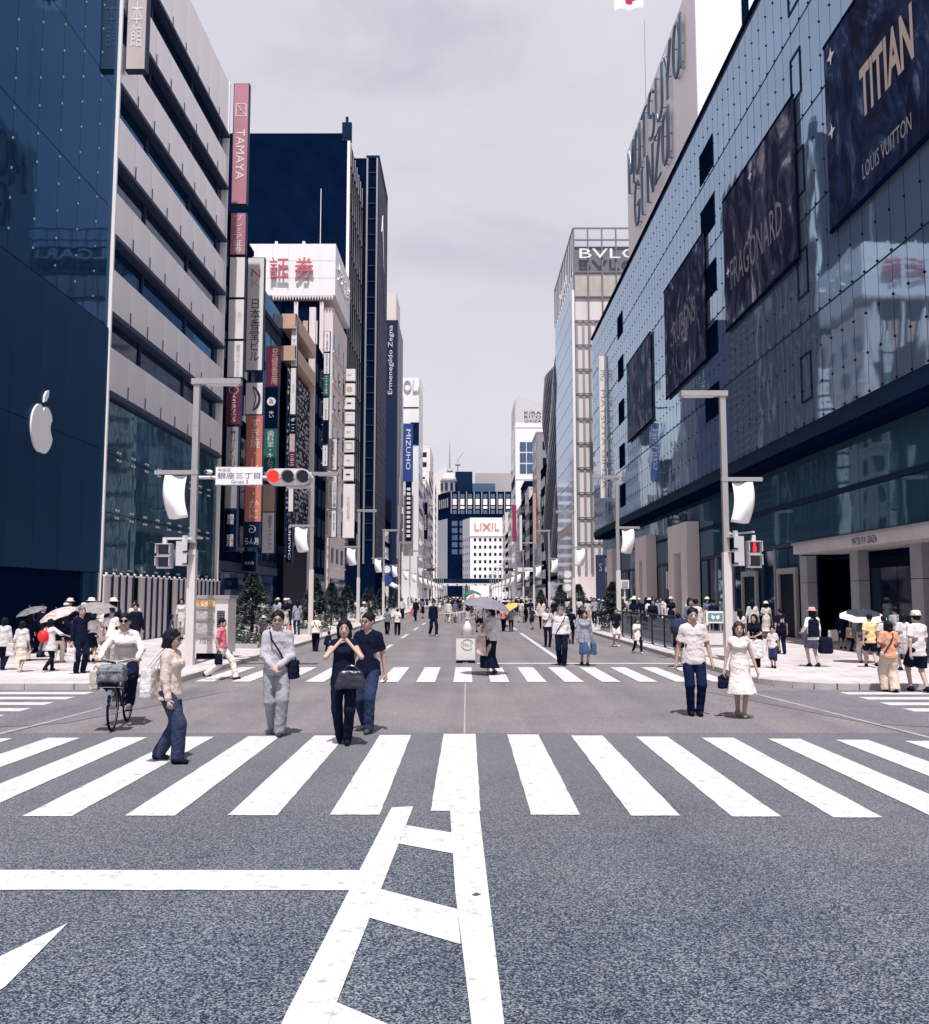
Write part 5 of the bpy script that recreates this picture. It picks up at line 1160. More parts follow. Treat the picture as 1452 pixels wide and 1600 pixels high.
# ================================================================== clipped conifers and flower beds
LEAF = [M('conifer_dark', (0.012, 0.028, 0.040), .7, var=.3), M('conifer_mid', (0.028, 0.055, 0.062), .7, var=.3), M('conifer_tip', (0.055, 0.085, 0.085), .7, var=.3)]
BARK = M('bark', (.06, .045, .04), .9, var=.2)
def conifer_mesh(seed, n=5200):
    r = random.Random(seed); b = MB()
    for k in range(n):
        h = r.random() ** .8; a = r.uniform(0, 2 * PI); lay = .06 * math.sin(h * 38 + 2 * math.sin(a * 2 + seed))
        R0 = .72 * (1 - h) ** .78 * (1 + .10 * math.sin(3 * a + seed) + lay * 2.2) + .02
        q = R0 * (r.random() ** .35); z = .22 + 2.3 * h - .12 * q
        c = Vector((q * math.cos(a), q * math.sin(a), z)); d = Vector((math.cos(a) + r.uniform(-.5, .5), math.sin(a) + r.uniform(-.5, .5), r.uniform(-.5, .25))).normalized()
        s_ = Vector((-d.y, d.x, r.uniform(-.6, .6))).normalized(); L = r.uniform(.06, .13); w = r.uniform(.018, .035)
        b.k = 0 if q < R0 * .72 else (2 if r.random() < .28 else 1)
        b.add([c - s_ * w, c + s_ * w, c + d * L + s_ * w * .4, c + d * L - s_ * w * .4], [(0, 1, 2, 3)])
    return b.mesh('crown', LEAF)
CM = [conifer_mesh(1), conifer_mesh(2)]
tb = MB(); tb.tube([(0, 0, 0), (.01, 0, .9), (0, .01, 2.2)], [.06, .05, .015], 7)
for k in range(14): a = k * 2.4; z = .3 + .13 * k; tb.tube([(0, 0, z), (.35 * (1 - z / 3) * math.cos(a), .35 * (1 - z / 3) * math.sin(a), z + .08)], [.015, .006], 5)
TM = tb.mesh('trunk', BARK)
trees = [(415, 34.0, 1.04, 'largest clipped conifer behind the man in the grey jacket'), (507, 50.0, 1.10, 'clipped conifer right of the second left lamp'), (531, 55.0, 1.02, 'clipped conifer close behind the couple in black'), (553, 64., 1.0, 'slim conifer by the third left lamp'), (586, 72, 1.0, 'conifer farther along the left kerb'), (604, 84, 1.0, 'sixth conifer on the left kerb'), (628, 108, 1.0, 'last visible conifer on the left kerb'),
         (944, 47., 1.0, 'dark conifer under the square sign on the right'), (893, 66., 1.05, 'conifer behind the round sign post on the right'), (868, 78., 1.1, 'conifer beside the jeweller tower pavement'), (838, 104, 1.0, 'farthest conifer on the right kerb')]
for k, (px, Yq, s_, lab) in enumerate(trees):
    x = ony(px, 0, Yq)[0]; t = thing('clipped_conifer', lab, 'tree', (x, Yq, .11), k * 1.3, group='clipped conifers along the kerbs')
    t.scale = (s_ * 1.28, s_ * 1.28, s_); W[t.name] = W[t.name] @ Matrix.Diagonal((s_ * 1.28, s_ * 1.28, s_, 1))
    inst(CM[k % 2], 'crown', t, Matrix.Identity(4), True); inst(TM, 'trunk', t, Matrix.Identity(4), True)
FL = [M('bed_leaf', (.03, .07, .05), .7, var=.3), M('petal_pink', (.62, .30, .32), .6, var=.2), M('petal_white', (.75, .70, .68), .6, var=.1)]
def bed(label, x, y, w, d, n):
    r = random.Random(int(y * 10)); t = thing('flower_bed', label, 'flower bed', (x, y, .11)); b = MB(); b.box(x - w / 2, x + w / 2, y - d / 2, y + d / 2, .11, .26); b.build('planter_edge', KERB, t)
    b = MB()
    for k in range(n):
        c = Vector((x + r.uniform(-.5, .5) * w, y + r.uniform(-.5, .5) * d, .26 + r.random() * .3)); b.k = 0 if r.random() < .72 else r.choice((1, 2)); s_ = .07 if b.k == 0 else .05
        u = Vector((r.uniform(-1, 1), r.uniform(-1, 1), r.uniform(-1, 1))).normalized() * s_; v = u.cross(Vector((r.uniform(-1, 1), r.uniform(-1, 1), r.uniform(-1, 1)))).normalized() * s_
        b.add([c - u, c + v * .6, c + u, c - v * .6], [(0, 1, 2, 3)])
    b.build('flowers', FL, t)['kind'] = 'stuff'
bed('low flower bed of pink and white blooms behind the kiosk', -8.1, 32.2, 1.9, 2.6, 1500)
bed('flower bed at the foot of the second left lamp', -7.7, 45.5, 1.3, 3.0, 700)
bed('flower bed beside the right railing', 7.6, 45.6, 1.2, 3.0, 700)
x, y = ong(744, 1399, .012)
b = MB(); b.add([(x - .03, y, .014), (x, y + .025, .022), (x + .035, y + .01, .016), (x, y - .02, .014)], [(0, 1, 2, 3)]); o = b.build('fallen_leaf', BARK); tag(o, 'single dark leaf lying on the white centre line', 'leaf')
# ================================================================== people: bodies grown as smooth distance fields
def v3(*a): return np.array(a, float)
def smin(a, b, k):
    h = np.clip(.5 + .5 * (b - a) / k, 0, 1); return b * (1 - h) + a * h - k * h * (1 - h)
def d_cone(P, a, b, ra, rb, fy=1.0):
    Q = P - a; ba = b - a
    if fy != 1.0: Q = Q * v3(1, 1 / fy, 1); ba = ba * v3(1, 1 / fy, 1)
    t = np.clip((Q @ ba) / max(ba @ ba, 1e-9), 0, 1)
    return (np.sqrt(((Q - t[..., None] * ba) ** 2).sum(-1)) - (ra + (rb - ra) * t)) * (min(fy, 1.0) * .5 + .5 if fy != 1 else 1)
def d_ell(P, c, r):
    r = np.asarray(r); k = np.sqrt((((P - c) / r) ** 2).sum(-1)); return (k - 1) * r.min()
def nets(fn, lo, hi, h):
    n = np.maximum(np.ceil((hi - lo) / h).astype(int) + 1, 4)
    ax = [lo[i] + h * np.arange(n[i]) for i in range(3)]
    P = np.stack(np.meshgrid(*ax, indexing='ij'), -1); f = fn(P); s = f < 0
    C = [(i, j, k) for i in (0, 1) for j in (0, 1) for k in (0, 1)]
    sl = lambda A, o: A[o[0]:A.shape[0] - 1 + o[0], o[1]:A.shape[1] - 1 + o[1], o[2]:A.shape[2] - 1 + o[2]]
    cnt = sum(sl(s, o).astype(np.int8) for o in C); act = (cnt > 0) & (cnt < 8)
    idx = -np.ones(act.shape, int); idx[act] = np.arange(act.sum())
    F8 = {o: sl(f, o)[act] for o in C}; pos = np.zeros((act.sum(), 3)); k = np.zeros(act.sum())
    for o in C:
        for d in range(3):
            if o[d] == 0:
                q = list(o); q[d] = 1; q = tuple(q); a, b = F8[o], F8[q]; m = (a < 0) != (b < 0)
                t = np.where(m, a / np.where(m, a - b, 1), 0); p = np.tile(np.array(o, float), (len(a), 1)); p[:, d] += t
                pos += p * m[:, None]; k += m
    V = lo + h * (np.argwhere(act) + pos / np.maximum(k, 1)[:, None]); Fc = []
    for d in range(3):
        e1, e2 = [(1, 2), (2, 0), (0, 1)][d]
        A = np.take(s, range(0, s.shape[d] - 1), d); B = np.take(s, range(1, s.shape[d]), d)
        g = np.argwhere(A != B); ok = (g[:, e1] > 0) & (g[:, e2] > 0) & (g[:, e1] < idx.shape[e1]) & (g[:, e2] < idx.shape[e2]); g = g[ok]
        if not len(g): continue
        flip = A[tuple(g.T)]
        def at_(o1, o2): q = g.copy(); q[:, e1] += o1; q[:, e2] += o2; return idx[tuple(q.T)]
        Q = np.stack([at_(-1, -1), at_(0, -1), at_(0, 0), at_(-1, 0)], 1); Q[~flip] = Q[~flip][:, ::-1]; Fc.append(Q)
    Fc = np.concatenate(Fc); Fc = Fc[(Fc >= 0).all(1)]
    return V, Fc
def biggest(V, Fc):
    lab = np.arange(len(V))
    for _ in range(400):
        m = lab[Fc].min(1); new = lab.copy()
        for k in range(4): np.minimum.at(new, Fc[:, k], m)
        new = new[new]
        if (new == lab).all(): break
        lab = new
    ids, cn = np.unique(lab[Fc[:, 0]], return_counts=True); Fc = Fc[lab[Fc[:, 0]] == ids[cn.argmax()]]
    use = np.unique(Fc); re = -np.ones(len(V), int); re[use] = np.arange(len(use)); return V[use], re[Fc]
def raw_mesh(name, V, Fc, mats, mi=None, extra=None):
    """numpy surface (+ an MB of small extras) to a smooth mesh."""
    vs = V.tolist(); fs = Fc.tolist(); m = [0] * len(fs) if mi is None else list(mi)
    if extra is not None and extra.v:
        o = len(vs); vs += [list(p) for p in extra.v]; fs += [[i + o for i in q] for q in extra.f]; m += extra.m
    me = bpy.data.meshes.new(name); me.from_pydata(vs, [], fs)
    for q in mats: me.materials.append(q)
    if any(m): me.polygons.foreach_set('material_index', m)
    me.polygons.foreach_set('use_smooth', [True] * len(fs)); me.update(); return me
CL = {}
def cloth(r, g, b, rough=.85):
    """Cloth from the colour it has in daylight (0-255)."""
    k = (r, g, b)
    if k not in CL: c = S(r, g, b); CL[k] = M(f'cloth_{r}_{g}_{b}', tuple(x * .95 for x in c), rough, var=.16, scale=5, bump=.9, bscale=9, bdist=.05); CL[k].node_tree.nodes['Principled BSDF'].inputs['Specular IOR Level'].default_value = .04
    return CL[k]
SKIN = M('skin', (0.40, 0.268, 0.225), .55, var=.06, scale=5)
HAIRM = M('hair_black', (0.006, 0.007, 0.015), .6, var=.2, scale=20); HAIRB = M('hair_brown', (0.035, 0.025, 0.025), .5, var=.2, scale=20); HAIRG = M('hair_grey', (0.10, 0.10, 0.11), .6, var=.3, scale=20)
LIP = M('lip', (0.30, 0.10, 0.09), .5, var=0)
BLK = (22, 27, 46); WHT = (204, 200, 200)
for _m in (HAIRM, HAIRB): _m.node_tree.nodes['Principled BSDF'].inputs['Specular IOR Level'].default_value = .12
def rotm(ax, a):
    return np.array(Matrix.Rotation(a, 3, ax))
def ik(a, t, l1, l2, pole):
    d = t - a; L = np.linalg.norm(d); mx = (l1 + l2) * .995
    if L > mx: t = a + d * (mx / L); d = t - a; L = mx
    u = d / L; x = (l1 * l1 - l2 * l2 + L * L) / (2 * L); hgt = math.sqrt(max(l1 * l1 - x * x, 0)); p = pole - (pole @ u) * u; p = p / max(np.linalg.norm(p), 1e-6)
    return a + u * x + p * hgt, t
def skeleton(p):
    J = {}
    lean, pz = p.get('lean', 0.0), p.get('pz', .93); sw = p.get('sw', .152); hx = .088
    u = v3(p.get('tilt', 0.0), -math.sin(lean), math.cos(lean)); u /= np.linalg.norm(u); J['u'] = u
    pel = v3(0, p.get('py', 0.0), pz); J['pel'] = pel; J['waist'] = pel + u * .19; J['chest'] = pel + u * .36; J['nb'] = pel + u * .50
    tw = p.get('twist', 0.0); sx = v3(math.cos(tw), math.sin(tw), 0)
    J['shL'] = pel + u * .435 + sx * sw; J['shR'] = pel + u * .435 - sx * sw
    hl = p.get('hlean', lean * .4); J['hc'] = J['nb'] + v3(0, -math.sin(hl) * .1 - .02, .145)
    J['HR'] = rotm('Z', p.get('hyaw', 0.0)) @ rotm('X', p.get('hpitch', 0.0))
    for s, q in (('L', 1), ('R', -1)):
        hip = pel + v3(q * hx, 0, -.03); ft = p.get('foot' + s, v3(q * .09, 0, .08)); ft = np.array(ft, float)
        kn, an = ik(hip, ft, .425, .43, v3(q * .12 + p.get('kout', 0) * q, -1, 0)); J['hip' + s], J['kn' + s], J['an' + s] = hip, kn, an
        J['toe' + s] = an + v3(q * .02, -.15, -.05 + p.get('heel' + s, 0.0) * -.0) if not p.get('toeup') else an + v3(0, -.15, 0)
        sh = J['sh' + s]; hd = np.array(p.get('hand' + s, v3(q * .25, -.03, .80)), float)
        el, wr = ik(sh, hd, .285, .255, np.array(p.get('pole' + s, v3(q * .5, 1, -.2)), float)); J['el' + s], J['wr' + s] = el, wr
        fd = wr - el; J['hd' + s] = fd / np.linalg.norm(fd)
    return J
def fold(P, a=.006):
    x, y, z = P[..., 0], P[..., 1], P[..., 2]
    return a * (np.sin(31 * z + 9 * x + 5 * np.sin(17 * y)) * .6 + np.sin(23 * x + 19 * y + 14 * z) * .5 + .4 * np.sin(60 * z + 25 * y))
def person_parts(p):
    """-> list of (part name, mesh) in the person's own frame, 1.70 m tall before scaling."""
    J = skeleton(p); res = p.get('res', .017); s = p.get('h', 1.70) / 1.70; fem = p.get('fem', 0.0); fat = p.get('fat', 1.0)
    out = []; hc, HR = J['hc'], J['HR']; hs = p.get('headscale', 1.04)
    def headf(P): return (P - hc) @ HR / hs
    def torso(P, e=0.0):
        f = fat
        d = d_cone(P, J['pel'] - J['u'] * .03, J['waist'], (.128 + .006 * fem) * f + e, .112 * f - .008 * fem + e, .76)
        d = smin(d, d_cone(P, J['waist'], J['chest'], .110 * f - .008 * fem + e, .132 * f - .006 * fem + e, .70), .05)
        
        for s_ in 'LR': d = smin(d, d_cone(P, J['nb'] - J['u'] * .025, J['sh' + s_] * .95 + J['nb'] * .05, .050 + e * .7, .046 + e * .7), .05)
        if fem: d = smin(d, d_cone(P, J['chest'] + v3(-.07, -.085, -.03), J['chest'] + v3(.07, -.085, -.03), .042 + e, .042 + e), .05)
        return d
    def leg(P, s, e1, e2, e3):
        return smin(d_cone(P, J['hip' + s], J['kn' + s], .080 * fat + e1, .055 + e2), d_cone(P, J['kn' + s], J['an' + s], .053 + e2, .036 + e3), .03)
    def head(P):
        Q = headf(P); d = d_ell(Q, v3(0, .012, .03), (.074, .093, .092)); d = smin(d, d_ell(Q, v3(0, -.022, -.05), (.056, .068, .066)), .05)
        d = smin(d, d_cone(Q, v3(0, -.088, .0), v3(0, -.108, -.030), .008, .014), .014)
        for q in (-1, 1):
            d = smin(d, d_ell(Q, v3(q * .075, .012, -.008), (.012, .020, .032)), .008); d = np.maximum(d, -d_ell(Q, v3(q * .032, -.100, .010), (.016, .014, .010)))
        return d * hs
    def body(P):
        d = torso(P); d = smin(d, d_cone(P, J['nb'] - J['u'] * .03, hc + v3(0, .015, -.05), .054 - .008 * fem, .046), .035); d = smin(d, head(P), .02)
        for s_ in 'LR':
            d = smin(d, leg(P, s_, 0, 0, 0), .03)
            a = J['an' + s_]; d = smin(d, d_cone(P, a + v3(0, .03, -.035), a + v3(0, -.10, -.052), .036, .026), .03)
            d = smin(d, d_cone(P, J['sh' + s_], J['el' + s_], .047 - .006 * fem, .036 - .004 * fem), .03); d = smin(d, d_cone(P, J['el' + s_], J['wr' + s_], .036 - .004 * fem, .024), .02)
            w, hd = J['wr' + s_], J['hd' + s_]; d = smin(d, d_cone(P, w + hd * .02, w + hd * .075, .023, .029), .02)
        return d
    allp = np.array([J[k] for k in J if k not in ('u', 'HR') and not k.startswith('hd')]); lo, hi = allp.min(0) - .16, allp.max(0) + .16; lo[2] = min(lo[2], -.02)
    V, Fc = nets(body, lo, hi, res)
    ex = MB()
    if p.get('face', True):
        def hp(x, y, z): return tuple(hc + HR @ (v3(x, y, z) * hs))
        for q in (-1, 1):
            ex.k = 1; c = hp(q * .032, -.0875, .010); ex.ell(c, (.014, .009, .0075), 6, 4); ex.tube([hp(q * .016, -.094, .028), hp(q * .048, -.083, .030)], .0045, 4)
        ex.k = 2; ex.ell(hp(0, -.090, -.056), (.023, .008, .0065), 8, 4)
    ex.k = 0
    if p.get('fingers', True):
        for s_, q in (('L', 1), ('R', -1)):
            w, hd = J['wr' + s_], J['hd' + s_]; side = np.cross(hd, v3(0, 0, 1)) if abs(hd[2]) < .8 else np.cross(hd, v3(1, 0, 0)); side /= np.linalg.norm(side); nrm = np.cross(side, hd)
            curl = np.array(p.get('curl' + s_, nrm * (1 if (nrm @ v3(-q, 0, 0)) > 0 else -1)), float)
            for k in range(4):
                o = w + hd * .075 + side * (.027 - .018 * k); L = (.062, .070, .066, .052)[k]; m = o + hd * L * .55 + curl * L * .18; e = m + hd * L * .32 + curl * L * .55
                ex.tube([tuple(o), tuple(m), tuple(e)], [.0105, .0095, .007], 5)
            o = w + hd * .03 + side * .024; m = o + side * .028 + hd * .025 + curl * .012; ex.tube([tuple(o), tuple(m), tuple(m + hd * .03 + curl * .015)], [.012, .011, .008], 5)
    out.append(('body', raw_mesh('body', V, Fc, [p.get('skin', SKIN), HAIRM, LIP], None, ex)))
    # ---- top
    kind, tcol, hem = p.get('top', ('short', cloth(*WHT), .84)); loose = p.get('loose', .020)
    sl = {'short': .72, 'long': 2.0, 'none': .12, 'elbow': 1.25}[kind]
    def topf(P):
        d = torso(P, loose); h_ = max(J['pel'][2] - hem, .02)
        base = J['pel'] - J['u'] * h_; d = smin(d, d_cone(P, J['chest'] - J['u'] * .06, base, .120 * fat - .012 * fem + loose, .172 * fat + loose * .7 + p.get('flare', 0), .74), .04)
        for s_ in 'LR':
            sh, el, wr = J['sh' + s_], J['el' + s_], J['wr' + s_]; e = sh + (el - sh) * min(sl, 1)
            d = smin(d, d_cone(P, sh, e, .046 + loose * .5, .043 + loose * (.75 if sl < 1 else .45)), .035)
            if sl < 1: d = np.maximum(d, ((P - e) @ ((el - sh) / np.linalg.norm(el - sh))) * (np.linalg.norm(P - e, axis=-1) < .16) - 1e-3 - (np.linalg.norm(P - e, axis=-1) >= .16) * 1.0) if sl > .2 else d
            if sl > 1: f = el + (wr - el) * (min(sl, 2) - 1) * .97; d = smin(d, d_cone(P, el, f, .041 + loose * .4, .031 + loose * .35), .02)
        d = d + fold(P, p.get('fold', .0045) * .55)
        d = np.maximum(d, (base - P) @ J['u'])
        nk = J['nb'] + v3(0, -.03, .045); d = np.maximum(d, -(np.sqrt((((P - nk) / v3(.075, .085, .05)) ** 2).sum(-1)) - 1) * .05)
        if p.get('vneck'): d = np.maximum(d, -d_cone(P, J['nb'] + v3(0, -.10, .02), J['nb'] + v3(0, -.15, -.13), .055, .01))
        return d
    if kind != 'none' or tcol: 
        lo_, hi_ = lo.copy(), hi.copy(); lo_[2] = max(lo[2], hem - .12); hi_[2] = J['nb'][2] + .12
        if min(J['wrL'][2], J['wrR'][2]) < lo_[2]: lo_[2] = min(J['wrL'][2], J['wrR'][2]) - .1
        V, Fc = biggest(*nets(topf, lo_, hi_, res)); out.append((p.get('topname', 'shirt'), raw_mesh('top', V, Fc, [tcol])))
    # ---- bottom
    bk = p.get('bottom', ('trousers', cloth(*BLK), .0))
    if bk[0] in ('trousers', 'shorts', 'capri'):
        wd = bk[2] if len(bk) > 2 else 0.0; cut = {'trousers': .065, 'shorts': .50, 'capri': .27}[bk[0]]
        def botf(P):
            d = d_cone(P, J['pel'] - J['u'] * .03, J['waist'] - J['u'] * .05, .138 * fat, .118 * fat, .78)
            for s_ in 'LR': d = smin(d, leg(P, s_, .012 + wd * .6, .016 + wd, .020 + wd * 1.25), .022)
            d = d + fold(P, .0032); d = np.maximum(d, (P - (J['waist'] - J['u'] * .04)) @ J['u'])
            if bk[0] == 'trousers':
                for s_ in 'LR': a = J['an' + s_]; d = np.maximum(d, np.where(np.linalg.norm(P - a, axis=-1) < .2, ((a - v3(0, 0, .035)) - P) @ (J['kn' + s_] - a) / np.linalg.norm(J['kn' + s_] - a), -1))
            else:
                for s_ in 'LR':
                    k_, a_, h_ = J['kn' + s_], J['an' + s_], J['hip' + s_]
                    if bk[0] == 'shorts': o, n_ = k_ + (h_ - k_) * .12, h_ - k_
                    else: o, n_ = k_ + (a_ - k_) * .45, k_ - a_
                    cd = (o - P) @ n_ / np.linalg.norm(n_); near = np.linalg.norm(P - (o - n_ * .35), axis=-1) < .40; d = np.maximum(d, np.where(near, cd, -1))
            return d
        lo_, hi_ = lo.copy(), hi.copy(); hi_[2] = J['waist'][2] + .12; V, Fc = biggest(*nets(botf, lo_, hi_, res)); out.append((bk[0] if bk[0] != 'capri' else 'cropped_trousers', raw_mesh('bottom', V, Fc, [bk[1]])))
    elif bk[0] == 'skirt':
        hz, r1 = bk[2], bk[3]; w = J['waist'] - J['u'] * .02; b = MB(); n, m = 28, 12; vs = []
        for j in range(m + 1):
            t_ = j / m; z = w[2] * (1 - t_) + hz * t_; r = .112 * fat * (1 - t_) + r1 * t_ + .05 * math.sin(PI * min(t_ * 2.2, 1)) * (1 - t_)
            ly = []
            for s_ in 'LR':
                h_, k_, a_ = J['hip' + s_], J['kn' + s_], J['an' + s_]
                u_ = min(1, max(0, (h_[2] - z) / max(h_[2] - k_[2], .05))); v_ = min(1, max(0, (k_[2] - z) / max(k_[2] - a_[2], .05))); ly.append(h_[1] + (k_[1] - h_[1]) * u_ + (a_[1] - k_[1]) * v_)
            yc_, yr_ = (min(ly) + max(ly)) / 2, (max(ly) - min(ly)) / 2 + .088
            for i in range(n): a = 2 * PI * i / n; q = r + .016 * t_ * math.sin(7 * a + j * .25) + .008 * t_ * math.sin(13 * a); vs.append((w[0] + q * math.cos(a), w[1] * (1 - t_) + yc_ * t_ + max(.78 * q * (1 + .28 * t_), yr_) * math.sin(a), z))
        b.add(vs, [(j * n + i, j * n + (i + 1) % n, (j + 1) * n + (i + 1) % n, (j + 1) * n + i) for j in range(m) for i in range(n)])
        out.append(('skirt', b.mesh('skirt', bk[1], True)))
    # ---- shoes
    sc = p.get('shoe', cloth(*BLK, .5))
    for s_ in 'LR':
        a = J['an' + s_]
        def shf(P): 
            d = smin(d_cone(P, a + v3(0, .035, -.028), a + v3(0, -.115, -.046), .044, .034), d_cone(P, a + v3(0, .03, -.04), a + v3(0, .0, .005), .045, .045), .03); return np.maximum(d, (a[2] - .078) - P[..., 2])
        V, Fc = nets(shf, a + v3(-.09, -.2, -.12), a + v3(.09, .13, .09), min(res, .018)); out.append(('shoe', raw_mesh('shoe', V, Fc, [sc])))
    # ---- hair
    hk, hm = p.get('hair', ('short', HAIRM))
    if hk:
        def hairf(P):
            Q = headf(P); d = d_ell(Q, v3(0, .020, .038), (.083, .100, .097))
            if hk in ('bob', 'long'): d = smin(d, d_cone(Q, v3(-.045, .035, 0), v3(-.05, .03, -.10 if hk == 'bob' else -.20), .055, .045), .03); d = smin(d, d_cone(Q, v3(.045, .035, 0), v3(.05, .03, -.10 if hk == 'bob' else -.20), .055, .045), .03); d = smin(d, d_cone(Q, v3(0, .06, 0), v3(0, .075, -.10 if hk == 'bob' else -.24), .06, .05), .03)
            if hk == 'bun': d = smin(d, d_ell(Q, v3(0, .095, .06), (.045, .045, .045)), .02)
            d = d - .003 + .005 * np.sin(85 * Q[..., 0] + 40 * Q[..., 2] + 20 * Q[..., 1]) + .005 * np.sin(75 * Q[..., 1] + 50 * Q[..., 2]) + .003 * np.sin(160 * Q[..., 0])
            d = np.maximum(d, -d_ell(Q, v3(0, -.105, -.022), (.066, .080, .092)))
            if hk in ('short', 'bun', 'bald'): d = np.maximum(d, (-.062 if hk != 'bald' else -.0) - Q[..., 2]); d = np.maximum(d, -np.maximum(Q[..., 1] - .022, Q[..., 2] - .0 + .9 * (Q[..., 1] + .02)))
            if hk == 'bald': d = np.maximum(d, Q[..., 2] - .07)
            return d * hs
        V, Fc = nets(hairf, hc - v3(.17, .19, .38), hc + v3(.17, .22, .20), min(res, .015)); 
        if len(Fc): out.append(('hair', raw_mesh('hair', V, Fc, [hm])))
    def hpt(x, y, z): return tuple(hc + HR @ (v3(x, y, z) * hs))
    if p.get('glasses'):
        b = MB(); gm = p['glasses']
        for q in (-1, 1): b.tube([hpt(q * .034 + .026 * math.cos(a), -.104, .010 + .019 * math.sin(a)) for a in np.linspace(0, 2 * PI, 11)[:-1]], .0045, 4, True); b.tube([hpt(q * .06, -.100, .014), hpt(q * .080, .0, .012)], .004, 4); 
        if gm == 'sun':
            for q in (-1, 1): b.add([hpt(q * .034 + .027 * math.cos(a), -.106, .010 + .021 * math.sin(a)) for a in np.linspace(0, 2 * PI, 11)[:-1]], [tuple(range(10))])
        b.tube([hpt(-.01, -.106, .012), hpt(.01, -.106, .012)], .004, 4); out.append(('glasses', b.mesh('glasses', BLACK)))
    if p.get('hat'):
        hk2, hmat = p['hat']; b = MB(); br = {'brim': .155, 'cap': .10, 'beret': .11}[hk2]
        prof = [(br, .055), (br + .004, .062), (.098, .075), (.094, .13), (.075, .155), (0.001, .163)]
        n = 20; vs = []
        for r_, z in prof: vs += [hpt(r_ * .93 * math.cos(a), .015 + r_ * 1.05 * math.sin(a) - (.055 if hk2 == 'cap' and z < .07 else 0), z) for a in np.linspace(0, 2 * PI, n + 1)[:-1]]
        b.add(vs, [(i * n + j, i * n + (j + 1) % n, (i + 1) * n + (j + 1) % n, (i + 1) * n + j) for i in range(len(prof) - 1) for j in range(n)] + [tuple(reversed(range(n)))]); out.append(('hat', b.mesh('hat', hmat, True)))
    if p.get('strap'):
        sd, m = p['strap']; b = MB(); A_ = J['shL'] if sd > 0 else J['shR']; E_ = J['hipR'] if sd > 0 else J['hipL']; ls = .03 + loose
        fr = [A_ * .72 + J['nb'] * .28 + v3(0, 0, .055 + loose), J['chest'] + v3(sd * .07, -.112 - ls, .03), J['waist'] + v3(-sd * .03, -.10 - ls, .05), E_ + v3(-sd * .055, -.05 - ls, .05)]
        bk_ = [E_ + v3(-sd * .055, .06 + ls, .06), J['waist'] + v3(-sd * .02, .10 + ls, .06), J['chest'] + v3(sd * .05, .10 + ls, .03)]
        b.tube([tuple(x) for x in fr + bk_], .014, 5, True); out.append(('bag_strap', b.mesh('bag_strap', m)))
    return out, J, s
def place(label, px, pyf, pyh, rz, p, zg=0.0, group=None, parts=True, xy=None):
    """A person standing where the pixel column px meets the ground at row pyf."""
    x, y = xy if xy else ong(px, pyf, zg)
    if pyh is not None: p = dict(p); p['h'] = ony(px, pyh, y)[1] - zg
    out, J, s = person_parts(p)
    t = thing('person', label, 'person', (x, y, zg), rz, group); t.scale = (s, s, s); W[t.name] = Matrix.Translation((x, y, zg)) @ Matrix.Rotation(rz, 4, 'Z') @ Matrix.Diagonal((s, s, s, 1))
    for nm, me in out: inst(me, nm, t, Matrix.Identity(4), True)
    J['_M'] = W[t.name]; J['_t'] = t; return J
def wpt(J, v): q = J['_M'] @ Vector(tuple(v)); return np.array(q)
def umbrella(label, J, top, r, mats, hand='R', drop=.32, n=8, tip=None):
    """A parasol held in the hand: shaft from the fist to the crown."""
    hnd = wpt(J, J['wr' + hand] + J['hd' + hand] * .05); top = np.array(top, float)
    t = thing('umbrella', label, 'umbrella', tuple(hnd)); d = (top - hnd) / np.linalg.norm(top - hnd)
    b = MB(); b.tube([tuple(hnd - d * .12), tuple(top + d * .06)], .009, 6); b.build('shaft', GREY, t)
    b = MB(); b.tube([tuple(hnd - d * .06), tuple(hnd - d * .17), tuple(hnd - d * .2 + v3(.03, 0, 0)), tuple(hnd - d * .17 + v3(.05, 0, 0))], .014, 6); b.build('handle', BLACK, t)
    u = np.cross(d, v3(0, 1, 0)); u /= np.linalg.norm(u); w = np.cross(d, u); b = MB(); rings = [(0.001, 0), (.35, -.05), (.7, -.16), (1.0, -drop)]; N = n * 4; vs = []
    for q, z in rings:
        for i in range(N):
            a = 2 * PI * i / N; sc = q * r * (1 - .06 * abs(math.sin(n * a / 2)) * q); zz = z * r + .03 * r * abs(math.sin(n * a / 2)) * q; vs.append(tuple(top + u * sc * math.cos(a) + w * sc * math.sin(a) + d * zz))
    b.add(vs, [(i * N + j, i * N + (j + 1) % N, (i + 1) * N + (j + 1) % N, (i + 1) * N + j) for i in range(3) for j in range(N)])
    if len(mats) > 1:
        for q in range(len(b.m)):
            if q >= 2 * N: b.m[q] = 1
    o = b.build('canopy', mats, t, smooth=False); so = o.modifiers.new('cloth', 'SOLIDIFY'); so.thickness = .005
    for k in range(n): a = 2 * PI * k / n; b = MB(); b.tube([tuple(top - d * .25), tuple(top + u * r * .6 * math.cos(a) + w * r * .6 * math.sin(a) - d * (.15 * r))], .004, 4); b.build('rib', GREY, t)
    return t
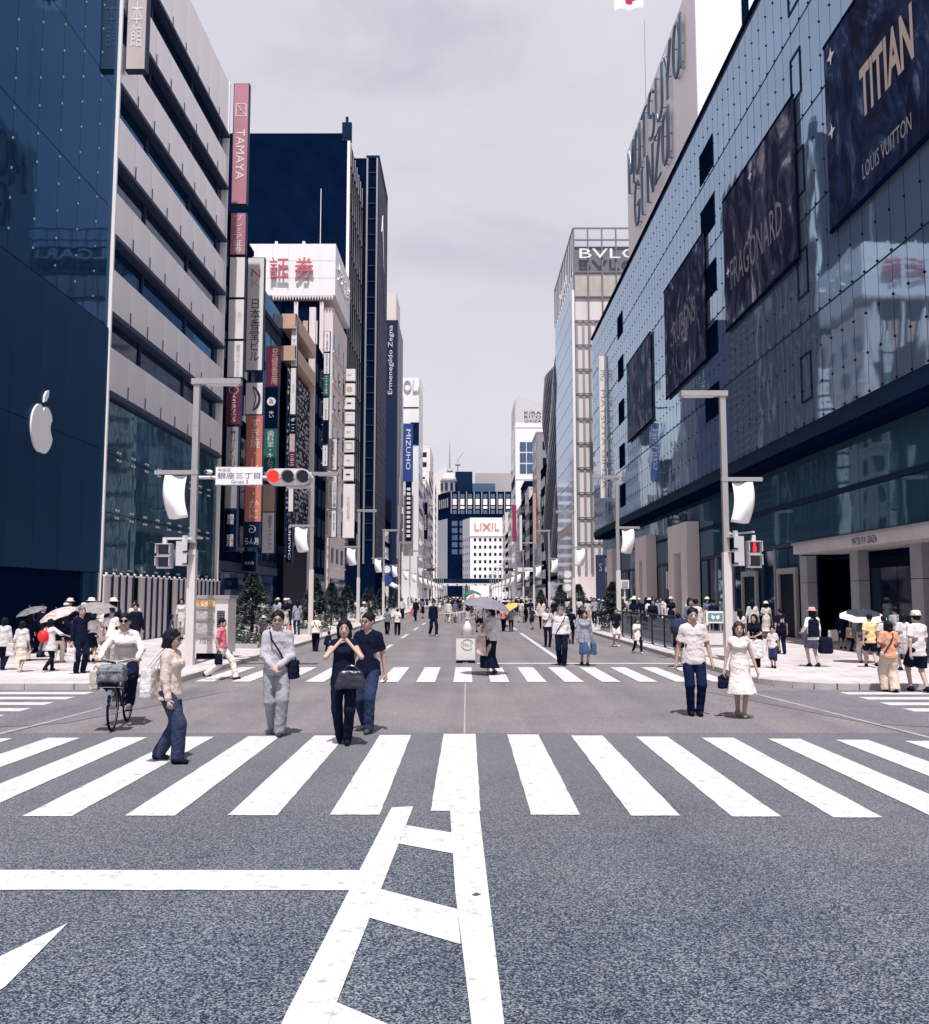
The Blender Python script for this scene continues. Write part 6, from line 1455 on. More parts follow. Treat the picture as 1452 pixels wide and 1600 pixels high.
def bag(label, c, size, mat, J=None, hand=None, handle=.14, rz=0.0, name='bag', up=None, slump=.12):
    """A soft bag with handles; c is its centre."""
    t = thing(name, label, 'bag', tuple(np.array(c) - v3(0, 0, size[2] / 2))); c = np.array(c, float)
    def f(P):
        Q = (P - c) @ rotm('Z', rz); z = Q[..., 2] / size[2]; q = np.abs(Q) - np.array(size) / 2 * .80 * np.stack([1 - slump * z, 1 - slump * 2 * z, np.ones_like(z)], -1)
        return np.sqrt((np.maximum(q, 0) ** 2).sum(-1)) + np.minimum(q.max(-1), 0) - min(size) * .1 * 2 + fold(P * 2, .006)
    e = np.array([max(size[0], size[1]), max(size[0], size[1]), size[2]]) * .75 + .03; V, Fc = nets(f, c - e, c + e, max(min(size) / 6, .014)); inst(raw_mesh('pouch', V, Fc, [mat]), 'pouch', t, Matrix.Identity(4))
    ca, sa = math.cos(rz), math.sin(rz)
    for dy in (-.02, .02):
        h = up if up is not None else c + v3(0, 0, size[2] / 2 + handle); pts = []
        for q in np.linspace(-1, 1, 7): pts.append(c + v3(ca * q * size[0] * .3 * (1 if up is None else 1) - sa * dy, sa * q * size[0] * .3 + ca * dy, size[2] * .42) * v3(1, 1, 1) + (np.array(h) - (c + v3(0, 0, size[2] * .42))) * (1 - q * q))
        b = MB(); b.tube([tuple(x) for x in pts], .009, 5); b.build('handle', mat, t)
    return t
WALK = dict(pz=.90, footL=(.08, -.25, .08), footR=(-.08, .27, .13), handL=(.25, .15, .82), handR=(-.25, -.16, .82))
WALK2 = dict(pz=.90, footL=(.08, .27, .13), footR=(-.08, -.25, .08), handL=(.25, -.16, .82), handR=(-.25, .15, .82))
STEP = dict(pz=.92, footL=(.07, -.10, .08), footR=(-.06, .14, .09), handL=(.25, .06, .80), handR=(-.25, -.07, .80))
STAND = dict()
def D(*ds, **k):
    r = {}
    for q in ds: r.update(q)
    r.update(k); return r
JEAN = cloth(46, 56, 84); DNAVY = cloth(20, 27, 48); WHITEC = cloth(*WHT); BEIGE_C = cloth(196, 180, 172); GREYC = cloth(150, 152, 165); BLACKC = cloth(*BLK); CREAMC = cloth(218, 206, 196); PINKC = cloth(205, 112, 124); KHAKI = cloth(178, 170, 162)
# ---- the walkers on the near crossing
J = place('woman in beige jacket and dark trousers walking across the near crossing', 262, 1192, 983, R(82), D(WALK2, pz=.92, footL=(.08, .17, .10), footR=(-.08, -.17, .08), fem=1, sw=.138, top=('long', BEIGE_C, .80), topname='jacket', loose=.034, bottom=('trousers', cloth(54, 62, 88), .022), hair=('bob', HAIRM), hyaw=.05, hpitch=.12, glasses='clear', handR=(-.23, -.10, .78), handL=(.22, .02, .80), res=.0145, fold=.008, vneck=1))
c = wpt(J, v3(-.20, .17, 1.02)); bag('white cloth tote hanging from the jacketed woman on the crossing', c, (.27, .11, .38), WHITEC, rz=R(82), up=wpt(J, J['shR'] + v3(0, .02, .10)), name='tote_bag')
J = place('man in pale grey jacket with crossed strap and clasped hands', 431, 1149, 954, R(8), D(STEP, top=('long', cloth(168, 166, 174), .82), topname='jacket', loose=.028, bottom=('trousers', cloth(142, 144, 150), .018), handL=(.03, -.20, .95), handR=(-.03, -.215, .93), poleL=(1, .5, -.3), poleR=(-1, .5, -.3), hair=('short', HAIRM), glasses='clear', strap=(-1, BLACKC), footL=(.06, -.14, .08), footR=(-.04, .12, .09), shoe=cloth(60, 62, 80), res=.0145, fold=.008))
c = wpt(J, J['hipL'] + v3(.14, .0, .0)); bag('black shoulder bag at the hip of the grey jacketed man', c, (.10, .26, .26), BLACKC, name='shoulder_bag', handle=.05)
J = place('woman in black with both hands raised to her neck', 536, 1164, 967, R(6), D(STEP, fem=1, sw=.138, top=('none', BLACKC, .80), topname='sleeveless_top', loose=.018, bottom=('trousers', DNAVY, .004), handL=(.085, -.10, 1.36), handR=(-.085, -.10, 1.36), poleL=(.7, -.6, -.8), poleR=(-.7, -.6, -.8), hair=('bob', HAIRM), footL=(.06, -.02, .08), footR=(-.05, .16, .10), shoe=BLACKC, res=.0145))
c = wpt(J, v3(.10, -.21, .90)); bag('dark satin bag held across the waist of the woman in black', c, (.36, .15, .22), M('satin_dark', (.012, .015, .032), .3, var=.5, scale=9, bump=.6, bscale=12), name='handbag', handle=.06, slump=.4)
J = place('man in black shirt and jeans with glasses behind the woman in black', 574, 1144, 957, R(-14), D(STEP, top=('short', cloth(22, 26, 44), .80), loose=.032, bottom=('trousers', JEAN, .012), hair=('short', HAIRM), glasses='clear', hyaw=-.3, footL=(.08, -.16, .08), footR=(-.08, .14, .10), shoe=cloth(70, 72, 90), res=.0145, vneck=1))
J = place('man in white V neck shirt and dark jeans walking toward the crossing', 1086, 1118, 949, R(-4), D(STEP, top=('short', cloth(208, 198, 196), .80), loose=.030, vneck=1, bottom=('trousers', cloth(22, 30, 58), .004), hair=('short', HAIRM), handL=(.275, -.06, .84), handR=(-.275, .02, .80), footL=(.07, -.05, .08), footR=(-.06, -.02, .08), shoe=BLACKC, res=.0145, fold=.007, fat=1.04))
J = place('woman in white knee length dress beside the man in the V neck', 1158, 1121, 971, R(-6), D(STEP, fem=1, sw=.134, top=('none', cloth(212, 205, 200), .84), topname='dress_top', loose=.018, bottom=('skirt', cloth(212, 205, 200), .44, .255), hair=('long', HAIRB), handL=(.29, -.06, .84), handR=(-.28, -.05, .82), footL=(.04, -.08, .08), footR=(-.03, .10, .10), shoe=cloth(150, 130, 120), res=.0145, headscale=1.04))
c = wpt(J, v3(-.29, -.02, .62)); bag('small dark bag in the right hand of the woman in white', c, (.16, .09, .2), DNAVY, up=wpt(J, J['wrR'] + J['hdR'] * .08), name='handbag')
# ---- cyclist
bx_, by_ = ong(188, 1134); RZ = R(9); KS = .95
t = thing('bicycle', 'dark city bicycle with stuffed front basket heading for the camera', 'bicycle', (bx_, by_, 0.0), RZ); t.scale = (KS,) * 3; W[t.name] = Matrix.Translation((bx_, by_, 0)) @ Matrix.Rotation(RZ, 4, 'Z') @ Matrix.Diagonal((KS, KS, KS, 1))
BFR = M('bike_frame', (.02, .028, .06), .3, .3, var=.05); L_ = dict(local=True)
for yc, nm in ((-.56, 'front_wheel'), (.50, 'rear_wheel')):
    b = MB(); b.tube([(0, yc + .325 * math.cos(a), .342 + .325 * math.sin(a)) for a in np.linspace(0, 2 * PI, 33)[:-1]], .019, 8, True); wh = b.build('tyre' if False else nm, BLACK, t, smooth=True, **L_)
    b = MB(); b.tube([(0, yc + .298 * math.cos(a), .342 + .298 * math.sin(a)) for a in np.linspace(0, 2 * PI, 33)[:-1]], .010, 6, True); b.build('rim', GREY, wh, **L_)
    b = MB(); b.tube([(-.05, yc, .342), (.05, yc, .342)], .022, 8)
    for k in range(18): a = 2 * PI * k / 18; b.tube([(.02 * (-1) ** k, yc, .342), (0, yc + .295 * math.cos(a), .342 + .295 * math.sin(a))], .0022, 3)
    b.build('spokes', GREY, wh, **L_)
    b = MB()
    for a0, a1 in ((.35, 2.5),):
        A = np.linspace(a0, a1, 10); vs = [(xx, yc + .36 * math.cos(a), .342 + .36 * math.sin(a)) for a in A for xx in (-.03, .03)]
        b.add(vs, [(2 * i, 2 * i + 1, 2 * i + 3, 2 * i + 2) for i in range(9)])
    o = b.build('mudguard', BFR, t, **L_); o.modifiers.new('sheet', 'SOLIDIFY').thickness = .004
b = MB(); b.tube([(0, -.40, .80), (0, .02, .34), (0, .05, .30)], .02, 8); b.tube([(0, .05, .30), (0, .19, .78)], .018, 8); b.tube([(0, -.36, .70), (0, .12, .50)], .014, 6)
for s_ in (-1, 1): b.tube([(s_ * .03, .05, .30), (s_ * .05, .50, .342)], .011, 6); b.tube([(s_ * .02, .17, .70), (s_ * .05, .50, .342)], .009, 6); b.tube([(s_ * .05, -.56, .342), (s_ * .045, -.50, .52), (0, -.43, .70)], .012, 6)
b.build('frame', BFR, t, smooth=True, **L_)
b = MB(); b.tube([(0, -.43, .70), (0, -.385, 1.0)], .013, 8); b.tube([(-.29, -.20, 1.02), (-.20, -.34, 1.04), (0, -.385, 1.0), (.20, -.34, 1.04), (.29, -.20, 1.02)], .012, 8); hb = b.build('handlebar', GREY, t, smooth=True, **L_)
for s_ in (-1, 1): b = MB(); b.tube([(s_ * .265, -.24, 1.025), (s_ * .30, -.16, 1.015)], .018, 8); b.build('grip', BLACK, hb, **L_)
b = MB(); b.ell((0, .27, .87), (.09, .13, .04), 12, 6); b.tube([(0, .19, .76), (0, .24, .86)], .013, 6); b.build('saddle', BLACK, t, smooth=True, **L_)
bm_ = MB()
for z, w_, d_ in ((.66, .15, .12), (.74, .165, .135), (.82, .18, .15), (.90, .19, .16)): bm_.tube([(-w_, -.66 - d_, z), (w_, -.66 - d_, z), (w_, -.66 + d_, z), (-w_, -.66 + d_, z)], .006, 4, True)
for k in range(9): q = -1 + 2 * k / 8; bm_.tube([(.15 * q, -.78, .66), (.19 * q, -.82, .90)], .004, 4); bm_.tube([(.15 * q, -.54, .66), (.19 * q, -.50, .90)], .004, 4)
for k in range(6): q = -1 + 2 * k / 5; bm_.tube([(-.15, -.66 + .12 * q, .66), (-.19, -.66 + .16 * q, .90)], .004, 4); bm_.tube([(.15, -.66 + .12 * q, .66), (.19, -.66 + .16 * q, .90)], .004, 4)
bm_.box(-.15, .15, -.78, -.54, .655, .662); bm_.build('basket', BFR, t, **L_)
b = MB(); b.box(-.16, .16, .42, .76, .68, .72); b.box(-.17, .17, .40, .44, .72, .98); b.build('rear_carrier', BFR, t, **L_)
for s_, q in ((1, -.10), (-1, .17)): 
    b = MB(); b.tube([(s_ * .06, .05, .30), (s_ * .07, .05 + q, .30 - .06 * s_)], .009, 6); b.build('crank', GREY, t, **L_); b = MB(); b.cbox((s_ * .13, .05 + q, .30 - .06 * s_), (.10, .07, .02)); b.build('pedal', BLACK, t, **L_)
b = MB(); b.tube([(.035, .05, .335), (.035, .50, .36)], .005, 4); b.tube([(.035, .05, .265), (.035, .50, .32)], .005, 4); b.build('chain', GREY, t, **L_)
b = MB(); b.tube([(0, -.62, .56), (0, -.69, .56)], [.03, .045], 10); b.build('headlamp', GREY, t, **L_)
def wb(x, y, z): return np.array(W[t.name] @ Vector((x, y, z)))
bag('patterned grey bundle stuffed in the bicycle basket', wb(0, -.66, .86), (.36, .26, .20), M('bundle_print', (.16, .17, .19), .7, var=.7, scale=14), name='bundle', rz=RZ, handle=.02)
bag('pale bag hanging over the side of the bicycle basket', wb(-.25, -.60, .76), (.10, .24, .30), cloth(180, 172, 165), name='bundle', rz=RZ, handle=.05)
q = 1 / .97
J = place('woman in white blouse and sunglasses riding the bicycle', 0, 0, None, RZ, dict(h=1.65, pz=.93, py=.22, lean=.22, hlean=.1, fem=1, sw=.14, top=('long', cloth(212, 205, 203), .86), topname='blouse', loose=.028, vneck=1, bottom=('trousers', DNAVY, .012), handL=(.27, -.24, 1.03), handR=(-.27, -.24, 1.03), poleL=(1, .4, -.7), poleR=(-1, .4, -.7), footL=(.13, -.02, .345), footR=(-.13, .26, .43), kout=.15, hair=('bun', HAIRM), glasses='sun', shoe=cloth(120, 118, 130), res=.0145, fold=.008), xy=(bx_, by_))
# ---- around the left corner
ZG = .11
G1 = 'people waiting at the left corner'
J = place('man in black suit and white shirt holding a white plastic bag', 124, 1052, 948, R(48), D(STAND, top=('long', BLACKC, .78), topname='suit_jacket', loose=.030, vneck=1, bottom=('trousers', BLACKC, .012), hair=('short', HAIRG), handR=(-.26, -.06, .80), handL=(.11, -.07, 1.56), poleL=(.45, -.7, -1), res=.018), ZG, G1)
bag('white plastic bag in the hand of the suited man', wpt(J, J['wrR'] + v3(0, 0, -.36)), (.2, .1, .36), WHITEC, up=wpt(J, J['wrR'] + J['hdR'] * .08), name='plastic_bag')
J = place('woman in white tunic with a red backpack seen from behind', 76, 1049, 966, R(165), D(WALK, fem=1, top=('elbow', WHITEC, .66), topname='tunic', loose=.034, flare=.05, bottom=('trousers', BLACKC, .0), hair=('bob', HAIRM), handR=(-.52, -.22, 1.12), res=.019), ZG, G1)
t = thing('backpack', 'small red backpack on the woman in the white tunic', 'backpack', tuple(wpt(J, v3(.0, .2, .95))))
c = wpt(J, v3(.10, .20, 1.17)); b = MB(); b.ell(tuple(c - v3(0, 0, .03)), (.13, .10, .15), 14, 9); b.ell(tuple(c + v3(0, .03, -.10)), (.11, .08, .08), 12, 7); b.build('pack', M('bag_red', (.75, .015, .02), .6, var=.1), t, smooth=True); b = MB(); b.tube([tuple(c + v3(.05, -.02, .17)), tuple(wpt(J, J['shL'] + v3(-.05, .03, .09))), tuple(wpt(J, J['shL'] + v3(-.05, -.1, 0)))], .016, 5); b.build('strap', M('bag_red'), t)
J = place('woman in white top and cream skirt seen from behind at left edge', 32, 1050, 970, R(176), D(STEP, fem=1, top=('elbow', WHITEC, .80), loose=.034, bottom=('skirt', cloth(226, 214, 196), .42, .22), hair=('bob', HAIRM), shoe=cloth(190, 178, 168), res=.02), ZG, G1)
J = place('woman in white blouse and dark trousers cut by the left edge', 4, 1047, 965, R(180), D(STEP, fem=1, top=('long', WHITEC, .76), loose=.034, bottom=('trousers', BLACKC, .01), hair=('bob', HAIRM), res=.02), ZG, G1)
bag('white tote between the two women at the left edge', wpt(J, v3(-.27, 0, .66)), (.24, .1, .34), WHITEC, up=wpt(J, J['wrR']), name='tote_bag')
J = place('person with flowered parasol behind the woman in the tunic', 90, 1036, 962, R(190), D(WALK2, fem=1, top=('elbow', DNAVY, .80), bottom=('trousers', CREAMC, .016), hair=('bob', HAIRM), handR=(-.16, -.14, 1.26), poleR=(-.8, .2, -.6), shoe=CREAMC, res=.024), ZG, G1)
umbrella('pale flowered parasol in the left corner group', J, wpt(J, v3(.10, .02, 1.93)), .52, [M('parasol_floral', (.50, .40, .38), .7, var=.5, scale=9)])
J = place('woman in dark dress with small dark parasol at the left corner', 44, 1033, 958, R(170), D(STEP, fem=1, top=('elbow', DNAVY, .80), bottom=('skirt', DNAVY, .45, .2), hair=('bob', HAIRM), handR=(-.16, -.14, 1.26), poleR=(-.8, .2, -.6), res=.026), ZG, G1)
umbrella('small dark patterned parasol at the left corner', J, wpt(J, v3(0, .02, 1.90)), .42, [M('parasol_dark', (.16, .15, .17), .7, var=.6, scale=10)])
J = place('woman in navy dress under the grey parasol by the suited man', 142, 1036, 955, R(200), D(WALK, fem=1, top=('short', cloth(226, 220, 220), .86), bottom=('skirt', DNAVY, .50, .2), hair=('bob', HAIRM), handR=(-.14, -.16, 1.28), poleR=(-.8, .2, -.6), res=.024), ZG, G1)
umbrella('plain grey parasol above the suited man', J, wpt(J, v3(-.12, -.02, 1.98)), .56, [cloth(140, 134, 136)])
J = place('bearded man in white polo shirt behind the cyclist', 172, 1036, 951, R(14), D(STEP, top=('short', cloth(232, 226, 224), .80), loose=.03, vneck=1, bottom=('trousers', KHAKI, .016), hair=('short', HAIRM), hat=('cap', BLACKC), res=.02), ZG, G1)
J = place('person in dark top passing in front of the hoarding', 267, 1010, 960, R(100), D(WALK, top=('short', cloth(60, 72, 104), .82), bottom=('trousers', DNAVY, .01), hair=('bob', HAIRM), res=.026), ZG, G1)
J = place('man in pink polo shirt and cream trousers striding past the kiosk', 345, 1062, 962, R(86), D(WALK, top=('short', PINKC, .84), loose=.026, bottom=('trousers', cloth(228, 218, 210), .014), hair=('short', HAIRM), footL=(.07, -.38, .08), footR=(-.07, .38, .16), pz=.85, handR=(-.24, -.02, .78), res=.018))
bag('dark wrist pouch of the man in the pink polo', wpt(J, J['wrR'] + v3(-.02, 0, -.22)), (.16, .08, .26), DNAVY, up=wpt(J, J['wrR']), name='pouch')
J = place('woman in cream dress and face mask coming past the kiosk', 372, 988, 945, R(4), D(STEP, fem=1, top=('elbow', CREAMC, .84), bottom=('skirt', CREAMC, .42, .22), hair=('long', HAIRB), res=.026), ZG)
J = place('person in straw hat behind the man in the grey jacket', 411, 1012, 963, R(170), D(STEP, top=('short', cloth(70, 74, 92), .82), hair=('short', HAIRM), hat=('brim', cloth(206, 184, 166)), res=.024), ZG)
J = place('man in cream shirt with sling bag bending beside the second lamp', 493, 1018, 960, R(185), D(STEP, lean=.35, top=('short', cloth(222, 210, 200), .80), loose=.035, bottom=('trousers', BLACKC, .014), hair=('bald', HAIRG), strap=(1, BLACKC), fat=1.1, res=.022))
J = place('crouching person in dark clothes beside the bending man', 510, 1018, 975, R(150), D(pz=.52, lean=.45, footL=(.12, -.12, .08), footR=(-.12, .06, .08), kout=.3, handL=(.2, -.4, .55), handR=(-.2, -.35, .55), top=('long', DNAVY, .42), bottom=('trousers', cloth(50, 64, 92), .01), hair=('short', HAIRM), res=.024, h=1.6), 0)
# ---- middle of the road
J = place('woman in white top and wide dark trousers under a pale parasol', 767, 1055, 946, R(-62), D(STEP, fem=1, top=('elbow', cloth(210, 204, 202), .84), loose=.034, bottom=('skirt', DNAVY, .18, .24), hair=('bob', HAIRM), handR=(-.03, -.20, 1.22), poleR=(-.8, .3, -.6), handL=(.12, -.22, 1.12), shoe=cloth(70, 76, 90), hpitch=.25, res=.018))
umbrella('large pale grey parasol held over the road in the centre', J, (ony(762, 944, J['_M'].translation.y)[0], J['_M'].translation.y - .12, 1.86), .62, [cloth(122, 122, 134)], drop=.42)
bag('pink and cream cloth bag hanging from the parasol woman', wpt(J, v3(.06, -.30, .72)), (.2, .14, .5), M('bag_floral', (.58, .42, .38), .8, var=.4, scale=8), up=wpt(J, v3(.1, -.24, 1.1)), name='cloth_bag')
J = place('man in white shirt with diagonal strap and black trousers', 878, 1040, 948, R(-6), D(STEP, top=('long', cloth(210, 206, 206), .90), bottom=('trousers', BLACKC, .014), hair=('short', HAIRG), strap=(1, BLACKC), fat=1.05, hyaw=-.5, res=.018))
J = place('long haired woman in grey cardigan and blue dress', 914, 1040, 954, R(4), D(STEP, fem=1, top=('long', cloth(140, 142, 156), .70), topname='cardigan', loose=.032, flare=.03, bottom=('skirt', cloth(66, 84, 120), .36, .2), hair=('long', HAIRM), res=.018))
bag('blue tote carried by the woman in the cardigan', wpt(J, v3(.28, 0, .52)), (.12, .28, .34), cloth(60, 90, 122), up=wpt(J, J['wrL']), name='tote_bag')
J = place('man with backpack straps over a pale tee, behind the white shirt man', 856, 1011, 948, R(5), D(STEP, top=('short', cloth(214, 210, 212), .84), bottom=('trousers', DNAVY, .0), hair=('short', HAIRM), strap=(1, BLACKC), handL=(.18, -.2, 1.16), res=.022))
J = place('person in dark top behind the man in the white shirt', 893, 1006, 950, R(175), D(STEP, top=('short', BLACKC, .82), hair=('short', HAIRM), res=.026))
J = place('person in black tee and white shorts by the right kerb', 963, 1011, 950, R(8), D(STEP, top=('short', BLACKC, .82), loose=.03, bottom=('shorts', cloth(228, 222, 220), .02), hair=('short', HAIRM), shoe=WHITEC, res=.022))
J = place('girl in pale dress and dark leggings with long hair at the right kerb', 996, 1021, 966, R(20), D(WALK, fem=1, top=('short', cloth(226, 220, 216), .62), topname='tunic', loose=.03, flare=.05, bottom=('trousers', BLACKC, .0), hair=('long', HAIRM), shoe=WHITEC, res=.022))
J = place('man with big dark backpack and black shorts behind the couple', 1062, 1036, 958, R(178), D(STEP, top=('short', cloth(70, 76, 90), .80), loose=.03, bottom=('shorts', BLACKC, .02), hair=('short', HAIRM), lean=.15, res=.022), ZG)
t = thing('backpack', 'large rounded dark backpack behind the man in the V neck', 'backpack', tuple(wpt(J, v3(0, .2, .9)))); c = wpt(J, v3(0, .27, 1.2)); b = MB(); b.ell(tuple(c), (.27, .19, .27), 16, 10); b.build('pack', cloth(48, 56, 76), t, smooth=True); b = MB(); b.tube([tuple(wpt(J, v3(.1, .2, 1.36))), tuple(wpt(J, v3(.1, .0, 1.48))), tuple(wpt(J, v3(.1, -.14, 1.3)))], .02, 5); b.build('strap', BLACKC, t)
J = place('man in dark suit walking alone far up the road', 677, 994, 938, R(20), D(WALK, top=('long', DNAVY, .76), topname='suit_jacket', loose=.028, bottom=('trousers', DNAVY, .01), hair=('short', HAIRM), shoe=WHITEC, res=.022))
J = place('person in patterned shirt walking away at the left kerb', 605, 992, 950, R(180), D(WALK, top=('short', cloth(120, 126, 140), .80), bottom=('trousers', BLACKC, .01), hair=('short', HAIRM), res=.026))
J = place('man in cream shirt walking away with dark trousers', 621, 993, 950, R(180), D(WALK2, top=('short', cloth(226, 218, 210), .80), loose=.034, bottom=('trousers', BLACKC, .014), hair=('short', HAIRM), hat=('cap', GREYC), res=.026))
J = place('person in pink shirt in the road beyond the parasol', 787, 986, 948, R(170), D(STEP, top=('short', cloth(220, 150, 152), .82), bottom=('trousers', BLACKC, .01), hair=('short', HAIRM), res=.028))
J = place('person with grey backpack under a yellow parasol', 799, 987, 950, R(180), D(STEP, top=('short', cloth(170, 174, 182), .82), bottom=('trousers', DNAVY, .0), hair=('short', HAIRM), handR=(-.1, -.2, 1.2), poleR=(-.8, .2, -.6), res=.028))
umbrella('small yellow ochre parasol in the road', J, wpt(J, v3(.25, 0, 1.92)), .55, [cloth(222, 172, 104)])
J = place('woman in dark dress standing in the road by the tables', 731, 974, 944, R(180), D(STEP, fem=1, top=('short', BLACKC, .82), bottom=('skirt', WHITEC, .4, .24), hair=('bob', HAIRM), res=.03))
J = place('man in black vest and shorts in the road on the right', 832, 984, 948, R(-30), D(WALK, top=('short', cloth(40, 48, 70), .82), bottom=('shorts', BLACKC, .02), hair=('short', HAIRM), res=.026))
# pushchair in the road group
x, y = ong(701, 972); t = thing('pushchair', 'small dark pushchair beside the road tables', 'pushchair', (x, y, 0)); b = MB(); b.ell((x, y, .62), (.22, .28, .22), 12, 8); b.build('hood', DNAVY, t, smooth=True); b = MB(); b.box(x - .2, x + .2, y - .25, y + .25, .36, .44); b.build('seat', GREYC, t)
for dx in (-.24, .24):
    for dy in (-.26, .28): b = MB(); b.lathe([(.1, -.02), (.1, .02)], (0, 0, 0), 12); o = b.build('wheel', BLACK, t, mtx=Matrix.Translation((x + dx, y + dy, .105)) @ Matrix.Rotation(PI / 2, 4, 'Y'))
b = MB(); b.tube([(x - .2, y + .25, .2), (x - .2, y + .4, .95), (x + .2, y + .4, .95), (x + .2, y + .25, .2)], .015, 6); b.build('push_bar', GREY, t)
# ---- right pavement by the store entrance
G2 = 'people outside the store entrance'
J = place('woman bending over a large white carrier bag', 1184, 1042, 957, R(-35), D(STEP, lean=.42, fem=1, top=('short', DNAVY, .84), bottom=('trousers', DNAVY, .0), hair=('bob', HAIRM), handL=(.12, -.46, .98), handR=(-.1, -.46, .95), res=.022), ZG, G2)
bag('large white carrier bag in front of the bending woman', wpt(J, v3(.0, -.44, .58)), (.52, .16, .5), WHITEC, up=wpt(J, v3(.0, -.46, .95)), name='carrier_bag')
J = place('child in white shirt and cropped jeans beside the carrier bag', 1209, 1044, 979, R(-25), D(STEP, headscale=1.3, sw=.134, top=('short', WHITEC, .80), loose=.034, bottom=('capri', JEAN, .02), hair=('short', HAIRM), shoe=BLACKC, res=.024), ZG, G2)
J = place('person in black tee with white back print near the entrance', 1222, 1022, 950, R(178), D(STEP, top=('short', BLACKC, .80), loose=.032, bottom=('trousers', DNAVY, .01), hair=('short', HAIRM), res=.024), ZG, G2)
c = wpt(J, v3(0, .165, 1.24)); text('36', SIGNW, J['_t'], (0, .175, 1.24), .14, .14, name='back_print', local=True, face='-y')
J = place('woman with long hair in white top facing the store', 1158, 1024, 951, R(180), D(STEP, fem=1, top=('short', WHITEC, .80), hair=('long', HAIRM), res=.026), ZG, G2)
J = place('woman in salmon hat, white shirt and dark waistcoat walking away', 1272, 1042, 950, R(190), D(STEP, fem=1, top=('long', cloth(236, 232, 230), .78), loose=.03, bottom=('shorts', cloth(92, 98, 116), .03), hair=('long', HAIRM), hat=('brim', cloth(224, 152, 138)), handL=(.30, -.05, 1.02), res=.02), ZG, G2)
bag('black rucksack hanging at the side of the woman in the salmon hat', wpt(J, v3(-.36, .05, .62)), (.30, .2, .42), BLACKC, up=wpt(J, J['wrR']), name='rucksack')
bag('dark garment bag over the shoulder of the woman in the salmon hat', wpt(J, v3(.08, .2, 1.12)), (.26, .1, .5), DNAVY, name='shoulder_bag', handle=.04)
J = place('woman in dark suit holding a white carrier bag in the entrance', 1318, 1014, 954, R(-10), D(STAND, fem=1, top=('long', BLACKC, .78), topname='jacket', vneck=1, bottom=('skirt', BLACKC, .5, .18), hair=('short', HAIRM), handR=(-.32, -.08, .82), res=.024), ZG, G2)
bag('white carrier bag of the woman in the dark suit', wpt(J, v3(-.42, -.08, .58)), (.34, .12, .4), WHITEC, up=wpt(J, J['wrR']), name='carrier_bag')
J = place('man in dark top with tan shoulder bag in the entrance', 1330, 1018, 965, R(60), D(STAND, top=('long', BLACKC, .80), hair=('short', HAIRM), res=.026), ZG, G2)
bag('tan shoulder bag at the store entrance', wpt(J, v3(-.25, -.05, .95)), (.14, .42, .34), cloth(150, 132, 118), name='shoulder_bag')
J = place('man in yellow tee and dark shorts seen from behind', 1362, 1043, 958, R(172), D(WALK, top=('short', cloth(230, 200, 150), .76), loose=.03, bottom=('shorts', DNAVY, .03), hair=('short', HAIRM), res=.02), ZG, G2)
J = place('woman under the black parasol next to the man in yellow', 1350, 1036, 964, R(180), D(STEP, fem=1, top=('short', cloth(90, 96, 112), .82), bottom=('trousers', cloth(196, 190, 188), .02), hair=('bob', HAIRM), handR=(-.12, -.16, 1.24), poleR=(-.8, .2, -.6), res=.026), ZG, G2)
umbrella('black parasol with white edge near the man in yellow', J, wpt(J, v3(-.06, 0, 1.96)), .62, [cloth(58, 60, 74), WHITEC], drop=.34)
J = place('woman in orange tee and wide beige trousers with crossbody bag', 1392, 1082, 969, R(176), D(STEP, fem=1, top=('short', cloth(216, 158, 130), .80), loose=.034, bottom=('trousers', cloth(204, 184, 172), .045), hair=('bob', HAIRM), strap=(-1, BLACKC), handL=(.14, -.2, 1.08), handR=(-.14, -.2, 1.08), res=.0165))
J = place('man in white tee, black shorts and flat cap at the right edge', 1437, 1082, 955, R(186), D(WALK, top=('short', cloth(212, 205, 203), .76), loose=.034, bottom=('shorts', BLACKC, .04), hair=('short', HAIRM), hat=('beret', cloth(206, 196, 190)), footL=(.08, -.16, .09), footR=(-.06, .2, .10), pz=.91, res=.0165))
J = place('woman in white tee and checked skirt between yellow and white tees', 1414, 1048, 958, R(180), D(STEP, fem=1, top=('short', WHITEC, .82), bottom=('skirt', M('check_cloth', (.4, .39, .40), .8, var=.6, scale=22), .5, .2), hair=('bob', HAIRM), res=.024), ZG, G2)
J = place('person in white tee behind the man in yellow', 1384, 1040, 962, R(175), D(STEP, top=('short', WHITEC, .78), loose=.034, bottom=('trousers', DNAVY, .01), hair=('short', HAIRM), res=.026), ZG, G2)
J = place('person in striped tee in the entrance crowd', 1402, 1030, 948, R(180), D(STEP, top=('short', M('stripe_cloth', (.3, .3, .33), .8, var=.7, scale=10), .80), hair=('short', HAIRM), res=.028), ZG, G2)

# ================================================================== the crowd farther off
TPL = []
defs = [D(WALK, top=('short', WHITEC, .80), bottom=('trousers', BLACKC, .008), hair=('short', HAIRM)), D(WALK2, fem=1, top=('short', WHITEC, .82), bottom=('skirt', BLACKC, .45, .2), hair=('bob', HAIRM)), D(STEP, top=('long', WHITEC, .80), bottom=('trousers', BLACKC, .014), hair=('short', HAIRM)),
        D(STEP, fem=1, top=('elbow', WHITEC, .70), bottom=('trousers', BLACKC, .0), hair=('long', HAIRM)), D(WALK, top=('short', WHITEC, .78), bottom=('shorts', BLACKC, .03), hair=('short', HAIRM), hat=('cap', CREAMC)), D(STAND, fem=1, top=('short', WHITEC, .84), bottom=('skirt', BLACKC, .35, .24), hair=('bob', HAIRM), hat=('brim', CREAMC), handL=(.12, -.22, 1.1))]
TP = [person_parts(D(d, res=.030, fingers=True))[0] for d in defs]
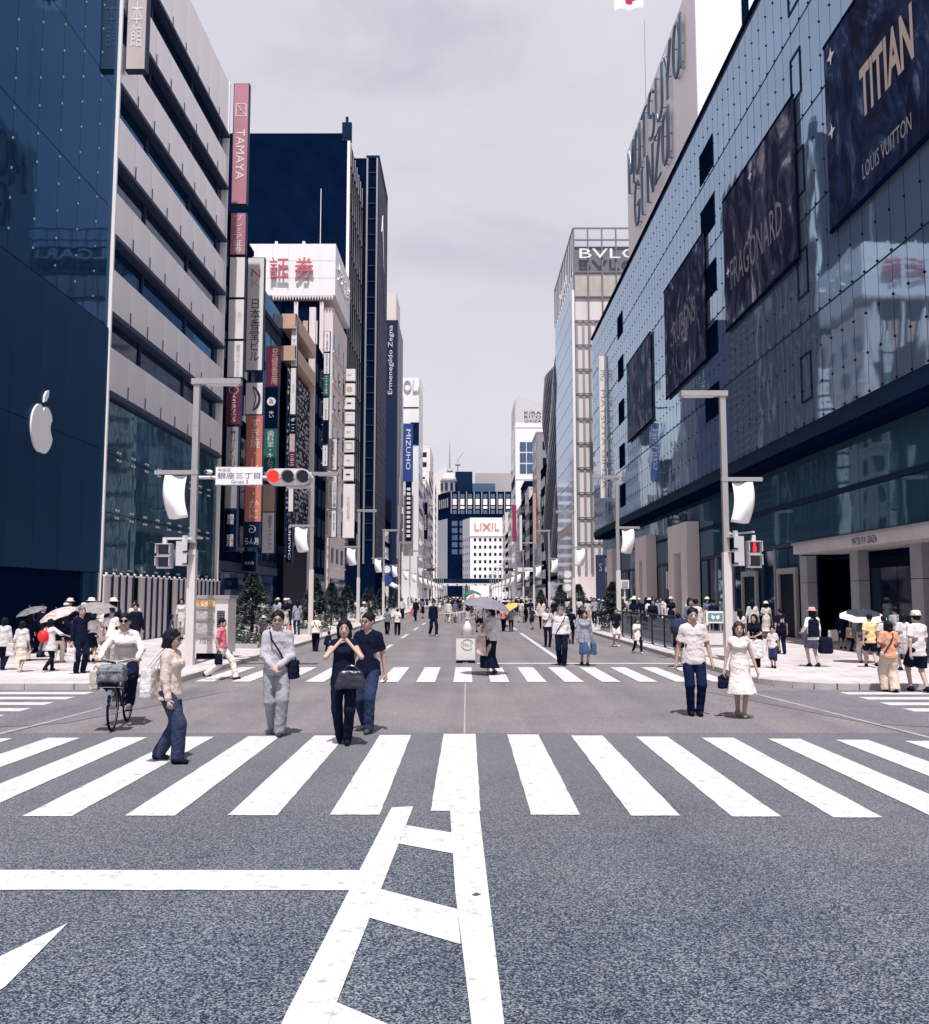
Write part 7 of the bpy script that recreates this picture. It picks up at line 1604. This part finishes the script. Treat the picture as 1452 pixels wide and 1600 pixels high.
def joined(parts):
    b = MB(); mats = []
    for nm, me in parts:
        base = len(mats)
        for m in me.materials: mats.append(m)
        o = len(b.v); b.v += [tuple(v.co) for v in me.vertices]
        for q in me.polygons: b.f.append(tuple(i + o for i in q.vertices)); b.m.append(base + q.material_index)
    me = bpy.data.meshes.new('figure'); me.from_pydata(b.v, [], b.f)
    for m in mats: me.materials.append(m)
    me.polygons.foreach_set('material_index', b.m); me.polygons.foreach_set('use_smooth', [True] * len(b.f)); me.update()
    ti = next(k for k in range(len(mats)) if k > 2); return me, 3, 4
TPF = [joined(person_parts(D(d, res=.042, fingers=False, face=False))[0]) for d in defs]
TOPS = [(WHITEC, 'white'), (BLACKC, 'black'), (DNAVY, 'navy'), (WHITEC, 'white'), (BLACKC, 'black'), (DNAVY, 'navy'), (GREYC, 'grey'), (CREAMC, 'cream'), (cloth(100, 110, 132), 'slate'), (cloth(226, 220, 220), 'pale')]
BOTS = [(BLACKC, 'black'), (DNAVY, 'navy'), (BLACKC, 'black'), (KHAKI, 'khaki'), (JEAN, 'denim'), (CREAMC, 'cream')]
HATN = ['', '', '', 'long haired ', 'capped ', 'sun hatted ']
rr = random.Random(11)
USED = set()
def crowd_one(x, y, zg, where, group, far, rec=0):
    k = rr.randrange(6); tm, tn = rr.choice(TOPS); bm2, bn = rr.choice(BOTS); h = rr.uniform(1.52, 1.76); rz = rr.choice((0, PI)) + rr.uniform(-.5, .5); s_ = h / 1.7
    facing = 'facing us' if abs(((rz + PI) % (2 * PI)) - PI) < 1 else 'seen from behind'
    bt = defs[k]['bottom'][0]; lab = f'{HATN[k]}walker, {tn} top, {bn} {bt}, {facing}, {where}'
    if lab in USED and rec < 60: return crowd_one(x, y, zg, where, group, far, rec + 1)
    USED.add(lab)
    if far:
        me, a, c = TPF[k]; t = inst(me, 'person', None, Matrix.Translation((x, y, zg)) @ Matrix.Rotation(rz, 4, 'Z') @ Matrix.Diagonal((s_, s_, s_, 1)))
        tag(t, lab, 'person', group)
        for sl, m in ((a, tm), (c, bm2)): t.material_slots[sl].link = 'OBJECT'; t.material_slots[sl].material = m
    else:
        t = thing('person', lab, 'person', (x, y, zg), rz, group); t.scale = (s_,) * 3
        for i, (nm, me) in enumerate(TP[k]):
            o = inst(me, nm, t, Matrix.Identity(4), True)
            if i in (1, 2): o.material_slots[0].link = 'OBJECT'; o.material_slots[0].material = tm if i == 1 else bm2
taken = []
def free(x, y, d=.55):
    if any((x - a) ** 2 + (y - c) ** 2 < d * d for a, c in taken): return False
    taken.append((x, y)); return True
def lampword(y): return nth[min(14, max(0, int(round((y - 23.55) / 18.15))))]
n = 0
while n < 118:                                    # pavements
    sd = 1 if rr.random() < .66 else -1; y = 27 + 62 * rr.random() ** 1.25; x = sd * rr.uniform(7.6, 12.7)
    if sd > 0 and y < 46 and x > 9.0 and rr.random() < .35: continue
    if sd < 0 and y < 36 and not (x < -9.5 and y > 27): continue
    if sd < 0 and rr.random() < .15: x = rr.uniform(-13, -9.8); y = rr.uniform(25.5, 31.5)
    if sd > 0 and y < 30: continue
    if not free(x, y): continue
    crowd_one(x, y, ZG, f'{"right" if sd > 0 else "left"} pavement near {lampword(y)} lamp', 'pedestrians on the pavements', False); n += 1
n = 0
while n < 34:                                    # carriageway, middle distance
    y = 44 + 66 * rr.random(); x = rr.uniform(-5.6, 6.0)
    px = 729 + 1400 * x / y
    if x < -1.0 and rr.random() < .6: continue
    if 655 < px < 712 and y < 60: continue
    if not free(x, y, .8): continue
    crowd_one(x, y, 0.0, f'in road by {lampword(y)} lamps', 'pedestrians in the road', False); n += 1
n = 0
while n < 190:                                   # far crowd
    y = 100 + 190 * rr.random() ** 1.1; x = rr.uniform(-12.5, 12.5) if rr.random() < .55 else rr.uniform(-6, 6)
    if not free(x, y, .7): continue
    crowd_one(x, y, ZG if abs(x) > XK else 0.0, f'far crowd by {lampword(y)} lamps', 'pedestrians in the far crowd', True); n += 1
